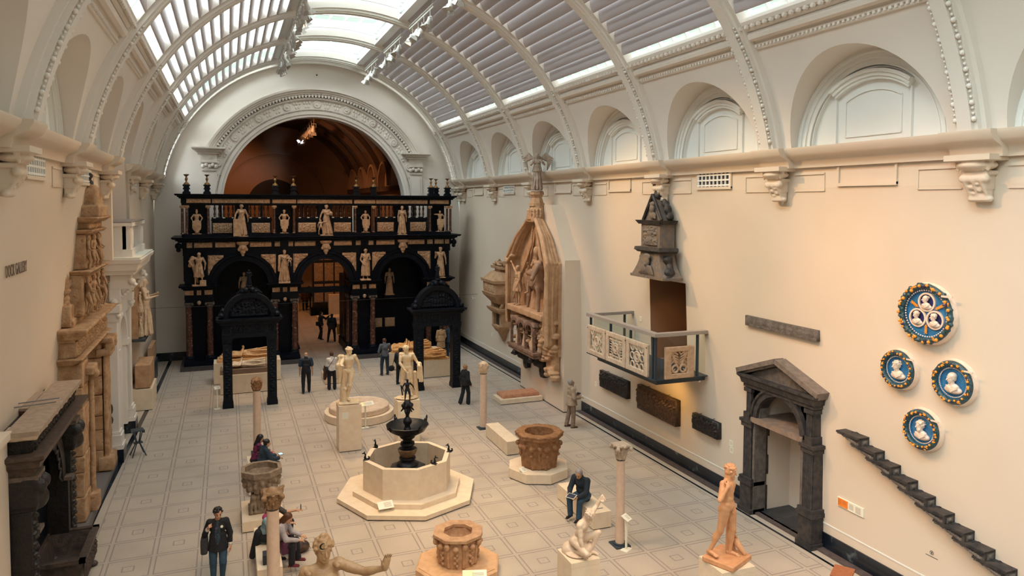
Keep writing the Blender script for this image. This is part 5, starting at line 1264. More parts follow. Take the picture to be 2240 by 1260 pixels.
# creatures on the basin rim
sea=[('c',V(0,0,.05),V(.02,0,.13),.055,.05),('c',V(.02,0,.13),V(.0,0,.24),.045,.028),('c',V(0,0,.24),V(.05,0,.31),.028,.028),('c',V(.05,0,.31),V(.13,0,.29),.034,.020),('c',V(-.06,0,.05),V(-.14,0,.09),.045,.04),('c',V(-.14,0,.09),V(-.14,0,.16),.035,.02),('c',V(-.14,0,.16),V(-.09,0,.17),.02,.015),('c',V(.0,-.05,.04),V(.09,-.07,.02),.03,.02),('c',V(.0,.05,.04),V(.09,.07,.02),.03,.02),('e',V(-.03,0,.03),(.11,.07,.035)),('e',V(.04,0,.355),(.02,.015,.03))]
sv,sf=carve(sea,.010,.015); sfst=None
for a,l,rz in ((-180,'left corner',2.9),(-8,'right corner',2.6),(128,'far left corner',1.9),(-62,'near right edge',-.6)):
    r_=1.15 if a!=-62 else 1.08
    x=7.14+r_*cos(radians(a)); y=-2.41+r_*sin(radians(a))
    if sfst is None: o=link_mesh('rim_creature',sv*.66,sf,bronze,None,True); sfst=o
    else: o=sfst.copy(); COL.objects.link(o)
    o.location=(x,y,1.065); o.rotation_euler=(0,0,rz); tag(o,'small bronze sea creature on the basin rim, '+l,'figurine','bronze creatures on the fountain rim')
# low label stands
def label_stand(label,x,y,h,rz=0,w=.30,d=.20,post=True,z=0,yellow=False,legs=1):
    o=thing('label_stand',label,'label',(x,y,z),rz)
    if legs==1:
        MB().box(-.02,.02,-.02,.02,0,h).build('post',label_m,o); MB().box(-.13,.13,-.09,.09,0,.012).build('foot',label_m,o)
    else:
        for s in (-1,1): MB().box(s*w*.3-.015,s*w*.3+.015,-.015,.015,0,h).build('post',colm,o)
        MB().box(-w*.42,w*.42,-.06,.06,0,.008).build('foot',label_m,o)
    mb=MB().box(-w/2,w/2,-d/2,d/2,-.008,.008).tf(Matrix.Translation((0,0,h))@Matrix.Rotation(radians(28),4,'X')); mb.build('plate',label_m,o); pl_=o.children[-1] if False else [c for c in bpy.data.objects if c.parent==o and c.name.startswith('plate')][-1]
    tx=MB()
    for r_ in range(5): tx.box(-w*.1,w*.38,-d*.3+r_*d*.13,-d*.3+r_*d*.13+d*.05,.0085,.0095)
    tx.tf(Matrix.Translation((0,0,h))@Matrix.Rotation(radians(28),4,'X')).build('text',ink_soft,pl_)
    if yellow: MB().box(-w*.48,0,-d*.48,d*.48,.0085,.0093).tf(Matrix.Translation((0,0,h))@Matrix.Rotation(radians(28),4,'X')).build('colour_field',label_y,o)
    return o
label_stand('white tilted label on two short legs, on the front step of the fountain',6.28,-3.62,.14,.33-.25,.40,.24,z=.14,legs=2)
label_stand('white label on a thin post, just right of the tall scrolled column',11.12,-7.42,.76,.5,.20,.20)
label_stand('wide label on a post in front of the round stone disc',7.08,3.84,.86,.2,.62,.20,yellow=True)
label_stand('small white label on a thin post, left of the left arch monument',2.15,8.25,.82,.3,.22,.16)
o=label_stand('white label lying on the octagonal base of the brown wellhead',10.45,-2.75,.04,.5,.22,.20,z=.30,legs=2)
label_stand('pale label at the bottom edge, beside the octagonal wellhead base',7.25,-7.92,.05,-.3,.50,.30,z=.28,legs=2,yellow=True)
# wellheads
wb=thing('plinth','octagonal cream plinth under the brown carved wellhead','plinth',(11.08,-2.38,0)); octo(.88,0,.03).build('shadow_gap_base',ink,wb); octo(.92,.03,.29).build('body',cream,wb)
w1=thing('wellhead','brown carved wellhead with leaves and octagonal rim, beyond the seated man','wellhead',(11.10,-2.40,.295))
def bellfn(pr,n,r0,r1,h,kind):
    for k in range(n):
        a=2*pi*k/n; c,s=cos(a),sin(a)
        if kind=='leaf':
            pr+= [('c',V(c*(r0+.02),s*(r0+.02),.04),V(c*(r0+.06),s*(r0+.06),h*.42),.06,.05),('e',V(c*(r0+.13),s*(r0+.13),h*.45),(.06,.06,.05))]
            for q in (-.16,.16): b=a+q; pr.append(('c',V(cos(b)*(r0+.03),sin(b)*(r0+.03),.06),V(cos(b)*(r0+.05),sin(b)*(r0+.05),h*.36),.035,.025))
            b=a+pi/n; pr+= [('c',V(cos(b)*(r0+.04),sin(b)*(r0+.04),h*.3),V(cos(b)*(r1-.02),sin(b)*(r1-.02),h*.68),.05,.06),('e',V(cos(b)*(r1+.03),sin(b)*(r1+.03),h*.72),(.09,.09,.08)),('e',V(c*(r1-.01),s*(r1-.01),h*.66),(.10,.10,.08)),('-e',V(c*(r0+.12),s*(r0+.12),h*.58),(.05,.05,.04))]
pr=[('c',V(0,0,.02),V(0,0,.05),.50,.50)]; pr=[('r',V(0,0,0),V(0,0,.86),(.49,.49),(.60,.60),8,.012,0)]
bellfn(pr,8,.47,.58,.92,'leaf')
for k in range(8):
    a=pi/8+pi/4*k; c,s=cos(a),sin(a); a2=a+pi/4
    pr.append(('c',V(.66*c,.66*s,.90),V(.66*cos(a2),.66*sin(a2),.90),.045,.045)); pr.append(('c',V(.69*c,.69*s,.98),V(.69*cos(a2),.69*sin(a2),.98),.035,.035))
pr+= [('r',V(0,0,.84),V(0,0,1.02),(.62,.62),(.66,.66),8,.01,0),('-e',V(0,0,1.12),(.43,.43,.9)),('-e',V(.0,.68,1.03),(.05,.05,.05))]
carved('carved_body',pr,brown_stone,w1,.018,.02,amp=.009,nsc=34)

w2b=thing('plinth','orange-toned octagonal plinth under the near wellhead, bottom centre','plinth',(7.17,-7.02,0))
octo(.88,0,.05,rot=-pi/8-pi/8).build('shadow_gap_base',ink,w2b); MB().ngon(8,0,0,.94,.94,.05,.22,-pi/2).ngon(8,0,0,.94,.90,.22,.25,-pi/2).ngon(8,0,0,.88,.88,.25,.265,-pi/2).build('body',mat('amber_slab',(.60,.36,.19),(.68,.43,.25),7,.5,.2,40),w2b)
w2=thing('wellhead','tan octagonal wellhead with arcaded sides and round mouth, bottom centre','wellhead',(7.17,-7.02,.27))
pr=[('r',V(0,0,0),V(0,0,.60),(.395,.395),(.44,.44),8,.008,0),('c',V(0,0,.02),V(0,0,.03),.40,.40)]
for k in range(16):
    a=2*pi*k/16; c,s=cos(a),sin(a)
    if k%2==0: pr+= [('c',V(.415*c,.415*s,.04),V(.445*c,.445*s,.44),.035,.035,.008),('e',V(.50*c,.50*s,.50),(.06,.06,.075),None,.012),('e',V(.53*c,.53*s,.52),(.03,.03,.035),None,.005)]
    else:
        pr.append(('e',V(.475*c,.475*s,.46),(.065,.065,.06),None,.012))
        for q in range(6): pr.append(('e',V(.435*cos(a+.05*(-1)**q),.435*sin(a+.05*(-1)**q),.08+.06*q),(.035,.035,.035),None,.006))
for k in range(8):
    a=-pi/2+pi/4*k; a2=a+pi/4; pr.append(('c',V(.47*cos(a),.47*sin(a),.62),V(.47*cos(a2),.47*sin(a2),.62),.04,.04))
pr+= [('-e',V(0,0,.75),(.34,.34,.62))]
carved('arcaded_body',pr,tan_stone,w2,.011,.012,amp=.003,nsc=60)
MB().ring(8,0,0,.56,.325,.60,.66,-pi/2).build('rim',tan_stone,w2)
# font with lions
plinth('cream square plinth under the carved stone font',2.84,3.80,-3.40,-2.05,.27)
f1=thing('stone_font','octagonal stone font with carved figures and a lion at its foot','font',(3.32,-2.72,.275))
pr=[('c',V(0,0,.04),V(0,0,.5),.17,.15),('b',V(0,0,.035),(.32,.32,.03),.01)]
for k in range(8):
    a=pi/8+pi/4*k; c,s=cos(a),sin(a); pr+= [('c',V(.22*c,.22*s,.05),V(.24*c,.24*s,.50),.04,.04),('e',V(.34*c,.34*s,.60),(.07,.07,.10)),('e',V(.42*c,.42*s,.72),(.06,.06,.08)),('e',V(.44*c,.44*s,.84),(.045,.045,.05))]
    a+=pi/8; c,s=cos(a),sin(a); pr+= [('e',V(.38*c,.38*s,.66),(.08,.08,.09)),('e',V(.43*c,.43*s,.78),(.05,.05,.07))]
for s in (-1,1): pr+= [('c',V(s*.22,-.20,.16),V(s*.20,-.22,.36),.09,.08),('e',V(s*.20,-.27,.42),(.08,.08,.08)),('c',V(s*.16,-.30,.24),V(s*.16,-.32,.06),.035,.04),('c',V(s*.25,-.30,.24),V(s*.26,-.32,.06),.035,.04)]
pr+= [('r',V(0,0,.54),V(0,0,.92),(.34,.34),(.47,.47),8,.03,0),('-e',V(0,0,1.02),(.40,.40,.36))]
carved('carved_stem_and_bowl',pr,font_stone,f1,.017,.02,amp=.007,nsc=45,seed=2)
MB().ring(8,0,0,.52,.42,.92,1.06,-pi/8).build('rim',font_stone,f1)
# round stone disc
rb=thing('plinth','low round cream base under the stone disc','plinth',(7.1,5.25,0)); MB().lathe([(1.21,0),(1.21,.02)],64).build('shadow_gap_base',ink,rb); MB().lathe([(1.26,.02),(1.26,.28)],72).build('body',cream,rb,SM)
dm=mat('pale_worn_marble',(.62,.46,.34),(.70,.55,.42),5,.55,.4,30)
rd=thing('stone_disc','large round marble disc with worn relief and a square hole','relief',(7.1,5.25,.285))
pr=[('r',V(0,0,0),V(0,0,.20),(1.10,1.10),(1.10,1.10),6,.003,0)]
for k in range(40): a=2*pi*k/40; b=2*pi*(k+1)/40; pr.append(('c',V(1.04*cos(a),1.04*sin(a),.20),V(1.04*cos(b),1.04*sin(b),.20),.03,.03))
rs=np.random.RandomState(5)
for k in range(40):
    a=rs.rand()*6.28; q=rs.uniform(.25,.85); p=V(q*cos(a),q*sin(a),.20); e=p+V(rs.uniform(-.2,.2),rs.uniform(-.2,.2),0); pr.append(('c',p,e,.03,.025))
pr.append(('-b',V(.05,.15,.22),(.22,.2,.10),.01))
carved('carved_disc',pr,dm,rd,.026,.015,amp=.004,nsc=30)
# red slab on low plinth, small low plinth by the visitors
plinth('low cream plinth under the red stone slab by the right wall',12.6,14.42,4.85,5.80,.20)
tag(carved('red_stone_slab',[('b',V(0,0,.07),(.80,.36,.07),.02)],slab_red,None,.03,.01,loc=(13.55,5.38,.20),amp=.004,nsc=20),'flat reddish stone slab lying on a low cream plinth by the right wall','slab')
o=plinth('low cream tray plinth beside the woman with the shoulder bag',6.52,7.5,10.6,12.0,.32)
o=tag(MB().box(-.42,.42,-.6,.6,0,.12).build('dark_slab',stone_dark,None,False,(7.0,11.3,.325)),'dark stone slab on the low plinth beside the woman with shoulder bag','slab')
# marble statues on plinths
def splinth(label,x,y,w,d,h,rz=0,lab=True):
    o=plinth(label,x-w/2,x+w/2,y-d/2,y+d/2,h,rz=rz)
    MB().box(-w/2-.001,w/2+.001,-d/2-.001,d/2+.001,h-.105,h-.10).build('joint',colm,o)
    if lab: MB().box(-w/2+.10,-w/2+.30,-d/2-.006,-d/2,h-.42,h-.20).build('label_plate',label_m,o)
    return o
splinth('tall cream plinth under the marble youth with laurel, left of the fountain',6.20,1.85,.72,.62,1.50)
splinth('tall cream plinth under the marble nude behind the bronze fountain',8.14,1.95,.74,.62,1.44)
j=skel(1.80,sh=(1,.10,.05),head=(.75,.05,.05),aR=((-.42,-.05,-1),(.25,-.8,.25)),aL=((.45,.25,-1),(.12,.05,-1)),lR=((-.03,.03,-1),(.0,.03,-1)),lL=((-.15,-.28,-1),(-.18,.30,-1)),tR=(-.2,-1,0),tL=(.3,-1,0))
pr=lift(head_prims(j)+hair_prims(j,'wreath',3,30)+body_prims(j),.08)
pr+=lift([('c',j['sR']+V(.02,-.06,.03),j['sR']+V(-.06,.08,0),.075,.09),('c',j['sR']+V(0,.08,0),j['wR']+V(-.05,.16,-.05),.09,.10),('c',j['wR']+V(-.02,.02,-.02),j['wR']+V(-.06,.05,-.55),.09,.05),('c',j['sR']+V(.04,-.08,0),j['wR']+V(0,-.02,.02),.05,.07),('c',j['wR']+V(-.10,.08,0),j['wR']+V(-.11,.10,-.42),.07,.04)],.08)
for q in range(5): pr.append(('c',j['sR']+V(.05-.035*q,-.09+.02*q,.10),j['wR']+V(-.12+.03*q,.02,.02),.022,.02,.01))
pr+= [('c',V(-.16,-.02,.06),V(-.18,-.06,.52),.13,.10),('c',V(-.18,-.06,.50),V(-.17,-.12,1.10),.085,.055),('e',V(-.12,-.12,.50),(.07,.07,.06)),('e',V(0,0,.04),(.36,.28,.05)),('b',V(0,0,.03),(.33,.25,.03),.03)]
G4='marble figures on tall plinths around the fountain'
put('youth_statue','creamy marble youth with laurel wreath and cloak, leaning on a tree stump','statue',pr,marble,(6.20,1.85,1.505),-.12,.0125,.014,G4)
j=skel(1.78,sh=(1,-.08,-.04),head=(-.45,.40,0),aR=((-.10,-.45,-1),(.55,-.45,-.8)),aL=((.55,.10,-1),(.10,-.9,-.10)),lR=((-.10,-.05,-1),(-.02,.05,-1)),lL=((.10,-.25,-1),(-.05,.35,-1)),tL=(.3,-1,0))
pr=lift(head_prims(j)+hair_prims(j,'curly',5,46)+body_prims(j),.08)
pr+=lift([('c',j['wL']+V(.03,.06,0),j['wL']+V(.10,.06,-.55),.08,.07),('c',j['wL']+V(.0,.02,-.05),j['wL']+V(.0,.04,-.45),.05,.05)],.08)+[('c',V(.30,.08,.05),V(.28,.05,.85),.11,.07),('c',V(.08,-.30,.08),j['wR']+V(.10,-.12,.0),.035,.03),('e',V(0,0,.04),(.38,.28,.05))]
for q in range(4): pr.append(('c',j['wL']+V(.02+.03*q,.0,.0),j['wL']+V(.02+.04*q,-.01,-.5),.018,.018,.01))
put('nude_statue','creamy marble nude man looking down, resting on a club, behind the bronze fountain','statue',pr,marble,(8.14,1.95,1.445),-.15,.0125,.014,G4)
splinth('cream plinth under the crouching marble boy, bottom right of centre',8.80,-9.56,.60,.62,1.30,lab=False)
j=skel(1.55,spine=(.16,-.30,1),sh=(1,.15,.28),hp=(1,0,0),head=(.15,.75,0),aL=((.85,.10,.42),(.25,-.30,.75)),aR=((-.10,-.25,-1),(.12,-.25,-1)),lR=((-.12,-1,-.30),(.10,1.0,-.22)),lL=((.62,-.75,.42),(-.35,.25,-1)),tL=(.5,-1,0),tR=(0,.6,-1),pz=0.0)
# settle so that the lowest joint rests on the base
zmin=min(j['kR'][2],j['aL'][2]-.02,j['aR'][2]); 
for k in list(j):
    if isinstance(j[k],np.ndarray) and j[k].shape==(3,) and k not in('sp','sh','hp','tR','tL','fwd'): j[k]=j[k]+V(0,0,-zmin+.05)
pr=head_prims(j)+hair_prims(j,'curly',8,60)+body_prims(j,male=True,dL=V(-.2,-.25,-.9),nL=V(-.5,-.4,-.2),curl=(.7,.9))
pr+= [('c',V(.10,.02,.05),V(.12,.05,.28),.18,.12),('c',V(-.05,.15,.04),V(.22,.0,.06),.16,.15),('e',V(.04,.0,.03),(.28,.26,.05)),('c',V(.05,-.15,.06),V(.22,-.12,.12),.08,.09)]
put('crouching_boy_statue','pale marble boy crouching with one arm raised behind his head, bottom right of centre','statue',pr,marble2 if False else mat('cool_cream_marble',(.66,.50,.37),(.74,.58,.44),8,.45,.2,40),(8.78,-9.55,1.30),.35,.0105,.013,None)
splinth('cream plinth under the orange-toned standing nude, bottom right',11.22,-10.90,.74,.70,1.35,rz=0,lab=False)
j=skel(1.80,sh=(1,.12,-.02),spine=(.0,.03,1),head=(.55,.32,.05),aR=((-.62,-.15,-.72),(.58,-.30,.95)),aL=((.28,.30,-1),(.05,.10,-1)),lR=((-.08,.16,-1),(-.16,.42,-1)),lL=((.04,-.12,-1),(.02,.12,-1)),tR=(-.2,-1,0),tL=(.25,-1,0),pz=None)
pr=lift(head_prims(j)+hair_prims(j,'curly',12,60)+body_prims(j,dR=V(.75,.1,.45),nR=V(.2,.7,-.3),curl=(.8,.5)),.10)
pr+=lift([('c',j['wL']+V(.01,.03,0),V(.27,.02,.12),.045,.06)],.0)
rs=np.random.RandomState(4)
for q in range(42):
    t=q/41.; c0=j['wL']*(1-t)+V(.27,-.02,.26)*t; pr.append(('e',c0+V(rs.uniform(-.05,.05),rs.uniform(-.06,.03),.10-.10*t),(.026,.026,.028),None,.006))
pr+= [('c',V(.24,.06,.06),V(.24,.08,.70),.085,.06),('c',V(.26,-.10,.26),V(.27,-.22,.13),.060,.034),('e',V(.26,-.06,.30),(.065,.06,.06)),('e',V(.22,-.06,.35),(.02,.014,.025)),('e',V(.30,-.06,.35),(.02,.014,.025)),('b',V(.05,.02,.05),(.36,.32,.05),.02)]
put('nude_youth_statue','orange-toned marble nude youth, hand raised to the shoulder, grapes and beast head at his leg','statue',pr,orange_lit_marble,(11.20,-10.92,1.355),.42,.0095,.012,None)
splinth('plinth under the statue with the raised hand, below the bottom edge',3.78,-12.62,.70,.66,1.66,lab=False)
j=skel(2.12,sh=(1,.25,.05),head=(.28,-.04,.08),aR=((-.5,.3,-1),(-.2,.3,-1)),aL=((.90,-.42,-.22),(.78,-.60,.36)),female=True,lR=((-.04,0,-1),(0,.05,-1)),lL=((.05,-.15,-1),(0,.3,-1)))
pr=lift(head_prims(j)+hair_prims(j,'topknot')+hair_prims(j,'curly',14,60)+body_prims(j,male=False,dL=V(.18,-.05,1),nL=V(.35,-.9,.0),curl=(.5,.28),fr=.0046),.08)+robe_prims(j,.02,(.14,.12))
for s,a in ((1,0),(-1,0)):
    for q in range(7): pr.append(('e',j['s'+('L' if s>0 else 'R')]+V(s*-.03+.01*(-1)**q,-.02+.03*(q-3),.10+.01*(q%2)),(.035,.03,.03)))
pr.append(('e',V(0,0,.05),(.35,.30,.06)))
o=put('huntress_statue','golden-brown statue of a woman with crescent in her hair, hand held out, bottom edge','statue',pr,mat('shaded_brown_marble',(.44,.245,.12),(.54,.33,.165),8,.4,.3,40),(3.66,-12.6,1.66),-.12,.0105,.012,None)  # shade on the backlit statue is put into this brown
hc=j['head']+V(0,0,.08); R_=j['Rh']; cp_=[]
for q in range(9):
    a=radians(-60-240*q/8); cp_.append(tuple(hc+R_@V(-.05+.035*cos(a),-.135,.105+.035*sin(a))))
m_=MB().tube(cp_,.008,6,rr=[.003,.006,.009,.011,.012,.011,.009,.006,.003]).build('crescent',bronze,o,SM)
# high stool by the left wall
st=thing('folding_stool','dark blue-grey high stool near the white pilasters of the left wall','stool',(-.12,3.55,0),.3)
MB().box(-.17,.17,-.17,.17,.80,.83).box(-.17,-.13,-.17,.17,.74,.80).box(.13,.17,-.17,.17,.74,.80).build('seat',steel,st)
for sx,sy in ((-1,-1),(1,-1),(-1,1),(1,1)):
    MB().tube([(sx*.11,sy*.11,.78),(sx*.04,sy*.05,.42),(sx*.20,sy*.18,0)],.018,6).build('leg',steel,st,SM)
MB().box(-.13,.13,-.09,.09,.40,.43).build('footrest',steel,st)
# ---------------------------------------------------------------- right wall (local x runs towards the camera end, -y faces the room)
RW=-pi/2
def rthing(name,label,cat,Y,z,dd=0,group=None):
    return thing(name,label,cat,(wr(Y,z)-dd,Y,z),RW,group)
# plaster pier behind the equestrian tomb
pp=MB().prism([(3.05,0),(7.42,0),(7.42,5.85),(6.2,7.95),(4.35,7.95),(3.05,5.85)],14.5,15.6,axis='x'); struct('wall_pier', pp, plaster)
struct('trim_pier_shadow_gap', MB().box(14.485,15.2,3.035,7.435,0,.03), ink)
# casket tomb
o=thing('wall_tomb','tan stone wall tomb with sarcophagus on brackets, farthest on the right wall','tomb',(wr(11,3)-.0,10.95,0),RW)
def trap(z0,z1,w0,w1,d0,d1): return MB().add([(-w0,0,z0),(w0,0,z0),(w0*.86,-d0,z0),(-w0*.86,-d0,z0),(-w1,0,z1),(w1,0,z1),(w1*.86,-d1,z1),(-w1*.86,-d1,z1)],[(0,1,2,3),(7,6,5,4),(3,2,6,7),(2,1,5,6),(0,3,7,4),(1,0,4,5)])
for nm,a in (('lid',(4.36,4.72,.92,.66,.86,.55)),('cornice',(4.22,4.36,1.08,1.10,.92,.95)),('chest',(3.72,4.22,.98,.98,.84,.84)),('moulding',(3.56,3.72,.98,1.06,.84,.90)),('chest_underside',(3.18,3.56,.62,.98,.50,.84)),('shelf',(2.86,2.98,.86,.90,.66,.70)),('shelf_base',(2.72,2.86,.70,.86,.5,.66)),('lower_shelf',(1.98,2.10,.60,.64,.48,.5)),('pendant',(1.30,1.78,.05,.32,.08,.30)),('pendant_top',(1.78,1.98,.40,.55,.34,.46)),('neck',(4.72,4.86,.45,.45,.4,.4)),('bier',(4.86,4.98,.78,.80,.5,.52))):
    trap(*a).build(nm,stone_tomb,o)
for s in (-1,1):
    carved('scroll_bracket',[('c',V(s*.55,-.1,2.98),V(s*.70,-.1,3.15),.10,.09),('c',V(s*.55,-.4,2.98),V(s*.68,-.4,3.15),.10,.09),('c',V(s*.55,-.1,3.0),V(s*.55,-.42,3.0),.09,.09)],stone_tomb,o,.03,.03)
    block('lower_pier',stone_tomb,o,s*.52-.10,s*.52+.10,-.45,0,2.10,2.72)
MB().box(-.42,.42,-.30,0,2.10,2.72).build('lower_core',stone_dark,o)
for k,x in enumerate((-.5,0,.5)): relief('chest_panel',.42,.34,stone_tomb,o,(x,-.85,3.80),0,seed=200+k,depth=.03,n=3)
j=skel(1.55,head=(0,-.1,0),aR=((-.12,0,-1),(.55,-.55,-.25)),aL=((.12,0,-1),(-.55,-.55,-.25)),lR=((0,0,-1),(0,0,-1)),lL=((0,0,-1),(0,0,-1)))
carved('lying_figure',xform(head_prims(j)+hair_prims(j)+body_prims(j,nude=False)+robe_prims(j,.03,(.14,.10),(.10,.07),n=9),RXm,(.78,-.26,5.08)),stone_tomb,o,.022,.02,amp=.005,nsc=40)
# equestrian tomb
o=thing('equestrian_tomb','tall orange-tan stone tomb with horse and rider under a parted stone curtain','tomb',(14.5,5.30,0),RW)
tent=[]
rs=np.random.RandomState(3)
for s,xe in ((-1,-2.38),(1,2.12)):
    for k in range(24):
        t=k/23.; yb=-.10-.60*(1-t) if s>0 else -.04-.56*(1-t); w=.03*sin(k*2.4); rr=.062+.016*(k%2)
        top=V(s*.28*(1-t*.2),-.42*(1-t*.75),7.45); mid=V(xe*(.98-.10*t)+w,yb+w*.6,5.62+.12*sin(k*.95)); md=(top+mid)/2+V(s*(.10+w),w,.10)
        tent.append(('c',top,md,rr,rr)); tent.append(('c',md,mid,rr,rr+.01))
        bot=V(xe*(.98-.13*t)+s*.03*sin(k*1.3),yb+.03*sin(k*2.),2.9 if s<0 else 2.6)
        tent.append(('c',mid,bot,rr+.004,rr*.9))
    for k in range(4): tent.append(('c',V(xe*.80,-.58+.05*k,5.75),V(xe*.92,-.66+.04*k,5.45),.07,.06)); 
    for k in range(7): tent.append(('c',V(xe*.93+s*.03*(-1)**k,-.66+.04*k,5.6),V(xe*.84+s*.05*k,-.70+.05*k,2.9),.042,.036,.008))
    for k in range(9): q=k/8.; tent.append(('c',V(s*.15+s*q*.1,-.30,7.1-.1*k),V(xe*(.35+.55*q),-.20-.02*k,5.5-.2*k),.035,.03,.01))
carved('stone_curtain',tent,stone_tomb,o,.027,.014,amp=.006,nsc=18,seed=3)
MB().prism([(-2.15,2.1),(2.0,2.1),(2.0,5.7),(.3,7.4),(-.3,7.4),(-2.2,5.6)],-.14,.0,axis='y').build('curtain_back',stone_tomb,o)
pr=[('b',V(0,-.22,7.35),(.36,.30,.10),.03),('r',V(0,-.2,7.4),V(0,-.2,7.92),(.42,.36),(.32,.26),9,.03,0)]
for q in range(3):
    for k in range(9): a=-pi+pi*k/8; pr.append(('e',V(.39*cos(a),-.2+.33*sin(a),7.72-.12*q),(.07,.06,.09),None,.008))
pr+= [('b',V(0,-.52,7.47),(.22,.04,.13),.02),('e',V(-.32,-.45,7.44),(.07,.07,.14)),('e',V(.32,-.45,7.44),(.07,.07,.14))]
carved('canopy_cap',pr,stone_tomb,o,.026,.02,amp=.005,nsc=40)
MB().ngon(8,0,-.2,.34,.34,7.90,8.02).ngon(8,0,-.2,.30,.22,8.02,8.26).ngon(8,0,-.2,.24,.28,8.26,8.36).ngon(8,0,-.2,.31,.31,8.36,8.46).build('finial_pedestal',stone_tomb,o)
# rider, horse, page
H=[('e',V(-.42,-.30,4.92),(.62,.31,.35)),('e',V(.10,-.34,4.94),(.36,.30,.40)),('e',V(-.92,-.24,4.98),(.36,.30,.37)),('c',V(.25,-.40,5.08),V(.52,-.58,5.50),.25,.16),('c',V(.40,-.36,5.2),V(.50,-.46,5.62),.10,.07),
   ('e',V(.56,-.66,5.56),(.12,.16,.14)),('c',V(.57,-.72,5.52),V(.62,-.92,5.16),.115,.075),('e',V(.62,-.93,5.12),(.08,.085,.09)),('c',V(.50,-.56,5.66),V(.48,-.57,5.78),.04,.02),('c',V(.62,-.58,5.66),V(.64,-.59,5.78),.04,.02),
   ('c',V(.22,-.50,4.72),V(.26,-.52,4.28),.13,.07),('c',V(.26,-.52,4.28),V(.26,-.52,3.84),.06,.05),('e',V(.28,-.54,3.76),(.075,.075,.06)),
   ('c',V(.16,-.20,4.72),V(.34,-.22,4.32),.13,.07),('c',V(.34,-.22,4.32),V(.34,-.22,3.84),.06,.05),('e',V(.34,-.22,3.76),(.07,.07,.06)),
   ('c',V(-.98,-.38,4.85),V(-.88,-.42,4.32),.18,.08),('c',V(-.88,-.42,4.32),V(-.98,-.44,3.84),.07,.05),('e',V(-.96,-.46,3.76),(.075,.075,.06)),
   ('c',V(-1.0,-.12,4.85),V(-.80,-.14,4.32),.17,.08),('c',V(-.80,-.14,4.32),V(-.84,-.15,3.84),.07,.05),('c',V(-1.22,-.2,5.0),V(-1.28,-.2,4.3),.07,.05),
   ('b',V(-.32,-.36,5.22),(.28,.32,.06),.03),('b',V(-.32,-.62,4.95),(.24,.03,.22),.03),('c',V(.34,-.60,5.12),V(.05,-.66,4.82),.03,.03)]
for k in range(7): H.append(('e',V(.28+.045*k,-.34-.035*k,5.30+.065*k),(.07,.05,.07)))
for s in (-1,1): H.append(('e',V(.57+s*.085,-.74,5.50),(.022,.03,.022)))
carved('horse',xform(H,None,(.55,.10,-.45),1.08),mat('horse_stone',(.24,.14,.085),(.31,.19,.12),5,.6,.3,30),o,.024,.03)
j=skel(1.78,head=(.35,.05,0),aR=((-.35,-.25,-1),(.15,-.75,.55)),aL=((.3,-.3,-1),(.4,-.8,-.1)),lR=((-.75,-.45,-1),(-.1,-.05,-1)),lL=((.45,-.6,-1),(-.05,0,-1)),pz=0)
pr=xform(head_prims(j)+hair_prims(j)+body_prims(j,nude=False)+[('r',V(0,0,-.30),V(0,0,.30),(.26,.24),(.15,.12),9,.12,0)],rotz(.5),(.28,-.26,5.20))
hd=rotz(.5)@j['head']+V(.28,-.26,5.20); pr+= [('c',hd+V(0,0,.11),hd+V(0,0,.14),.145,.15),('c',hd+V(0,0,.20),hd+V(0,0,.24),.18,.18)]
carved('rider',pr,stone_tomb,o,.018,.02,amp=.004,nsc=40)
j=skel(1.62,head=(.5,.05,0),aR=((-.8,-.1,.7),(-.5,-.1,.6)),aL=((.3,-.2,-1),(.3,-.5,-.8)))
carved('page_figure',xform(head_prims(j)+hair_prims(j,'curly',4)+body_prims(j,nude=False)+[('r',V(0,0,.55),V(0,0,1.05),(.24,.20),(.15,.12),9,.10,0)],None,(-1.25,-.50,3.72),1.06),stone_tomb,o,.02,.02,amp=.004,nsc=40)
pr=[('c',V(-.1,-.12,3.75),V(-.3,-.15,4.35),.30,.12)]
for k in range(5): pr.append(('c',V(-.45+.18*k,-.28,3.72),V(-.4+.12*k,-.24,4.35),.06,.04))
carved('fallen_figure',pr,stone_tomb,o,.03,.03,amp=.01,nsc=20)
pr=[('b',V(-.15,-.38,3.58),(1.85,.36,.13),.05)]
for k in range(60):
    x=rs.uniform(-1.95,1.75); z=rs.uniform(2.2,3.6); pr.append(('e',V(x,-.30-.25*rs.rand(),z),(rs.uniform(.12,.24),.16,rs.uniform(.07,.12)),None,.02))
for k in range(46):
    x=rs.uniform(.9,2.1); z=rs.uniform(1.15+.55*(2.1-x)*.5,3.5); pr.append(('e',V(x,-.28,z),(rs.uniform(.13,.22),.20,rs.uniform(.06,.11)),None,.02))
pr+= [('b',V(0,-.15,2.9),(1.9,.14,.75),.05),('b',V(1.55,-.14,1.9),(.40,.13,.65),.05)]
carved('rocky_ground',pr,stone_tomb,o,.034,.03,amp=.008,nsc=20)
carved('side_valance',[('c',V(1.98+.04*(-1)**k,-.46,4.9-.28*k),V(1.92-.04*(-1)**k,-.46,4.62-.28*k),.035,.03) for k in range(8)],stone_tomb,o,.02,.01)
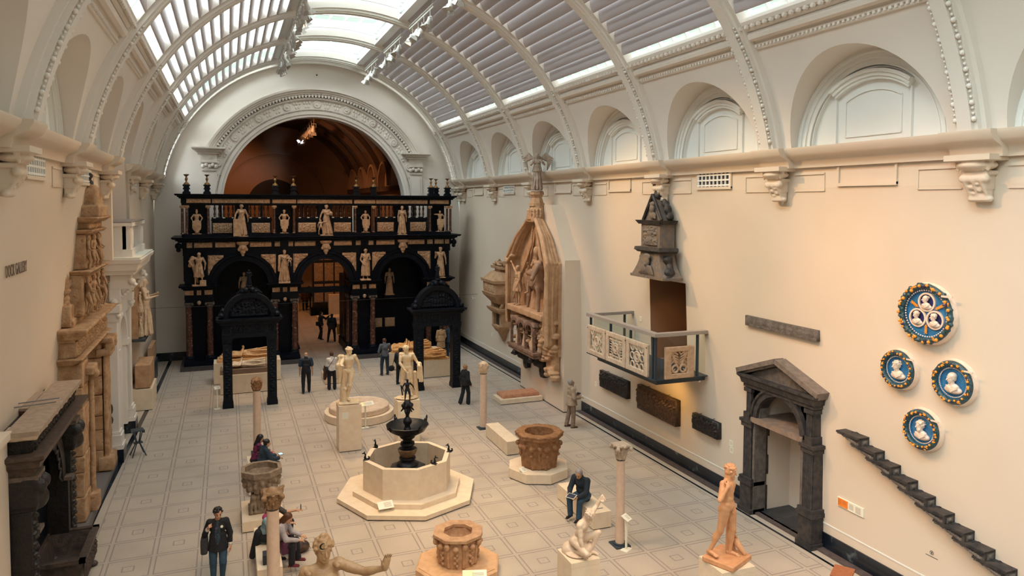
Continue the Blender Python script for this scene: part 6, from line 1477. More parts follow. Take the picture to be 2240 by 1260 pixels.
# arcaded shelf with small saints and its dark brackets
pre=mat('shelf_stone',(.15,.085,.06),(.26,.16,.11),7,.6,.5,30)
MB().box(-1.72,1.10,-.80,0,2.0,2.10).box(-1.68,1.06,-.76,0,1.88,2.0).build('shelf',pre,o)
MB().box(-1.62,1.00,-.70,0,3.12,3.26).build('shelf_canopy',mat('shelf_canopy_stone',(.24,.17,.135),(.32,.23,.18),6,.6),o)
MB().box(-1.50,.90,-.30,0,2.1,3.12).build('shelf_back',pre,o)
for x in (-1.52,-.76,.0,.84):
    for yy in ((-.66,) if x<.8 else (-.66,-.12)):
        MB().box(x-.05,x+.05,yy-.05,yy+.05,2.10,2.72).box(x-.07,x+.07,yy-.06,yy+.06,2.72,2.80).build('arcade_column',pre,o)
for x0,x1 in ((-1.52,-.76),(-.76,0),(0,.84)):
    m_=(x0+x1)/2; w=(x1-x0)/2; MB().arcband(m_,2.80,w-.07,w+.07,-.72,-.60,0,pi,16).build('arcade_arch',pre,o,SM)
MB().arcband(-.39,2.80,.22,.36,.80,.92,0,pi,16,axis='x').build('arcade_arch',pre,o,SM)
ZN=['standing saint','child group','mourning figure','praying figure covered in hair']
for k,(x,y,rz) in enumerate(((-1.14,-.52,0),(-.40,-.52,0),(.42,-.52,0),(.98-.02,-.40,1.2))):
    j=skel(.86,head=(.1,.2,0),aR=((-.3,-.1,-1),(.5,-.7,.3)),aL=((.3,-.1,-1),(-.5,-.7,.3)))
    carved('saint_figure',head_prims(j)+hair_prims(j,'long')+body_prims(j,nude=False)+robe_prims(j,.0,(.15,.13),n=9,amp=.14),mat('pale_tomb_stone',(.52,.36,.24),(.60,.43,.30),8,.6,.4,40) if k==0 else MATS['pale_tomb_stone'],o,.013,.012,loc=(x,y,2.10),rz=rz)
for k,(x,zz) in enumerate(((-1.15,1.0),(.55,1.0))):
    pr=[('c',V(x,-.05,1.75),V(x,-.62,1.80),.20,.12),('c',V(x,-.10,1.55),V(x,-.40,1.62),.24,.16),('e',V(x,-.66,1.74),(.13,.13,.14)),('e',V(x-.05,-.76,1.70),(.06,.07,.06)),('c',V(x,-.12,1.5),V(x,-.2,1.25),.20,.09),('b',V(x,-.10,1.45),(.22,.10,.40),.04)]
    for q in range(4): a=pi/2*q+pi/4; pr.append(('e',V(x+.08*cos(a),-.16,1.12+.08*sin(a)),(.07,.06,.07)))
    if k==1: pr+= [('b',V(x+.2,-.12,1.45),(.08,.12,.42),.02)]
    carved('beast_bracket',pr,dark_wood,o,.024,.02,amp=.008,nsc=28)
# angel on top
j=skel(1.55,sh=(1,-.2,0),head=(-.25,.1,0),aR=((-.4,-.6,-.7),(.4,-.8,.4)),aL=((.45,-.5,-.6),(-.25,-.9,.3)),female=True)
pr=lift(head_prims(j)+hair_prims(j,'long')+body_prims(j,nude=False,male=False)+robe_prims(j,.02,(.135,.115))+[('r',V(0,0,.78),V(0,0,1.05),(.21,.17),(.14,.115),10,.08,0)],.05)+[('e',V(0,0,.03),(.26,.22,.05))]
for s in (-1,1):
    for q in range(7):
        b=V(s*.10,.12,1.30+.02*q); m_=V(s*(.34+.02*q),.20,1.56-.05*q); e=V(s*(.66-.04*q)*(1 if s>0 else .85),.16,1.36-.075*q)
        pr+= [('c',b,m_,.05,.045,.012),('c',m_,e,.042,.028,.010)]
tag(carved('angel_statue',pr,mat('angel_stone',(.30,.225,.18),(.42,.32,.25),7,.65,.5,40),None,.018,.016,loc=(14.30,5.28,8.462),rz=-.35,amp=.004,nsc=40),'stone angel with spread wings standing on top of the equestrian tomb','statue')
# triangular niche top above the balcony door
o=thing('gable_niche','dark weathered stone niche top with gable and scrolls, above the balcony doorway','architectural fragment',(XR+.02,-2.78,0),RW)
zf=lambda z0,z1,w0,w1,d0,d1: trap(z0,z1,w0/.86,w1/.86,d0,d1)
zf(5.76,5.84,.92,.92,.60,.60).build('base_moulding',stone_niche,o); 
mb=MB(); N_=8
prof=[(5.84+.70*t,.88-.34*(1-(1-t)**2),.56-.10*t) for t in np.linspace(0,1,N_+1)]
for (z0,w0,d0),(z1,w1,d1) in zip(prof[:-1],prof[1:]): v_=zf(z0,z1,w0,w1,d0,d1); mb.add(v_.v,v_.f)
mb.build('flared_panel',stone_niche,o)
zf(6.54,6.60,.64,.70,.52,.58).build('lower_cornice',stone_dark,o); zf(6.60,6.70,.72,.70,.60,.58).build('lower_cornice',stone_dark,o)
zf(6.70,7.40,.52,.52,.46,.46).build('middle_block',stone_niche,o); zf(7.40,7.52,.60,.68,.52,.60).build('upper_cornice',stone_dark,o)
MB().prism([(-.50,7.52),(.50,7.52),(.0,8.28)],-.36,0,axis='y').build('gable',stone_niche,o)
for s in (-1,1): MB().tube([(s*.52,-.40,7.53),(0,-.40,8.30)],.05,6).build('gable_edge',stone_dark,o)
f=[('e',V(0,-.58,6.28),(.14,.06,.16)),('e',V(0,-.62,6.18),(.05,.06,.06)),('e',V(0,-.58,6.42),(.20,.04,.10)),('-e',V(-.06,-.66,6.24),(.03,.04,.02)),('-e',V(.06,-.66,6.24),(.03,.04,.02))]
for q in range(11): f.append(('c',V(-.22+.044*q,-.58,6.12),V(-.40+.08*q,-.60,5.90),.035,.02))
carved('bearded_mask',f,stone_niche,o,.02,.015)
f=[('e',V(-.05,-.47,7.12),(.13,.06,.12)),('e',V(.0,-.48,6.92),(.22,.05,.14)),('c',V(-.2,-.47,6.8),V(.2,-.47,6.78),.04,.04),('e',V(-.1,-.47,7.3),(.08,.04,.04))]
carved('beast_relief',f,stone_niche,o,.02,.015,amp=.006,nsc=50)
f=[('e',V(.0,-.40,7.88),(.12,.08,.15)),('e',V(.02,-.40,8.02),(.14,.07,.07)),('e',V(.03,-.40,7.66),(.18,.06,.11)),('c',V(-.12,-.42,7.72),V(.2,-.42,7.58),.03,.03)]
carved('bust_relief',f,stone_niche,o,.018,.014,amp=.005,nsc=55)
for s in (-1,1):
    f=[('e',V(s*.62,-.18,7.62),(.10,.12,.11)),('e',V(s*.50,-.18,7.84),(.10,.12,.14)),('c',V(s*.50,-.18,7.9),V(s*.30,-.18,8.12),.08,.06),('e',V(s*.36,-.18,8.02),(.10,.12,.10)),('c',V(s*.6,-.18,7.7),V(s*.42,-.18,7.95),.05,.05)]
    carved('side_volute',f,stone_dark,o,.024,.02,amp=.008,nsc=34)
    f=[('e',V(s*.66,-.26,6.36),(.13,.15,.13)),('e',V(s*.80,-.30,5.98),(.15,.17,.15)),('c',V(s*.60,-.2,6.4),V(s*.74,-.24,6.1),.08,.10),('b',V(s*.78,-.26,5.82),(.16,.2,.05),.02)]
    carved('side_beast',f,stone_dark,o,.024,.02,amp=.010,nsc=34)
f=[('c',V(0,-.22,8.24),V(0,-.2,8.5),.14,.08),('c',V(-.03,-.22,8.45),V(-.05,-.24,8.72),.08,.09),('e',V(-.02,-.28,8.76),(.10,.10,.08)),('c',V(.06,-.2,8.4),V(.10,-.22,8.72),.05,.05),('e',V(.14,-.2,8.30),(.10,.10,.07)),('c',V(-.1,-.24,8.4),V(-.13,-.3,8.6),.035,.03)]
carved('crowning_figure',f,stone_dark,o,.018,.02,amp=.008,nsc=40)
rs_=np.random.RandomState(77)
relief('scrollwork_relief',1.15,.60,stone_niche,o,(0,-.50,5.88),0,seed=78,depth=.05,blobs=[(rs_.uniform(-.55,.55),rs_.uniform(.05,.55),rs_.uniform(.03,.07),rs_.uniform(.03,.07),rs_.uniform(.5,1)) for q in range(60)],res=.018,rx=-.20)
relief('emblem_relief',.80,.62,stone_niche,o,(0,-.47,6.74),0,seed=79,depth=.05,blobs=[(rs_.uniform(-.3,.3),rs_.uniform(.05,.55),rs_.uniform(.03,.09),rs_.uniform(.03,.08),rs_.uniform(.5,1)) for q in range(36)],res=.018)
# balcony
o=thing('balcony','steel balcony with pierced stone panels and grey wooden rail, on the right wall','balcony',(0,0,0))
X0=13.60;YA=-.62;YB_=-4.66; XW=lambda y: wr(y,3.2)
MB().box(X0+.10,XW(-2)+.02,YB_+.08,YA-.5,2.96,3.10).build('floor_slab',steel,o)
MB().box(X0-.04,XW(-2)+.02,YB_-.06,YA,3.10,3.13).build('floor_edge',steel,o)
for nm,a in (('hand_rail',(X0-.06,X0+.14,YB_-.08,YA)),('hand_rail',(X0+.14,XW(-4.6),YB_-.08,YB_+.10)),('hand_rail',(X0+.14,XW(-.6),YA-.16,YA))): block(nm,handrail,o,*a,4.33,4.43)
for x,y in ((X0+.03,YB_+.02),(X0+.03,YB_+.16),(X0+.03,-3.3),(X0+.03,-2.1),(X0+.03,-.78),(XW(-4.6)-.35,YB_),(XW(-.6)-.35,YA-.08)): block('post',steel,o,x-.03,x+.03,y-.03,y+.03,3.12,4.34)
for a in ((X0+.08,X0+.09,YB_+.2,YA-.1),(X0+.2,XW(-4.6)-.05,YB_+.03,YB_+.04),(X0+.2,XW(-.6)-.05,YA-.06,YA-.05)): block('glass_panel',glassm,o,*a,3.2,4.30)
pan=mat('pierced_limestone',(.60,.44,.31),(.70,.54,.40),8,.6,.4,40); pan2=mat('pierced_brown_stone',(.48,.30,.18),(.56,.37,.24),8,.6,.4,40)
def pierced(kind,w=1.18,h=.93,m=pan):
    t=.035; pr=[]
    fr=.16 if kind!=3 else .2
    for a in ((-w/2+fr/2,h/2,fr/2,h/2),(w/2-fr/2,h/2,fr/2,h/2)): pr.append(('b',V(a[0],0,a[1]),(a[2],t*1.2,a[3]),.01))
    for z in (.07,h-.07): pr.append(('b',V(0,0,z),(w/2,t*1.2,.07),.01))
    def ring(cx,cz,r,q=.022):
        for i in range(16): a=2*pi*i/16; b=2*pi*(i+1)/16; pr.append(('c',V(cx+r*cos(a),0,cz+r*sin(a)),V(cx+r*cos(b),0,cz+r*sin(b)),q,q,.006))
    cz=h/2
    if kind==0:
        ring(0,cz,.14,.035); ring(0,cz,.07,.022)
        for sx in (-1,1):
            for sz in (-1,1): ring(sx*.27,cz+sz*.27,.09); pr.append(('c',V(sx*.0,0,cz+sz*.36),V(sx*.30,0,cz),.026,.026))
            for sz in (-1,1): pr.append(('c',V(sx*.12,0,cz),V(sx*.4,0,cz+sz*.3),.02,.02))
    elif kind==1:
        ring(0,cz,.16,.025); ring(0,cz,.09,.03); 
        for s in (-1,1):
            pr+= [('c',V(s*.24,0,.14),V(s*.24,0,h-.14),.02,.02),('c',V(-.38,0,cz+s*.24),V(.38,0,cz+s*.24),.02,.02)]
            for i in range(9): z=.14+i*(h-.28)/8; pr.append(('c',V(s*.24,0,z),V(s*.36,0,z+.03),.014,.014)); x=-.36+.09*i; pr.append(('c',V(x,0,cz+s*.24),V(x+.03,0,cz+s*.36),.014,.014))
            for q in (-1,1): pr.append(('c',V(s*.1,0,cz+q*.1),V(s*.24,0,cz+q*.24),.025,.02))
    elif kind==2:
        ring(0,cz,.15,.03); ring(0,cz,.08,.025)
        for sx in (-1,1):
            for sz in (-1,1): ring(sx*.25,cz+sz*.26,.10,.024)
            ring(sx*.27,cz,.10,.022); ring(0,cz+sx*.29,.09,.022)
    else:
        for s in (-1,1):
            ring(s*.13,.27,.10,.03)
            for i in range(5): pr.append(('c',V(s*.05,0,.36+.08*i),V(s*(.16+.04*i),0,.5+.07*i),.02,.018)); pr.append(('c',V(s*.26,0,.16+.13*i),V(s*.14,0,.26+.13*i),.018,.018))
            pr.append(('c',V(s*.28,0,.12),V(s*.28,0,h-.12),.018,.018))
        for i in range(5): pr.append(('c',V(-.26+.13*i,0,h-.16),V(-.2+.13*i,0,h-.24),.02,.02))
    return carve(pr,.014,.010)
for k in range(3):
    v,f_=pierced(k); yc=-1.28-1.23*k
    p_=link_mesh('pierced_panel',v,f_,pan,o,True,(X0-.01,yc,3.13),RW)
v,f_=pierced(3,.95,.90,pan2); link_mesh('pierced_panel',v,f_,pan2,o,True,(14.36,YB_-.05,3.13),.0)
for y in (-.72,-1.9,-3.12,-4.30): block('clamp',ink,o,X0-.06,X0+.03,y-.02,y+.02,3.95,3.98)
spot((14.35,-3.4,2.94),(15.2,-2.9,1.5),95,130,(1,.55,.14),1,.05)
spot((15.0,-2.9,5.4),(15.9,-2.6,3.4),35,120,(1,.5,.2),1,.05)
# dark carved reliefs
def rrelief(label,Y,z,w,h,m,seed,d=.14,depth=.05,group=None,name='carved_relief'):
    o=thing(name,label,'relief',(wr(Y,z+h/2)-d,Y,z),RW,group)
    rs=np.random.RandomState(seed); bl=[]
    for q in range(int(w/.11)):
        x=-w/2+.08+.11*q; zz=h*rs.uniform(.62,.88); bl+= [(x,zz,.045,.055,1.),(x+rs.uniform(-.02,.02),zz-.13,.06,.12,.85),(x+rs.uniform(-.05,.05),zz-.3,.045,.14,.75),(x+.03,zz-.08,.10,.022,.8)]
    relief('carving',w,h,m,o,(0,0,0),0,seed=seed,depth=depth,blobs=bl,res=.022,base=d+.02)
    for s in (-1,1): MB().tube([(s*w*.25,-.02,h-.02),(s*w*.25,-.02,h+.03),(s*w*.25,d,h+.04)],.008,5).build('hook',ink,o)
    return o
GR='dark carved reliefs under the balcony'
rrelief('dark carved stone relief, leftmost of the three below the balcony',.46,1.37,1.92,.60,dark_wood,301)
rrelief('large dark brown carved relief lit from above, directly under the balcony',-2.26,1.25,2.22,.80,mat('bronze_brown_relief',(.035,.018,.010),(.075,.036,.016),12,.45,.5,40),302,.17,.07)
rrelief('smallest dark carved relief, to the right of the balcony',-4.70,1.44,1.17,.46,dark_wood,303)
o=thing('inscription_frieze','long narrow grey stone frieze with worn inscription, above the stone door frame','frieze',(wr(-7.66,5)-.10,-7.66,4.86),RW)
relief('carved_band',2.48,.26,stone_grey,o,(0,0,0),0,seed=310,depth=.018,blobs=[(-1.2+.06*q,.13,.022,.05,.8) for q in range(41)]+[(-1.1,.13,.12,.1,.6),(1.0,.13,.12,.1,.6)],res=.018,base=.12)
# stone door frame with pediment
o=thing('door_frame','dark grey stone door frame with arch and triangular pediment around a wall recess','door frame',(15.42,-7.73,0),RW)
F_=-.30
for s in (-1,1):
    for nm,a in (('pedestal',(s*.84,s*1.26,F_-.02,.10,.0,.74)),('pedestal_base',(s*.80,s*1.30,F_-.06,.10,0,.12)),('pedestal_cap',(s*.80,s*1.30,F_-.06,.10,.74,.84)),('pedestal_cap',(s*.82,s*1.28,F_-.04,.10,.84,.92))): block(nm,stone_dark,o,*a)
    mb=MB()
    for q in range(5): x=s*(.94+.06*q); mb.tube([(x,F_+.04,.92),(x,F_+.04,2.26)],.028,6)
    mb.box(s*.88,s*1.22,F_+.05,.10,.92,2.28); mb.build('fluted_pilaster',stone_dark,o,SM)
    block('capital',stone_dark,o,s*.86,s*1.26,F_-.02,.1,2.24,2.36); block('capital',stone_dark,o,s*.84,s*1.30,F_-.05,.1,2.36,2.44)
    mb=MB().box(s*.96,s*1.16,F_+.06,.10,2.44,3.26)
    for q in range(3): x=s*(.99+.06*q); mb.tube([(x,F_+.05,2.62),(x,F_+.05,3.14)],.025,6)
    mb.box(s*.92,s*1.20,F_+.0,.1,2.44,2.62).box(s*.92,s*1.20,F_+.0,.1,3.16,3.26).build('upper_pilaster',stone_dark,o,SM)
    block('corner_panel',stone_grey,o,s*.70,s*.96,F_+.12,.1,2.44,3.3)
    block('jamb',stone_grey,o,s*.80,s*.90,F_+.05,.12,0,2.46)
for k,(z0,z1,dp) in enumerate(((0,.7,.22),(.72,1.0,.18),(1.0,1.5,.24),(1.5,2.0,.20),(2.0,2.44,.26))): block('jamb_block',stone_dark,o,-.90,-.84,-.1,dp,z0,z1)
MB().box(-.90,.90,F_-.02,.95,2.42,2.54).build('transom_slab',mat('transom_stone',(.17,.125,.10),(.26,.18,.135),6,.65),o)
ar=MB().arcband(0,2.50,.76,.94,F_+.04,.10,0,pi,32).arcband(0,2.50,.90,.96,F_,.10,0,pi,32); ar.build('arch_ring',stone_dark,o,SM)
mb=MB(); N_=24
vs=[]
for i in range(N_+1): a=pi*i/N_; vs+= [(.93*cos(a),F_+.12,2.50+.93*sin(a)),(.98*(1-2*i/N_),F_+.12,3.46)]
mb.add(vs,[(2*i,2*i+1,2*i+3,2*i+2) for i in range(N_)]).build('spandrel',stone_grey,o)
MB().sweep([(0,3.28),(.03,3.28),(.03,3.36),(.07,3.38),(.10,3.50),(.16,3.56),(.16,3.62),(0,3.62)],[(-1.2,.1,-1,0),(-1.2,F_+.04,-1,-1),(1.2,F_+.04,1,-1),(1.2,.1,1,0)]).box(-1.2,1.2,F_+.04,.1,3.28,3.6).build('entablature',stone_dark,o)
MB().prism([(-1.1,3.60),(1.1,3.60),(0,4.02)],F_+.10,.1,axis='y').build('tympanum',stone_grey,o)
for s in (-1,1):
    L=1.40; a=math.atan2(.50,1.36); M=Matrix.Translation((s*.70,0,3.88))@Matrix.Rotation(s*a,4,'Y')
    MB().box(-.74,.74,F_-.10,.1,-.02,.10).box(-.74,.74,F_-.02,.1,-.08,-.02).tf(M).build('raking_cornice',mat('pediment_stone',(.13,.105,.09),(.20,.155,.13),7,.65,.4,30) if s<0 else MATS['pediment_stone'],o)
# glazed terracotta roundels
def roundel(label,Y,z,R,heads,seed):
    o=thing('glazed_roundel',label,'roundel',(wr(Y,z)-.0,Y,z),RW,'glazed terracotta roundels on the right wall')
    Mx=Matrix.Rotation(pi/2,4,'X')   # lathe z axis -> -y
    def disc(name,prof,m,n=48): 
        mb=MB().lathe(prof,n,caps=False); mb.tf(Mx); return mb.build(name,m,o,SM)
    disc('rim',[(R*.2,-.06),(R,-.06),(R*1.0,.02),(R*.985,.05),(R*.95,.09),(R*.945,.11),(R*.92,.11),(R*.90,.10)],white_glaze)
    ri=.70 if heads==3 else .58
    disc('blue_field',[(R*.90,.10),(R*(ri+.10),.10),(R*(ri+.05),.06),(0.001,.06)],blue_glaze)
    mb=MB()
    for i in range(56): a=2*pi*i/56; mb.ball((R*(ri+.03)*cos(a),-.10,R*(ri+.03)*sin(a)),R*.028,6,4)
    mb.build('bead_border',white_glaze,o,True)
    rs=np.random.RandomState(seed); pr=[];FR=[];TW=[];GP=[]
    for i in range(64):
        a=2*pi*i/64+rs.uniform(-.04,.04); q=R*(.5*(ri+.07+.93)+rs.uniform(-.06,.06)); pr.append(('e',V(q*cos(a),-.13,q*sin(a)),(R*.085,.05,R*.06),roty(rs.uniform(0,3)),.01))
        if i%3==0: FR.append((R*(.5*(ri+1.0)+rs.uniform(-.07,.07))*cos(a),-.18,R*(.5*(ri+1.0)+rs.uniform(-.07,.07))*sin(a),R*rs.uniform(.045,.06)))
        if i%8==4:
            for w in range(3): b=a+rs.uniform(-.08,.08); q=R*(.5*(ri+1.)+rs.uniform(-.08,.06)); TW.append((q,b))
        if i%11==5:
            q=R*.5*(ri+1.); cc=(q*cos(a),-.17,q*sin(a)); GP.append(MB()); [GP[-1].ball((cc[0]+R*.028*cos(w),-.17-.012*(w%2),cc[2]+R*.028*sin(w)),R*.032,6,4) for w in range(6)]
    for k in range(60): a=2*pi*k/60; b=2*pi*(k+1)/60; pr.append(('c',V(R*.5*(ri+1.0)*cos(a),-.11,R*.5*(ri+1.)*sin(a)),V(R*.5*(ri+1.)*cos(b),-.11,R*.5*(ri+1.)*sin(b)),.05,.05))
    GL_=carved('leaf_garland',pr,leaf_glaze,o,.016,.012,amp=.006,nsc=60,seed=seed)
    for x_,y_,z_,r_ in FR: MB().ball((x_,y_,z_),r_,8,5).build('garland_fruit',fruit_glaze,GL_,True)
    for q,b in TW: MB().tube([(q*cos(b),-.17,q*sin(b)),(q*1.06*cos(b+.1),-.18,q*1.06*sin(b+.1))],R*.022,5).build('garland_bud',fruit_glaze,GL_,True)
    for g_ in GP: g_.build('dark_grapes',purple_glaze,GL_,True)
    def bust(cx,cz,s,yaw,kind,beard,nm='bust'):
        H=s/.13*.66; j=skel(H,head=(yaw,.12,0),pz=0)
        hd=j['head']; pr=head_prims(j,beard)+hair_prims(j,kind,seed)
        pr+= [('e',j['nb']-V(0,-.005,.035)*H,(.085*H,.045*H,.05*H)),('e',j['nb']-V(0,-.01,.075)*H,(.125*H,.05*H,.055*H)),('c',j['nb']-V(0,0,.03)*H,hd-V(0,0,.04)*H,.034*H,.03*H)]
        for q in range(3): pr.append(('c',j['nb']+V(-.07,-.035,-.02-.012*q)*H,j['nb']+V(.015,-.058,-.055-.018*q)*H,.008*H,.007*H,.008*H)); pr.append(('c',j['nb']+V(.015,-.058,-.055-.018*q)*H,j['nb']+V(.08,-.035,-.02-.014*q)*H,.007*H,.008*H,.008*H))
        c=(hd+j['nb'])/2-V(0,0,.02*H)
        carved(nm,xform(pr,t=(cx-c[0],-.115-c[1],cz-c[2])),white_glaze,o,max(.0055,s*.024),.008)
    if heads==3:
        for k,(cx,cz,kd) in enumerate(((0,.30,'bun'),(-.27,-.14,'curly'),(.27,-.14,'curly'))):
            mb=MB().lathe([(R*.245,.065),(R*.30,.065),(R*.30,.10),(R*.245,.10)],32,caps=False); mb.tf(Matrix.Translation((cx*R*1.12,0,cz*R*1.2))@Mx).build('inner_ring',white_glaze,o,SM)
            mb=MB().lathe([(R*.25,.068),(.001,.068)],32,caps=False); mb.tf(Matrix.Translation((cx*R*1.12,0,cz*R*1.2))@Mx).build('niche_field',navy_glaze,o)
            bust(cx*R*1.12,cz*R*1.2,R*.30,(-.5,.0,-.5)[k]-.3,kd,False)
        for a in (pi*5/6+.0,pi/6,-pi/2):
            mb=MB(); c,s=cos(a),sin(a)
            mb.tube([(R*.34*c,-.09,R*.34*s),(R*.62*c,-.09,R*.62*s)],R*.016,5)
            for q in range(5):
                p=R*(.38+.055*q)
                for w in (-1,1): mb.tube([(p*c,-.09,p*s),(p*c+R*.06*cos(a+w*.9),-.09,p*s+R*.06*sin(a+w*.9))],R*.016,5)
            mb.build('orange_branch',fruit_glaze,o)
    else: bust(0,0,R*.62,-.45,{1:'curly',2:'short',4:'curly'}[heads],heads==4)
    MB().box(R*.62,R*.98,-.20,-.17,R*.60,R*.66).build('wall_clip',white_glaze,o)
    return o
roundel('largest glazed roundel, with three heads in white rings on blue',-11.73,5.93,.615,3,1)
roundel('glazed roundel with a curly-haired youth on blue, lower left of the largest',-11.07,4.69,.43,1,2)
roundel('glazed roundel with a clean-shaven man on blue, rightmost of the four',-12.27,4.70,.45,2,3)
roundel('glazed roundel with a bearded man on blue, lowest of the four',-11.60,3.60,.435,4,4)
# carved stair brackets climbing the wall
bp=[('b',V(0,0,-.02),(.30,.13,.02),.008)]
v,f_=None,None
def stepmesh():
    mb=MB(); w=.30
    mb.add([(-w,-.26,-.01),(w,-.26,-.01),(w,0,-.01),(-w,0,-.01),(-w,-.24,-.03),(w,-.26,-.18),(w,0,-.18),(-w,0,-.03)],[(0,1,2,3),(7,6,5,4),(0,4,5,1),(1,5,6,2),(2,6,7,3),(3,7,4,0)])
    mb.box(-w-.02,w+.02,-.29,0,-.012,.025).box(w-.02,w+.02,-.28,0,-.19,.01)
    for q in range(22): mb.ball((-w+.03+q*.026,-.295,-.022),.012,5,3)
    return mb
prs=[]
for q in range(9): prs.append(('e',V(-.16+.05*q,-.262,-.045-.012*q),(.035,.018,.012+.0045*q),roty(.5*(-1)**q),.004))
s0=thing('stair_bracket','x','stair bracket',(0,0,0)); stepmesh().build('tread',stone_dark,s0)
carved('scroll_carving',prs+[('b',V(.31,-.13,-.09),(.012,.09,.06),.004),('e',V(.325,-.13,-.09),(.02,.05,.04))],stone_grey,s0,.009,.006)
MB().tube([(-.02,-.14,.02),(-.02,-.14,.055),(.04,-.06,.055),(.04,.0,.02)],.008,5).build('iron_hook',ink,s0)
OR=['topmost','second from the top','third from the top','fourth from the top','fifth from the top','sixth from the top','seventh from the top','eighth from the top','lowest visible, at the bottom edge']
for k in range(9):
    y=-9.94-.3975*k; z=3.0-.173*k
    s=s0 if k==0 else dup(s0)
    s.location=(wr(y,z)+.0,y,z); s.rotation_euler=(0,0,RW); s['label']='dark carved stone stair tread on the wall, '+OR[k]; s['group']='carved stone stair treads'
# panels, plates, sign, sensors
o=thing('info_panel','long wall information panel, orange at its left end, under the stair treads','information panel',(wr(-9.78,1.3)-.02,-9.78,1.20),RW)
MB().box(-.36,.36,-.01,.02,0,.20).build('board',label_m,o); MB().box(-.345,-.06,-.013,-.01,.012,.188).build('orange_field',orange_m,o)
mb=MB()
for (x0,x1,n) in ((-.33,-.24,5),(-.21,-.10,4)):
    for q in range(n): mb.box(x0,x1,-.0145,-.013,.15-.022*q,.158-.022*q)
mb.build('orange_text',mat('brown_print',(.45,.12,.03),None),o)
mb=MB()
for (x0,x1,n) in ((-.03,.09,7),(.15,.29,8)):
    for q in range(n): mb.box(x0,x1,-.0125,-.010,.155-.018*q,.163-.018*q)
mb.build('body_text',ink_soft,o)
plate=thing('wall_plate','x','label plate',(0,0,0)); PB_=MB().box(-.07,.07,-.012,.01,0,.16).build('board',label_m,plate); mb=MB()
for q in range(5): mb.box(-.05,.05,-.0135,-.012,.12-.02*q,.127-.02*q)
mb.build('text',ink_soft,PB_)
for k,(Y,z,l) in enumerate(((1.92,1.24,'left of the first dark relief under the balcony'),(-5.70,1.38,'upper of two, left of the stone door frame'),(-5.72,1.20,'lower of two, left of the stone door frame'),(-1.20,4.15,'beside the balcony doorway'),(14.87,1.27,'farthest on the right wall, near the corner'),(12.75,1.24,'below and left of the wall tomb'))):
    p=plate if k==0 else dup(plate); p.location=(wr(Y,z),Y,z); p.rotation_euler=(0,0,RW); p['label']='small white wall label, '+l; p['group']='small wall labels'
o=thing('wall_sign','small round pictogram with a line of text, below the stair treads','sign',(wr(-11.78,1.17)-.002,-11.78,1.17),RW)
MB().arcband(0,0,.034,.042,-.004,.0,0,2*pi,28).build('ring',ink,o); MB().box(-.012,.012,-.004,0,-.018,.01).ball((0,-.003,.016),.010,8,5,(1,.3,1)).build('pictogram',ink,o)
mb=MB()
for q in range(16): mb.box(-.13+.0165*q,-.12+.0165*q,-.003,0,-.085,-.072)
mb.build('text',ink,o)
for k,(Y,z,l) in enumerate(((-4.50,2.95,'by the lower corner of the balcony'),(15.3,2.88,'near the far corner of the right wall'))):
    o=thing('camera_sensor','small white camera on a wall arm, '+l,'camera',(wr(Y,z),Y,z),RW); MB().box(-.012,.012,-.14,0,-.01,.01).build('arm',label_m,o); MB().lathe([(.035,0),(.045,.03),(.045,.12)],12).tf(Matrix.Translation((0,-.16,-.05))).build('housing',label_m,o,SM); MB().ball((0,-.20,.0),.028,8,6).build('lens',ink,o)
o=thing('wall_hook','small white pendant fitting under the cornice, between two consoles','fitting',(wr(-7.93,8.1),-7.93,8.05),RW); MB().lathe([(.02,-.02),(.035,.02),(.02,.22),(.01,.28)],10).tf(Matrix.Translation((0,-.04,0))).build('body',label_m,o,SM)
# vents and blank panels below the cornice
def vent(side,yc,label,plain=False):
    X=(XR+.004) if side>0 else (XL-.004); rz=RW if side>0 else pi/2
    o=thing('wall_panel' if plain else 'wall_vent',label,'panel' if plain else 'vent',(X,yc,8.44),rz,None)
    w,h=.76,.60
    MB().box(-w,w,-.06,.0,-.02,.05).box(-w,w,-.05,0,h-.05,h).box(-w,-w+.05,-.05,0,0,h).box(w-.05,w,-.05,0,0,h).build('frame',plaster,o)
    if not plain:
        MB().box(-w+.05,w-.05,-.012,.0,.05,h-.05).build('dark_back',mat('vent_dark',(.03,.028,.032),None) if 'vent_dark' not in MATS else MATS['vent_dark'],o)
        mb=MB()
        for q in range(9): x=-w+.08+q*(2*w-.16)/8; mb.box(x-.022,x+.022,-.045,-.01,.05,h-.05)
        for q in range(4): z=.09+q*(h-.18)/3; mb.box(-w+.05,w-.05,-.05,-.01,z-.022,z+.022)
        mb.build('grille',white_paint,o)
    return o
for yc,l in ((-5.27,'white wall vent with square grille, right of the gabled niche top'),(10.25,'white wall vent with square grille, farthest under the right cornice')): vent(1,yc,l)
for yc,l in ((-10.36,'empty moulded wall panel under the cornice above the roundels'),(-.13,'empty moulded wall panel under the cornice, left of the gabled niche'),(4.3,'empty moulded wall panel right of the angel on the tomb'),(14.7,'empty moulded wall panel near the far right corner')): vent(1,yc,l,True)
for yc,l in ((-5.7,'white wall vent with square grille, nearest on the left wall'),(-.47,'white wall vent with square grille, second on the left wall, above the stone portal'),(9.9,'white wall vent, small, beyond the white balcony on the left wall')): vent(-1,yc,l)
vent(-1,-10.4,'empty moulded wall panel at the left picture edge',True)
o=struct('trim_smoke_detector', MB().box(XC-.12,XC+.12,YE-.03,YE,14.62,14.86), plaster_up); struct('trim_detector_eye', MB().ball((XC,YE-.04,14.74),.045,8,6), ink)
# ---------------------------------------------------------------- left wall (local x runs away from the camera, -y faces the room)
LW=pi/2
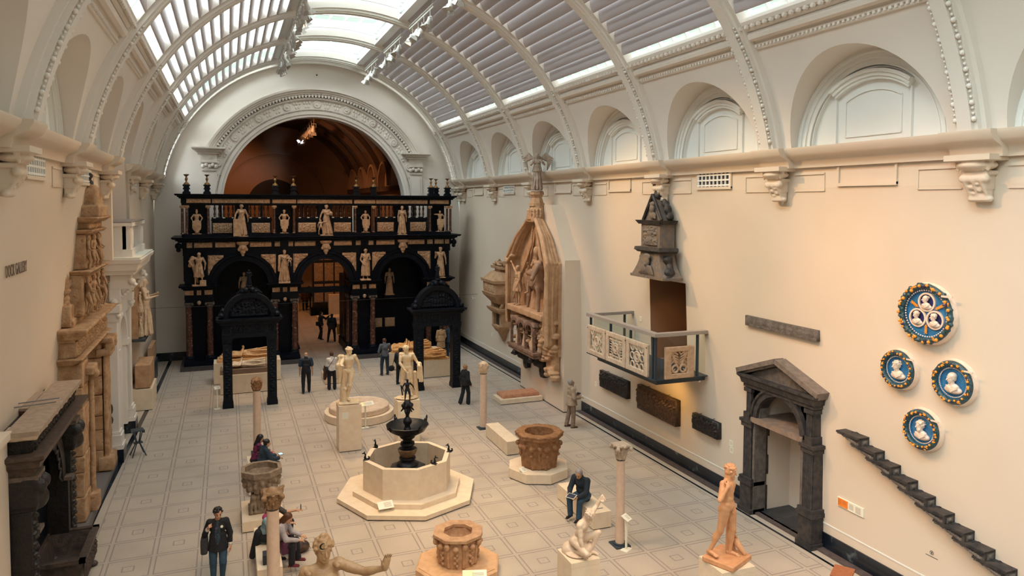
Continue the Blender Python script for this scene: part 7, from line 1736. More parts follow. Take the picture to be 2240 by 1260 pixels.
# platform and great stone portal
o=thing('display_platform','low blue-grey platform under the tall stone portal','platform',(0,0,0))
MB().box(-1.28,-.62,-2.25,3.1,0,.25).build('body',steel_mid,o); MB().box(-1.28,-.615,-2.26,-2.24,0,.245).build('front_face',steel,o)
o=thing('stone_portal','tall weathered tan stone portal with tiers of carved figures, on the left wall','portal',(-1.30,.15,.255),LW)
def sb(name,x0,x1,y0,y1,z0,z1,m=stone_warm,r=.015,amp=.006,res=.03): 
    return carved(name,[('b',V((x0+x1)/2,(y0+y1)/2,(z0+z1)/2),(abs(x1-x0)/2,abs(y1-y0)/2,abs(z1-z0)/2),r)],m,o,res,.01,amp=amp,nsc=14,seed=int(x0*10+z0*7)%97)
zs=[0,.62,1.22,1.62,2.22,2.78,3.30,3.86]
for k in range(7): sb('near_pier_block',-2.15,-1.35,-.62+.02*(k%2),.35,zs[k]+.006,zs[k+1]-.006,amp=.009)
for k in range(7): sb('far_pier_block',1.45,2.15,-.50,.35,zs[k]+.006,zs[k+1]-.006,amp=.009)
pr=[]
for q in range(6): pr.append(('c',V(1.52+.11*q,-.58,.45),V(1.52+.11*q,-.58,3.3),.065,.055,.01))
pr+= [('b',V(1.80,-.56,.22),(.42,.20,.20),.03),('b',V(1.80,-.56,3.45),(.42,.20,.10),.03),('e',V(1.5,-.7,3.65),(.14,.14,.18)),('e',V(2.05,-.7,3.65),(.14,.14,.18)),('b',V(1.8,-.56,3.80),(.46,.26,.07),.02)]
carved('fluted_column',pr,stone_warm,o,.03,.02,amp=.008,nsc=16)
pr=[('b',V(-1.30,-.64,.22),(.20,.16,.22),.03),('c',V(-1.28,-.66,.4),V(-1.28,-.66,3.4),.07,.065),('b',V(-1.45,-.62,3.6),(.35,.18,.10),.03),('e',V(-1.28,-.74,3.45),(.12,.12,.14))]
carved('near_pilaster',pr,stone_warm,o,.03,.02,amp=.008,nsc=16)
def moul(z0,z1,w0,w1,d,name='cornice',m=stone_warm):
    pr=[]; n=4
    for k in range(n): t=(k+.5)/n; q=t**.7; pr.append(('b',V(0,.0,z0+(z1-z0)*t),(w0+(w1-w0)*q,.40+(.28 if z0>5 else 0)+d*q,(z1-z0)/n*.62),.015))
    return carved(name,pr,m,o,.034,.012,amp=.007,nsc=14,seed=int(z0*9))
moul(3.86,4.02,2.22,2.36,.30,'lower_cornice'); sb('frieze',-2.2,2.2,-.52,.35,4.02,4.42,amp=.02); moul(4.42,4.72,2.24,2.48,.42,'main_cornice')
for k in range(9): relief('frieze_relief',.44,.34,stone_warm,o,(-1.95+.49*k,-.53,4.05),0,seed=400+k,depth=.05,n=3)
# attic tiers
def tier(z0,z1,w,d,name): return sb(name,-w,w,-d,.3,z0,z1,amp=.014)
tier(4.72,4.92,1.95,.42,'attic_base'); tier(4.92,5.95,1.45,.56,'attic_block')
for s in (-1,1):
    pr=[('b',V(s*1.80,-.14,5.0),(.24,.24,.26),.03),('c',V(s*1.80,-.14,5.2),V(s*1.80,-.14,5.5),.22,.14),('e',V(s*1.80,-.14,5.42),(.20,.20,.12)),('b',V(s*1.8,-.14,5.58),(.20,.20,.05),.02),('c',V(s*1.8,-.14,5.6),V(s*1.8,-.14,6.1),.17,.13),('e',V(s*1.8,-.14,6.2),(.17,.17,.10)),('b',V(s*1.62,-.12,5.75),(.2,.2,.1),.03)]
    for q in range(8): a=2*pi*q/8; pr.append(('e',V(s*1.8+.15*cos(a),-.14+.15*sin(a),5.85),(.04,.04,.2)))
    carved('corner_pedestal',pr,stone_warm,o,.028,.02,amp=.010,nsc=24)
j=skel(1.05,head=(.3,.1,0),aR=((-.5,-.1,-1),(.5,-.5,-.3)),aL=((.4,-.1,-1),(-.5,-.5,-.2)),lR=((-.2,-.3,-1),(0,.3,-1)),lL=((.2,-.4,-1),(0,.3,-1)))
cher=head_prims(j)+hair_prims(j,'curly',3,20)+body_prims(j)
cv2,cf2=carve(cher,.022,.015)
k0=None
for x,y,z,rz in ((-1.2,-.42,4.92,.5),(-.6,-.46,4.92,-.3),(.1,-.46,4.92,.2),(.8,-.46,4.92,.6),(1.35,-.40,4.92,0),(-.95,-.40,5.95,.3),(-.2,-.42,5.95,-.2),(.5,-.42,5.95,.4),(1.0,-.38,5.95,0)):
    if k0 is None: c=link_mesh('putto',cv2,cf2,stone_warm,o,True); k0=c
    else: c=k0.copy(); COL.objects.link(c); c.parent=o
    c.location=(x,y-.20,z); c.rotation_euler=(0,0,rz); c.scale=(.95,.8,.95)
moul(5.95,6.05,1.45,1.60,.10,'middle_cornice'); tier(6.05,6.95,1.10,.58,'upper_block'); moul(6.95,7.05,1.15,1.25,.10,'small_cornice'); tier(7.05,7.25,.98,.66,'crown_base'); moul(7.22,7.36,1.0,1.18,.22,'upper_cornice')
pr=[('b',V(0,-.05,7.50),(.78,.30,.16),.04),('b',V(-.1,-.05,7.85),(.42,.24,.25),.10),('b',V(.25,-.05,7.65),(.4,.22,.2),.08),('e',V(-.1,-.05,8.05),(.30,.22,.16)),('e',V(-.32,-.12,7.8),(.14,.16,.2))]
carved('crown',xform(pr,t=(0,-.50,0)),stone_warm,o,.028,.03,amp=.015,nsc=18)
carved('finial',[('c',V(-.1,-.55,8.1),V(-.1,-.55,8.16),.10,.10),('e',V(-.1,-.55,8.24),(.09,.09,.10)),('c',V(-.1,-.55,8.3),V(-.1,-.55,8.36),.045,.045),('e',V(-.1,-.55,8.43),(.085,.085,.08))],stone_dark,o,.018,.012)
MB().tube([(-1.2,.30,7.38),(-1.2,-.25,7.38),(-.8,-.25,7.38)],.008,5).build('steel_rod',ink,o); MB().tube([(-2.0,.40,5.95),(-2.0,-.3,5.95)],.018,5).build('steel_rod',label_m,o)
# white balcony with pilasters, doorway below
o=thing('white_balcony','cream painted balcony on scrolled brackets above arched doorway, left wall','balcony',(XL-.0,4.85,0),LW)
wp=plaster_up; W2=1.95
sl=MB().sweep([(0,5.92),(.0,5.92),(.04,6.10),(.10,6.14),(.14,6.26),(0,6.30)],[(-W2,.3,-1,0),(-W2,-.80,-1,-1),(W2,-.80,1,-1),(W2,.3,1,0)]).box(-W2,W2,-.80,.3,5.92,6.29); sl.build('floor_slab',wp,o)
MB().box(-W2-.1,W2+.1,-.9,.3,6.28,6.32).build('floor_top',mat('balcony_top',(.78,.76,.66),None),o)
mb=MB()
for q in range(10): mb.ball((-1.7+.38*q,-.70,5.86),.05,7,5,(1.6,1,1))
mb.box(-1.85,1.85,-.70,.3,5.78,5.92).build('egg_moulding',wp,o,SM)
pa=MB()
for x0,x1,y0,y1 in ((-1.75,-1.05,-.62,-.40),(1.05,1.75,-.62,-.40)):
    pa.box(x0,x1,y0,y1,6.34,7.26).box(x0-.05,x1+.05,y0-.05,y1+.03,6.32,6.55).box(x0-.06,x1+.06,y0-.06,y1+.04,7.26,7.36).box(x0+.1,x1-.1,y0-.02,y1,6.68,7.14)
for x in (-1.75,1.60): pa.box(x,x+.15,-.5,.3,6.34,7.26).box(x-.05,x+.2,-.5,.3,7.26,7.36).box(x-.03,x+.18,-.55,.3,6.32,6.5)
pa.box(-1.1,1.1,-.56,-.42,6.34,6.5).box(-1.1,1.1,-.56,-.42,7.22,7.34); pa.build('parapet',wp,o)
for q in range(9): MB().box(-.90+.22*q,-.84+.22*q,-.52,-.46,6.5,7.22).build('parapet_bar',wp,o)
MB().box(-1.80,1.82,-.66,.3,7.36,7.40).build('parapet_coping',mat('coping_stone',(.28,.235,.21),None),o)
for s in (-1,1):
    pr=[('c',V(s*1.55-.12,-.62,5.55),V(s*1.55+.12,-.62,5.55),.09,.09),('c',V(s*1.55-.12,-.12,4.95),V(s*1.55+.12,-.12,4.95),.09,.09),('b',V(s*1.55,-.32,5.55),(.12,.30,.22),.02),('b',V(s*1.55,-.15,5.25),(.11,.17,.32),.02)]
    for q in range(8): t=q/7.; pr.append(('e',V(s*1.55,-.70+.50*t,5.45-.5*t),(.13,.07,.06)))
    carved('scroll_bracket',pr,wp,o,.026,.02)
    for x in (s*1.55,):
        MB().box(x-.22,x+.22,-.20,.3,.95,4.35).box(x-.30,x+.30,-.28,.3,.42,.85).box(x-.26,x+.26,-.24,.3,.85,.95).box(x-.28,x+.28,-.30,.3,4.62,4.86).box(x-.25,x+.25,-.23,.3,4.35,4.42).box(x-.33,x+.33,-.32,.3,.42,.55).build('pilaster',wp,o)
        carved('capital',[('b',V(x,-.02,4.5),(.24,.22,.14),.03)]+[('e',V(x+.22*a,-.26,4.52),(.07,.07,.09)) for a in (-1,1)]+[('e',V(x+.12*a,-.26,4.42),(.05,.04,.06)) for a in (-1,0,1)],wp,o,.02,.02)
    MB().box(s*1.55-.33,s*1.55+.33,-.33,.3,0,.42).build('marble_foot',skirt,o)
MB().arcband(0,3.3,.95,1.2,-.16,.3,0,pi,24).box(-1.2,-.95,-.12,.3,.42,3.3).box(.95,1.2,-.12,.3,.42,3.3).box(-1.25,-.9,-.2,.3,3.15,3.35).box(.9,1.25,-.2,.3,3.15,3.35).build('doorway_arch',wp,o,SM)
MB().box(-.96,.96,.0,.12,.1,4.2).build('door_leaf',wp,o); MB().box(-.8,-.1,-.02,.02,.5,2.9).box(.1,.8,-.02,.02,.5,2.9).build('door_panels',wp,o)
MB().box(-1.3,1.3,-.14,.3,4.3,5.8).build('wall_panel',wp,o)
struct('trim_window_jamb', MB().box(XL-.7,XL+.14,2.75,3.02,6.3,9.3).box(XL-.7,XL+.14,6.18,6.45,6.3,9.3).box(XL-.3,XL+.22,2.35,2.62,6.3,8.85).box(XL-.3,XL+.22,6.55,6.8,6.3,8.85), plaster)
# relief of a crowned figure on a slab
o=thing('figure_relief','tall tan stone relief slab with large robed standing figure, far end of left wall','relief',(wl(10.9,4)+.02,10.9,2.62),LW)
MB().box(-1.0,1.0,-.16,.1,0,3.15).build('back_slab',stone_tomb,o); MB().box(-1.15,1.15,-.42,.1,-.10,0).build('steel_shelf',steel,o)
j=skel(2.35,head=(.5,.05,0),aR=((-.3,-.3,-1),(.3,-.8,.2)),aL=((.3,-.2,-1),(-.3,-.7,.3)),female=True)
pr=head_prims(j)+hair_prims(j,'long')+body_prims(j,nude=False,male=False)+robe_prims(j,.0,(.15,.12))+sash_prims(j,1,5)
carved('robed_figure',xform(pr,t=(-.15,-.30,0)),marble2,o,.026,.02,amp=.006,nsc=30)
j=skel(.9,head=(.2,.1,0)); pr=head_prims(j)+hair_prims(j,'curly',2,20)+body_prims(j,nude=False)+robe_prims(j,0,(.15,.13)); c2=[]
for x,z in ((.62,.02),(-.72,.02),(.66,.95),(-.74,1.0),(.6,1.9),(-.7,2.0)): c2+=xform(pr,s=.95,t=(x,-.22,z))
carved('small_attendants',c2,marble2,o,.022,.015)
# sarcophagus and slab at the far end
plinth('cream plinth under the stone chest, far end of the left wall',wl(9.8,0)+.05,-.17,8.92,10.75,.83)
o=thing('stone_chest','brown stone chest on a cream plinth, far end of the left wall','sarcophagus',(-.50,9.85,.835))
sb('chest_body',-.27,.27,-.85,.85,.02,.92,stone_tomb,.02,.006); MB().box(-.24,.24,-.8,.8,0,.03).build('shadow_base',steel,o)
o=tag(MB().box(-.10,.06,-1.0,1.0,0,.75).build('standing_slab',stone_tomb,None,False,(wl(14,1)+.25,14.0,.0)),'upright brown stone slab leaning at the left wall beyond the stone chest','slab'); o.location.z=.9
tag(MB().box(-.12,.22,-.9,.9,0,.9).build('slab_support',steel,None,False,(wl(14,.4)+.16,14.0,0)),'dark low support under the upright slab by the left wall','support')
# dark carved archway, nearest on the left
o=thing('carved_archway','dark carved stone and wood archway with broken top slab, nearest on the left wall','archway',(-1.10,-5.2,0),LW)
cap_=mat('cap_slab',(.30,.22,.165),(.38,.28,.21),8,.6,.3,30)
MB().box(-1.98,1.98,-.60,-.08,3.94,4.02).build('cap_edge',cap_,o)
carved('top_slab',[('b',V(0,-.28,3.92),(1.96,.28,.06),.015)]+[('-e',V(-.5,.02,4.0),(.9,.16,.2)),('-e',V(.5,.05,4.0),(.5,.14,.2))],mat('rubble_stone',(.50,.36,.25),(.62,.47,.34),6,.7,.5,20),o,.026,.02,amp=.012,nsc=24)
MB().box(-1.86,1.9,-.46,.1,3.62,3.88).build('carved_frieze',dark_wood,o)
relief('frieze_carving',3.7,.26,dark_wood,o,(0,-.47,3.62),0,seed=500,depth=.04,blobs=[(-1.8+.1*q,.13+.05*(-1)**q,.055,.05,1.) for q in range(37)],res=.025)
MB().sweep([(0,3.22),(.03,3.22),(.06,3.34),(.14,3.40),(.16,3.50),(.24,3.56),(.24,3.62),(0,3.62)],[(-1.9,.1,-1,0),(-1.9,-.46,-1,-1),(1.95,-.46,1,-1),(1.95,.1,1,0)]).box(-1.9,1.95,-.46,.1,3.22,3.61).build('main_moulding',mat('moulding_stone',(.045,.03,.022),(.09,.055,.04),14,.5,.4,30),o,SM)
for s,x in ((-1,-1.68),(1,1.74)):
    MB().box(x-.16,x+.16,-.42,.05,.0,2.55).box(x-.22,x+.22,-.52,.08,0,.35).build('pier',dark_wood,o)
    relief('pier_carving',.28,2.0,dark_wood,o,(x,-.425,.45),0,seed=510+s,depth=.05,blobs=[(.05*(-1)**q,.06+.095*q,.07,.05,1.) for q in range(21)])
    carved('bracket_capital',[('b',V(x,-.25,2.92),(.26,.30,.28),.04),('e',V(x,-.5,2.75),(.22,.16,.2)),('e',V(x-.15,-.55,3.0),(.12,.12,.14)),('e',V(x+.15,-.55,3.0),(.12,.12,.14)),('b',V(x,-.28,2.62),(.22,.24,.06),.02)],dark_wood,o,.028,.03,amp=.012,nsc=26)
    MB().box(x-.26,x+.26,-.56,.05,3.14,3.22).build('impost',mat('impost_stone',(.09,.065,.05),(.14,.10,.08),10,.6) if s<0 else MATS['impost_stone'],o)
    MB().box(x-.06,x+.06,-.50,-.38,3.62,3.9).build('corner_colonnette',dark_wood,o)
MB().box(1.30,1.56,-.50,-.0,1.98,2.05).build('impost_ledge',MATS['impost_stone'],o); MB().box(1.36,1.58,-.40,.0,0,1.98).build('inner_pier',dark_wood,o)
MB().box(-1.42,-1.1,-.46,.0,1.98,2.05).build('impost_ledge',MATS['impost_stone'],o)
ar=MB().arcband(.05,2.0,1.18,1.48,-.34,-.1,0,pi,28); ar.build('arch_ring',dark_wood,o,SM)
pr=[]
for q in range(13):
    a=pi*(q+.5)/13; c,s=cos(a),sin(a)
    for w in range(7): b=a-.11+.22*w/6; rr=1.17-.13*sin(pi*w/6); b2=a-.11+.22*(w+1)/6; r2=1.17-.13*sin(pi*(w+1)/6); pr.append(('c',V(.05+rr*cos(b),-.3,2.0+rr*sin(b)),V(.05+r2*cos(b2),-.3,2.0+r2*sin(b2)),.03,.03,.008))
carved('scalloped_cusps',pr,dark_wood,o,.02,.01)
mb=MB(); N_=24; vs=[]
for i in range(N_+1): a=pi*i/N_; vs+= [(.05+1.46*cos(a),-.24,2.0+1.46*sin(a)),(.05+1.55*(1-2*i/N_),-.24,3.3 if abs(1-2*i/N_)<.99 else 3.3)]
mb.add(vs,[(2*i,2*i+1,2*i+3,2*i+2) for i in range(N_)]); mb.build('spandrel',dark_wood,o)
MB().box(-1.9,1.95,.0,.1,0,3.3).build('dark_back',black_oak,o)
carved('spandrel_carving',[('e',V(1.25+.10*(q%3),-.26,2.55+.08*q),(.07,.05,.07)) for q in range(8)],dark_wood,o,.022,.02)
carved('spandrel_carving',[('e',V(-1.15-.10*(q%3),-.26,2.55+.08*q),(.07,.05,.07)) for q in range(8)],dark_wood,o,.022,.02)
# brick core and plaster block behind the archway
o=thing('brick_core','remnant of orange brickwork with plaster cap behind the dark archway','brickwork',(-1.1,-4.6,0))
MB().box(-.95,-.0,-.75,.55,3.30,3.95).build('bricks',brick,o); MB().box(-1.0,.05,-.8,.6,3.95,4.0).build('plaster_cap',cap_,o)
mb=MB()
for q in range(5): mb.box(-.955,.005,-.755,-.748,3.33+.12*q,3.342+.12*q)
mb.build('mortar_joint',cap_,o)
for k,y in enumerate((-5.5,-5.8)): tag(MB().tube([(-1.4,y,4.12),(-.55,y+.25,4.12)],.012,5).build('steel_rod',steel_mid),'thin steel rod tying the dark archway back to the wall, '+('upper' if k==0 else 'lower'),'rod')
struct('wall_block', MB().box(-2.0,-.98,-14,-7.15,0,4.0).box(-2.0,-.92,-14,-7.1,3.92,4.05), plaster)
# dark trough with lion feet
o=thing('stone_trough','dark carved stone trough on paw feet, beside the dark archway','trough',(-.66,-4.55,0),LW)
tr=mat('trough_stone',(.035,.026,.022),(.075,.05,.04),8,.5,.5,30)
mb=MB(); 
a=[(-.82,-.48),(.82,-.48),(.82,.48),(-.82,.48)]; b=[(-.70,-.36),(.70,-.36),(.70,.36),(-.70,.36)]
mb.add([(x,y,.80) for x,y in a]+[(x,y,.80) for x,y in b]+[(x*.86,y*.8,.36) for x,y in b]+[(x*.80,y*.72,.22) for x,y in a],[(0,1,5,4),(1,2,6,5),(2,3,7,6),(3,0,4,7),(4,5,9,8),(5,6,10,9),(6,7,11,10),(7,4,8,11),(8,9,10,11),(1,0,12,13),(2,1,13,14),(3,2,14,15),(0,3,15,12),(15,14,13,12)])
mb.build('basin',tr,o); MB().box(-.86,.86,-.52,-.40,.76,.84).box(-.86,.86,.40,.52,.76,.84).box(-.86,-.74,-.52,.52,.76,.84).box(.74,.86,-.52,.52,.76,.84).build('rim',tr,o)
for sx in (-1,1):
    for sy in (-1,1): carved('paw_foot',[('c',V(sx*.55,sy*.30,.30),V(sx*.62,sy*.36,.10),.09,.07),('e',V(sx*.66,sy*.40,.06),(.10,.10,.06)),('e',V(sx*.72,sy*.42,.05),(.04,.04,.04)),('e',V(sx*.66,sy*.47,.05),(.04,.04,.04))],tr,o,.02,.02)
relief('side_carving',1.3,.4,tr,o,(0,-.47,.30),0,seed=520,depth=.04,n=9)
tag(carved('hanging_fragment',[('b',V(0,-.05,.45),(.16,.05,.42),.03),('e',V(0,-.12,.6),(.1,.06,.16)),('e',V(0,-.12,.25),(.12,.06,.12))],stone_dark,None,.024,.02,loc=(wl(2.75,1.6)+.30,2.78,1.15),rz=LW,amp=.012,nsc=26),'small dark carved fragment on the wall beside the stone portal','fragment')
# wall lettering
def text(s,size,loc,rz,m,name,par=None,ext=.004):
    c=bpy.data.curves.new(name,'FONT'); c.body=s; c.size=size; c.extrude=ext; c.space_character=1.05; c.align_x='RIGHT'
    t=bpy.data.objects.new(name,c); COL.objects.link(t); t.rotation_euler=(pi/2,0,rz); t.location=loc; t.scale=(.62,1,1); c.materials.append(m); return t
bpy.context.view_layer.update()
t=text('DOCK GALLERY',.30,(wl(-5.7,6.98)+.008,-5.68,6.70),LW,mat('lettering_brown',(.16,.11,.08),None),'wall_lettering')
dg=bpy.context.evaluated_depsgraph_get(); me=bpy.data.meshes.new_from_object(t.evaluated_get(dg)); t2=bpy.data.objects.new('wall_lettering',me); COL.objects.link(t2); t2.matrix_world=t.matrix_world; t2.rotation_euler=t.rotation_euler; t2.location=t.location; t2.scale=t.scale; bpy.data.objects.remove(t)
tag(t2,'dark capital letters DOCK GALLERY on the left wall at the picture edge','lettering')
# ---------------------------------------------------------------- visitors
def bagthing(name,label,cat,prims,m,loc,rz=0,res=.014,k=.02): return tag(carved(name,prims,m,None,res,k,loc=loc,rz=rz,amp=.003,nsc=40),label,cat)
def W_(o_loc,face,p): q=rotz(face)@np.array(p,float); return (o_loc[0]+q[0],o_loc[1]+q[1],o_loc[2]+q[2])
# 1 man with backpack
L=(5.61,9.58,0); j=skel(1.75,head=(0,.1,0),aR=((-.18,.05,-1),(-.05,-.15,-1)),aL=((.18,.12,-1),(.05,-.05,-1)),lR=((-.05,-.18,-1),(0,.12,-1)),lL=((.06,.16,-1),(0,.40,-1)))
visitor('man walking away in navy T-shirt and black trousers, thinning grey hair',L,pi-.1,j,c_navy,c_black,c_black,hair_grey,'short',sleeve=.36,res=.018,topname='shirt',bald=True,extra=[('hair',[('e',j['head']+V(0,.02,-.02),(.088,.098,.07))],hair_grey)])
bagthing('backpack','black backpack with grey pocket on the back of the man in navy T-shirt','backpack',[('b',V(0,.19,1.22),(.15,.07,.22),.05),('b',V(0,.27,1.12),(.10,.03,.12),.03),('c',V(-.12,.10,1.42),V(-.12,-.12,1.38),.02,.02),('c',V(.12,.10,1.42),V(.12,-.12,1.38),.02,.02)],c_black,L,pi-.1)
# 2 woman in white sweater
L=(6.68,9.66,0); j=skel(1.66,head=(0,.35,0),aR=((-.2,-.1,-1),(.3,-.9,-.2)),aL=((.2,-.1,-1),(-.3,-.9,-.2)),female=True)
visitor('woman seen from behind in white sweater and black trousers, reddish hair tied up',L,pi-.05,j,c_white,c_black,c_black,hair_brown,'bun',res=.018,flare=1.05,legflare=.036,topname='sweater',fem=True)
bagthing('shoulder_bag','black shoulder bag on the hip of the woman in white sweater','bag',[('e',V(.20,.02,.86),(.06,.17,.14)),('c',V(.18,.12,.95),V(-.02,.15,1.25),.012,.012),('c',V(-.02,.15,1.25),V(-.13,.03,1.42),.012,.012),('c',V(.2,-.1,.95),V(.02,-.14,1.2),.012,.012)],c_black,L,pi-.05)
bagthing('held_coat','dark brown coat hanging from the arm of the woman in white sweater','coat',[('c',V(.24,-.22,.95),V(.28,-.20,.45),.08,.07),('c',V(.20,-.26,.95),V(.22,-.26,.5),.06,.05)],c_brownshoe,L,pi-.05)
# 3 man in grey sweater
L=(9.34,11.5,0); j=skel(1.76,head=(.1,.4,0),aR=((-.3,-.1,-1),(.35,-.7,-.5)),aL=((.3,-.1,-1),(-.35,-.7,-.5)),lR=((-.05,.02,-1),(-.02,.05,-1)),lL=((.12,-.05,-1),(.04,.12,-1)))
visitor('man seen from behind in grey sweater and dark jeans near the wooden effigies',L,pi+.15,j,c_grey,c_navy,c_brownshoe,hair_brown,'short',res=.018,topname='sweater')
# 4 woman in black
L=(11.34,5.50,0); j=skel(1.64,head=(0,-.1,0),aR=((-.25,.1,-1),(.1,-.5,-.8)),aL=((.25,.2,-1),(.1,-.2,-1)),lR=((-.03,-.22,-1),(0,.05,-1)),lL=((.03,.12,-1),(0,.35,-1)),female=True)
visitor('woman in black jacket and flared trousers, light brown hair, walking by the right arch',L,1.9,j,c_black,c_black,c_white,hair_fair,'short',res=.017,flare=1.1,tt=.022,hem=.04,legflare=.044,fem=True,extra=[('scarf',[('c',j['nb']-V(.05,0,.0),j['nb']+V(.05,0,.01),.055,.055)],c_maroon)])
# 5 man by the right wall
L=(14.01,1.35,0); j=skel(1.77,spine=(0,.04,1),head=(.05,-.25,0),aR=((-.25,-.05,-1),(.35,-.95,-.05)),aL=((.25,-.05,-1),(-.35,-.95,-.05)),lR=((-.05,-.06,-1),(0,.05,-1)),lL=((.06,.14,-1),(0,.22,-1)))
o=visitor('man in beige jacket looking up at the right wall, hands clasped in front',L,1.45,j,c_beige,c_taupe,c_brownshoe,hair_grey,'short',res=.015,hem=.06,tt=.022,flare=1.12,legflare=.034,extra=[('glasses',[('c',j['head']+j['Rh']@V(-.09,-.095,.005),j['head']+j['Rh']@V(.09,-.095,.005),.006,.006),('c',j['head']+j['Rh']@V(.09,-.095,.005),j['head']+j['Rh']@V(.08,.02,.005),.006,.006)],ink),('hood',[('c',j['nb']+V(-.08,.06,0),j['nb']+V(.08,.06,0),.07,.07)],c_beige)])
bagthing('hand_camera','small black camera hanging on the chest of the man in beige jacket','camera',[('b',V(0,-.24,1.20),(.06,.04,.04),.01),('c',V(0,-.27,1.20),V(0,-.31,1.20),.03,.03),('c',V(-.05,-.2,1.22),V(-.07,-.1,1.5),.008,.008)],ink,L,1.45)
# 6 seated man with tablet
L=(11.02,-5.45,0); j=skel(1.74,spine=(0,-.30,1),head=(.05,.55,0),aR=((-.15,-.55,-1),(.45,-.75,-.25)),aL=((.2,-.5,-1),(-.35,-.8,-.25)),lR=((-.14,-1,.02),(.02,.08,-1)),lL=((.16,-1,.02),(0,-.10,-1)),pz=.56)
visitor('grey-haired man in navy jacket and jeans sitting on the stone bench, reading a tablet',L,-1.05,j,cloth('dark_navy_jacket',(.008,.014,.024)),c_denim,c_black,hair_grey,'short',res=.0125,hem=.03,tt=.018,flare=1.1,legflare=.032)
wm=(j['wR']+j['wL'])/2
o=thing('tablet','dark-screened tablet in the hands of the seated man in navy','tablet',W_(L,-1.05,wm+V(0,-.10,.035)),-1.05); MB().box(-.12,.12,-.085,.085,0,.010).tf(Matrix.Rotation(radians(18),4,'X')).build('case',label_m,o); TC_=[c for c in bpy.data.objects if c.parent==o][-1]; MB().box(-.108,.108,-.075,.075,.0102,.0115).tf(Matrix.Rotation(radians(18),4,'X')).build('screen',mat('tablet_screen',(.03,.03,.06),None,rough=.15),TC_)
# 7 walking woman
L=(2.33,-5.62,0); j=skel(1.66,head=(.25,.12,0),aR=((-.35,.10,-1),(.30,-.60,.75)),aL=((.28,.02,-1),(.02,-.15,-1)),lR=((-.02,-.10,-1),(.0,.12,-1)),lL=((.02,-.20,-1),(-.06,.32,-1)),female=True,tR=(.1,-1,0),tL=(.15,-1,0))
o=visitor('woman with short dark hair walking towards us in black blazer and jeans, bottom left',L,-.05,j,c_black,c_denim,c_brownshoe,hair_dark,'curly',sleeve=.86,res=.0115,hem=.085,tt=.011,flare=1.08,legflare=.022,curl=(1.3,.4),nR=V(1,.2,-.1),topname='blazer',collar=False,fem=True)
f=j['fwd']; ch=j['chest']
carved('blouse',[('c',j['nb']+f*.050+V(0,0,-.03),j['chest']+f*.085,.035,.058),('c',j['chest']+f*.085,j['waist']+f*.082,.058,.066),('c',j['waist']+f*.082,j['pel']+f*.09,.066,.06)],c_print,o,.0115,.02)
for s in (-1,1): carved('shirt_cuff',[('c',j['eR' if s<0 else 'eL']*.22+j['wR' if s<0 else 'wL']*.78,j['eR' if s<0 else 'eL']*.12+j['wR' if s<0 else 'wL']*.88,.043,.043)],c_white,o,.011,.01)
MB().lathe([(.001,0),(.028,0),(.028,.006),(.001,.008)],16).tf(Matrix.Translation(tuple(ch+f*.118+V(.085,0,.045)))@Matrix.Rotation(radians(80),4,'X')).build('badge',label_m,o)
bagthing('handbag','dark patterned bag at the hip of the woman in black blazer','bag',[('b',V(-.27,.06,.82),(.07,.13,.17),.04),('c',V(-.24,.0,.96),V(-.15,-.02,1.38),.012,.012)],cloth('dark_bag',(.03,.03,.035)),L,-.05,.013)
# 8 seated couple behind the font
def seated(label,loc,face,H,top,leg,shoe,hair,kind,seat=.46,lean=-.18,head=(0,.35,0),aR=((-.15,-.5,-1),(.3,-.9,-.15)),aL=((.15,-.5,-1),(-.3,-.9,-.15)),lR=((-.12,-1,.02),(0,.05,-1)),lL=((.12,-1,.02),(0,-.1,-1)),**kw):
    j=skel(H,spine=(0,lean,1),head=head,aR=aR,aL=aL,lR=lR,lL=lL,pz=seat+.082*H,female=kw.pop('female',True))
    return visitor(label,loc,face,j,top,leg,shoe,hair,kind,**kw),j
L=(3.27,.10,0); seated('seated person with long dark hair in magenta plaid shirt, behind the stone font',L,1.75,1.62,c_plaid,c_black,c_black,hair_dark,'long',res=.014,topname='shirt')
L=(3.42,-.45,0); o,j=seated('seated person in blue hooded top with dark tied-up hair, behind the stone font',L,1.85,1.64,c_navy,c_denim,c_white,hair_dark,'bun',res=.014,tt=.02,topname='hooded_top')
o=thing('phone','phone with lit bluish screen in the hands of the person in blue hooded top','phone',W_(L,1.85,(j['wR']+j['wL'])/2+V(0,-.10,.06)),1.85); MB().box(-.08,.08,-.06,.06,0,.010).build('case',ink,o); MB().box(-.072,.072,-.052,.052,.0102,.0112).build('screen',mat('lit_screen',(.5,.75,.9),None,emis=(.45,.75,.95),es=.7),o)
# 9 group on the near bench
L=(3.27,-5.05,0); o,j=seated('seated person in light blue denim jacket with magenta hood, left of the slender column',L,1.15,1.62,c_ltden,c_black,c_black,hair_brown,'long',head=(.1,.5,0),lean=-.28,res=.013,topname='denim_jacket')
carved('hood',[('c',j['nb']+V(-.07,.06,.0),j['nb']+V(.07,.06,.0),.075,.075),('e',j['head']+V(0,.06,-.02),(.10,.10,.10))],c_pink,o,.014,.02)
carved('long_cardigan',[('c',j['waist']+V(-.10,.12,-.05),j['pel']+V(-.12,.22,-.40),.10,.07),('c',j['waist']+V(.08,.12,-.05),j['pel']+V(.05,.22,-.38),.10,.07)],c_black,o,.016,.03)
L=(3.50,-5.50,0); o,j=seated('seated woman with brown hair in light grey top, bent over her lap',L,1.20,1.62,c_greytop,c_black,c_maroon,hair_brown,'long',head=(.1,.65,0),lean=-.38,res=.0125,topname='top',legflare=.034)
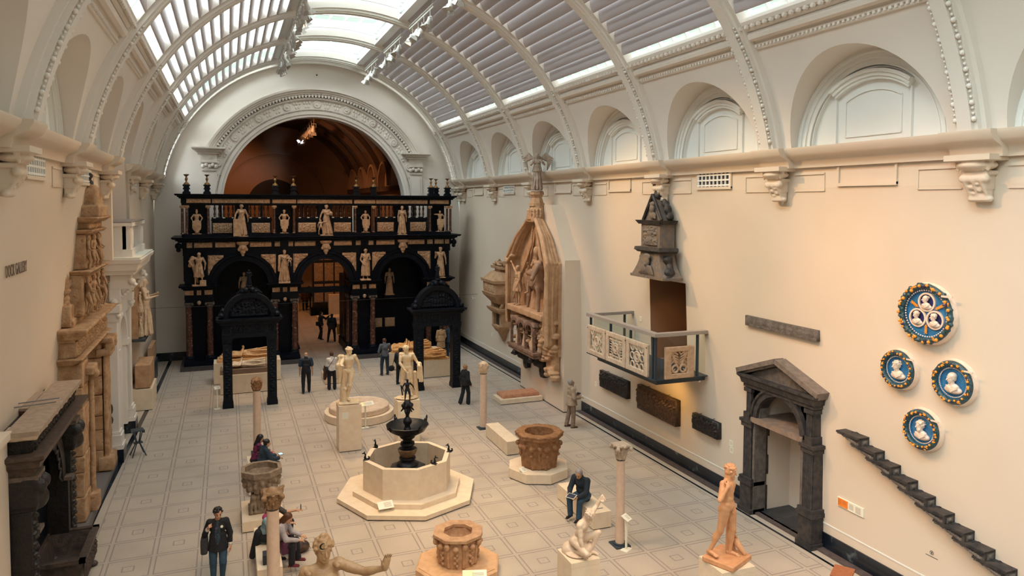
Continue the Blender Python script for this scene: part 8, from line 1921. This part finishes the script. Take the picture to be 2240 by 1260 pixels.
bagthing('handbag','purple leather handbag beside the knees of the woman in grey top','bag',[('b',V(.0,0,.15),(.17,.08,.14),.05),('c',V(-.10,0,.28),V(-.05,0,.40),.012,.012),('c',V(-.05,0,.40),V(.05,0,.40),.012,.012),('c',V(.05,0,.40),V(.1,0,.28),.012,.012)],c_purple,(3.74,-5.70,.42),.4,.012)
L=(3.46,-4.72,0); o,j=seated('seated woman in black trousers with dark canvas shoes holding up a phone',L,1.35,1.64,cloth('olive_cloth',(.05,.045,.04)),c_black,cloth('blue_canvas',(.02,.03,.06)),hair_dark,'short',head=(0,.2,0),lean=-.10,aL=((.2,-.7,-.6),(.0,-1,.15)),lR=((-.12,-1,.15),(0,-.2,-1)),lL=((.16,-1,.18),(0,.12,-1)),sleeve=.55,res=.0125,topname='top')
pw=W_(L,1.35,j['wL']+V(0,-.11,.03)); o=thing('phone','small black phone with lit screen held out by a seated woman','phone',pw,1.35); MB().box(-.035,.035,-.006,.006,-.03,.10).build('case',ink,o); MB().box(-.028,.028,.006,.0072,.0,.075).build('screen',MATS['lit_screen'],o)
bagthing('knapsack','brown and black knapsack on the floor by the seated group','bag',[('e',V(0,0,.12),(.20,.15,.12)),('e',V(.02,0,.18),(.14,.11,.08)),('c',V(.15,0,.15),V(.23,.02,.02),.012,.01)],mat('dark_brown_pack',(.012,.010,.012),(.09,.04,.02),12,.7),(4.08,-4.85,0),.3,.014)
tag(MB().box(-.05,.05,-.12,.12,0,.20).build('paper_bag',ink,None,False,(3.25,-6.02,.455),),'small black box standing on the end of the near stone bench','box')
# 10 people behind the right arch
def stander(label,loc,face,H,top,leg,shoe,hair,kind='short',res=.02,**kw):
    j=skel(H,head=kw.pop('head',(0,.15,0)),aR=kw.pop('aR',((-.2,0,-1),(.1,-.5,-.8))),aL=kw.pop('aL',((.2,0,-1),(-.1,-.5,-.8))),lR=kw.pop('lR',((-.05,0,-1),(0,.05,-1))),lL=kw.pop('lL',((.06,.03,-1),(0,.08,-1))),female=kw.get('fem',False))
    return visitor(label,loc,face,j,top,leg,shoe,hair,kind,res=res,**kw),j
L=(12.85,14.35,0); o,j=stander('person seen from behind in tan trench coat, beyond the right arch monument',L,pi,1.70,c_trench,c_black,c_black,hair_dark,'short',tt=.02,flare=1.15,topname='coat_top',fem=True)
carved('coat_skirt',[('r',V(0,0,.50),V(0,0,1.10),(.24,.20),(.17,.14),8,.06,0)],c_trench,o,.022,.02)
L=(13.35,14.45,0); stander('person in dark blue coat beside the one in trench coat, partly behind the right pier',L,pi,1.72,c_navy,c_navy,c_black,hair_dark,tt=.022,hem=.10,flare=1.1)
L=(9.62,9.55,0); stander('person in black, mostly hidden behind the marble nude on the plinth',L,2.4,1.66,c_black,c_black,c_black,hair_dark,tt=.02)
bagthing('shoulder_bag','black rounded bag swinging from the person behind the marble nude','bag',[('e',V(0,0,.75),(.15,.07,.13)),('c',V(.05,0,.85),V(.2,.05,1.3),.012,.012)],c_black,(9.22,9.5,0),.2)
L=(7.61,21.5,0); stander('woman with long dark hair walking through the passage, left of a pair',L,1.0,1.67,c_black,c_black,c_black,hair_dark,'longer',fem=True,lR=((-.03,-.2,-1),(0,.05,-1)),lL=((.03,.1,-1),(0,.35,-1)),aL=((.5,-.5,-.5),(.2,-.8,.8)))
bagthing('shoulder_bag','dark shoulder bag of the long-haired woman in the passage','bag',[('b',V(-.24,.05,.95),(.05,.14,.12),.03)],c_black,L,1.0)
L=(8.12,20.6,0); stander('woman seen from behind in dark coat in the passage, right of a pair',L,pi-.3,1.66,c_black,c_black,c_black,hair_dark,'short',fem=True,tt=.022,hem=.08,flare=1.1,lR=((-.14,-.1,-1),(-.05,.1,-1)),lL=((.2,.1,-1),(.1,.2,-1)))
bagthing('held_coat','mustard yellow coat carried by the woman in dark coat, in the passage','coat',[('c',V(0,0,.95),V(.02,0,.45),.08,.07),('c',V(.06,0,.9),V(.1,0,.5),.05,.05)],c_yellow,(8.46,20.55,0),0)
for k,(x,y,H_,l) in enumerate(((7.86,33.5,1.66,'left one of three distant visitors in the second hall'),(8.29,34.9,1.68,'middle one of three distant visitors in the second hall'),(8.86,33.9,1.70,'right one of three distant visitors in the second hall'))):
    stander('dark-clad '+l,(x,y,0),pi-.4*k,H_,c_black if k else c_brownshoe,c_black,c_black,hair_dark,'short',res=.026,tt=.02,hem=.08)
L=(11.03,-12.15,0); stander('balding grey-haired head of a visitor at the bottom edge, below the nude youth',L,.6,1.72,c_grey,c_black,c_black,hair_grey,'short',bald=True,res=.015,extra=[('hair',[('e',V(0,.02,1.55),(.09,.10,.07))],hair_grey)])
o=thing('wooden_stand','reddish wooden slanted stand whose tip shows at the bottom edge','stand',(13.45,-11.5,0),.6); MB().box(-.25,.25,-.18,.18,.98,1.02).build('top',mat('cherry_wood',(.30,.09,.03),(.36,.12,.05),14,.4),o); MB().box(-.22,.22,-.15,.15,0,.98).build('body',MATS['cherry_wood'],o)
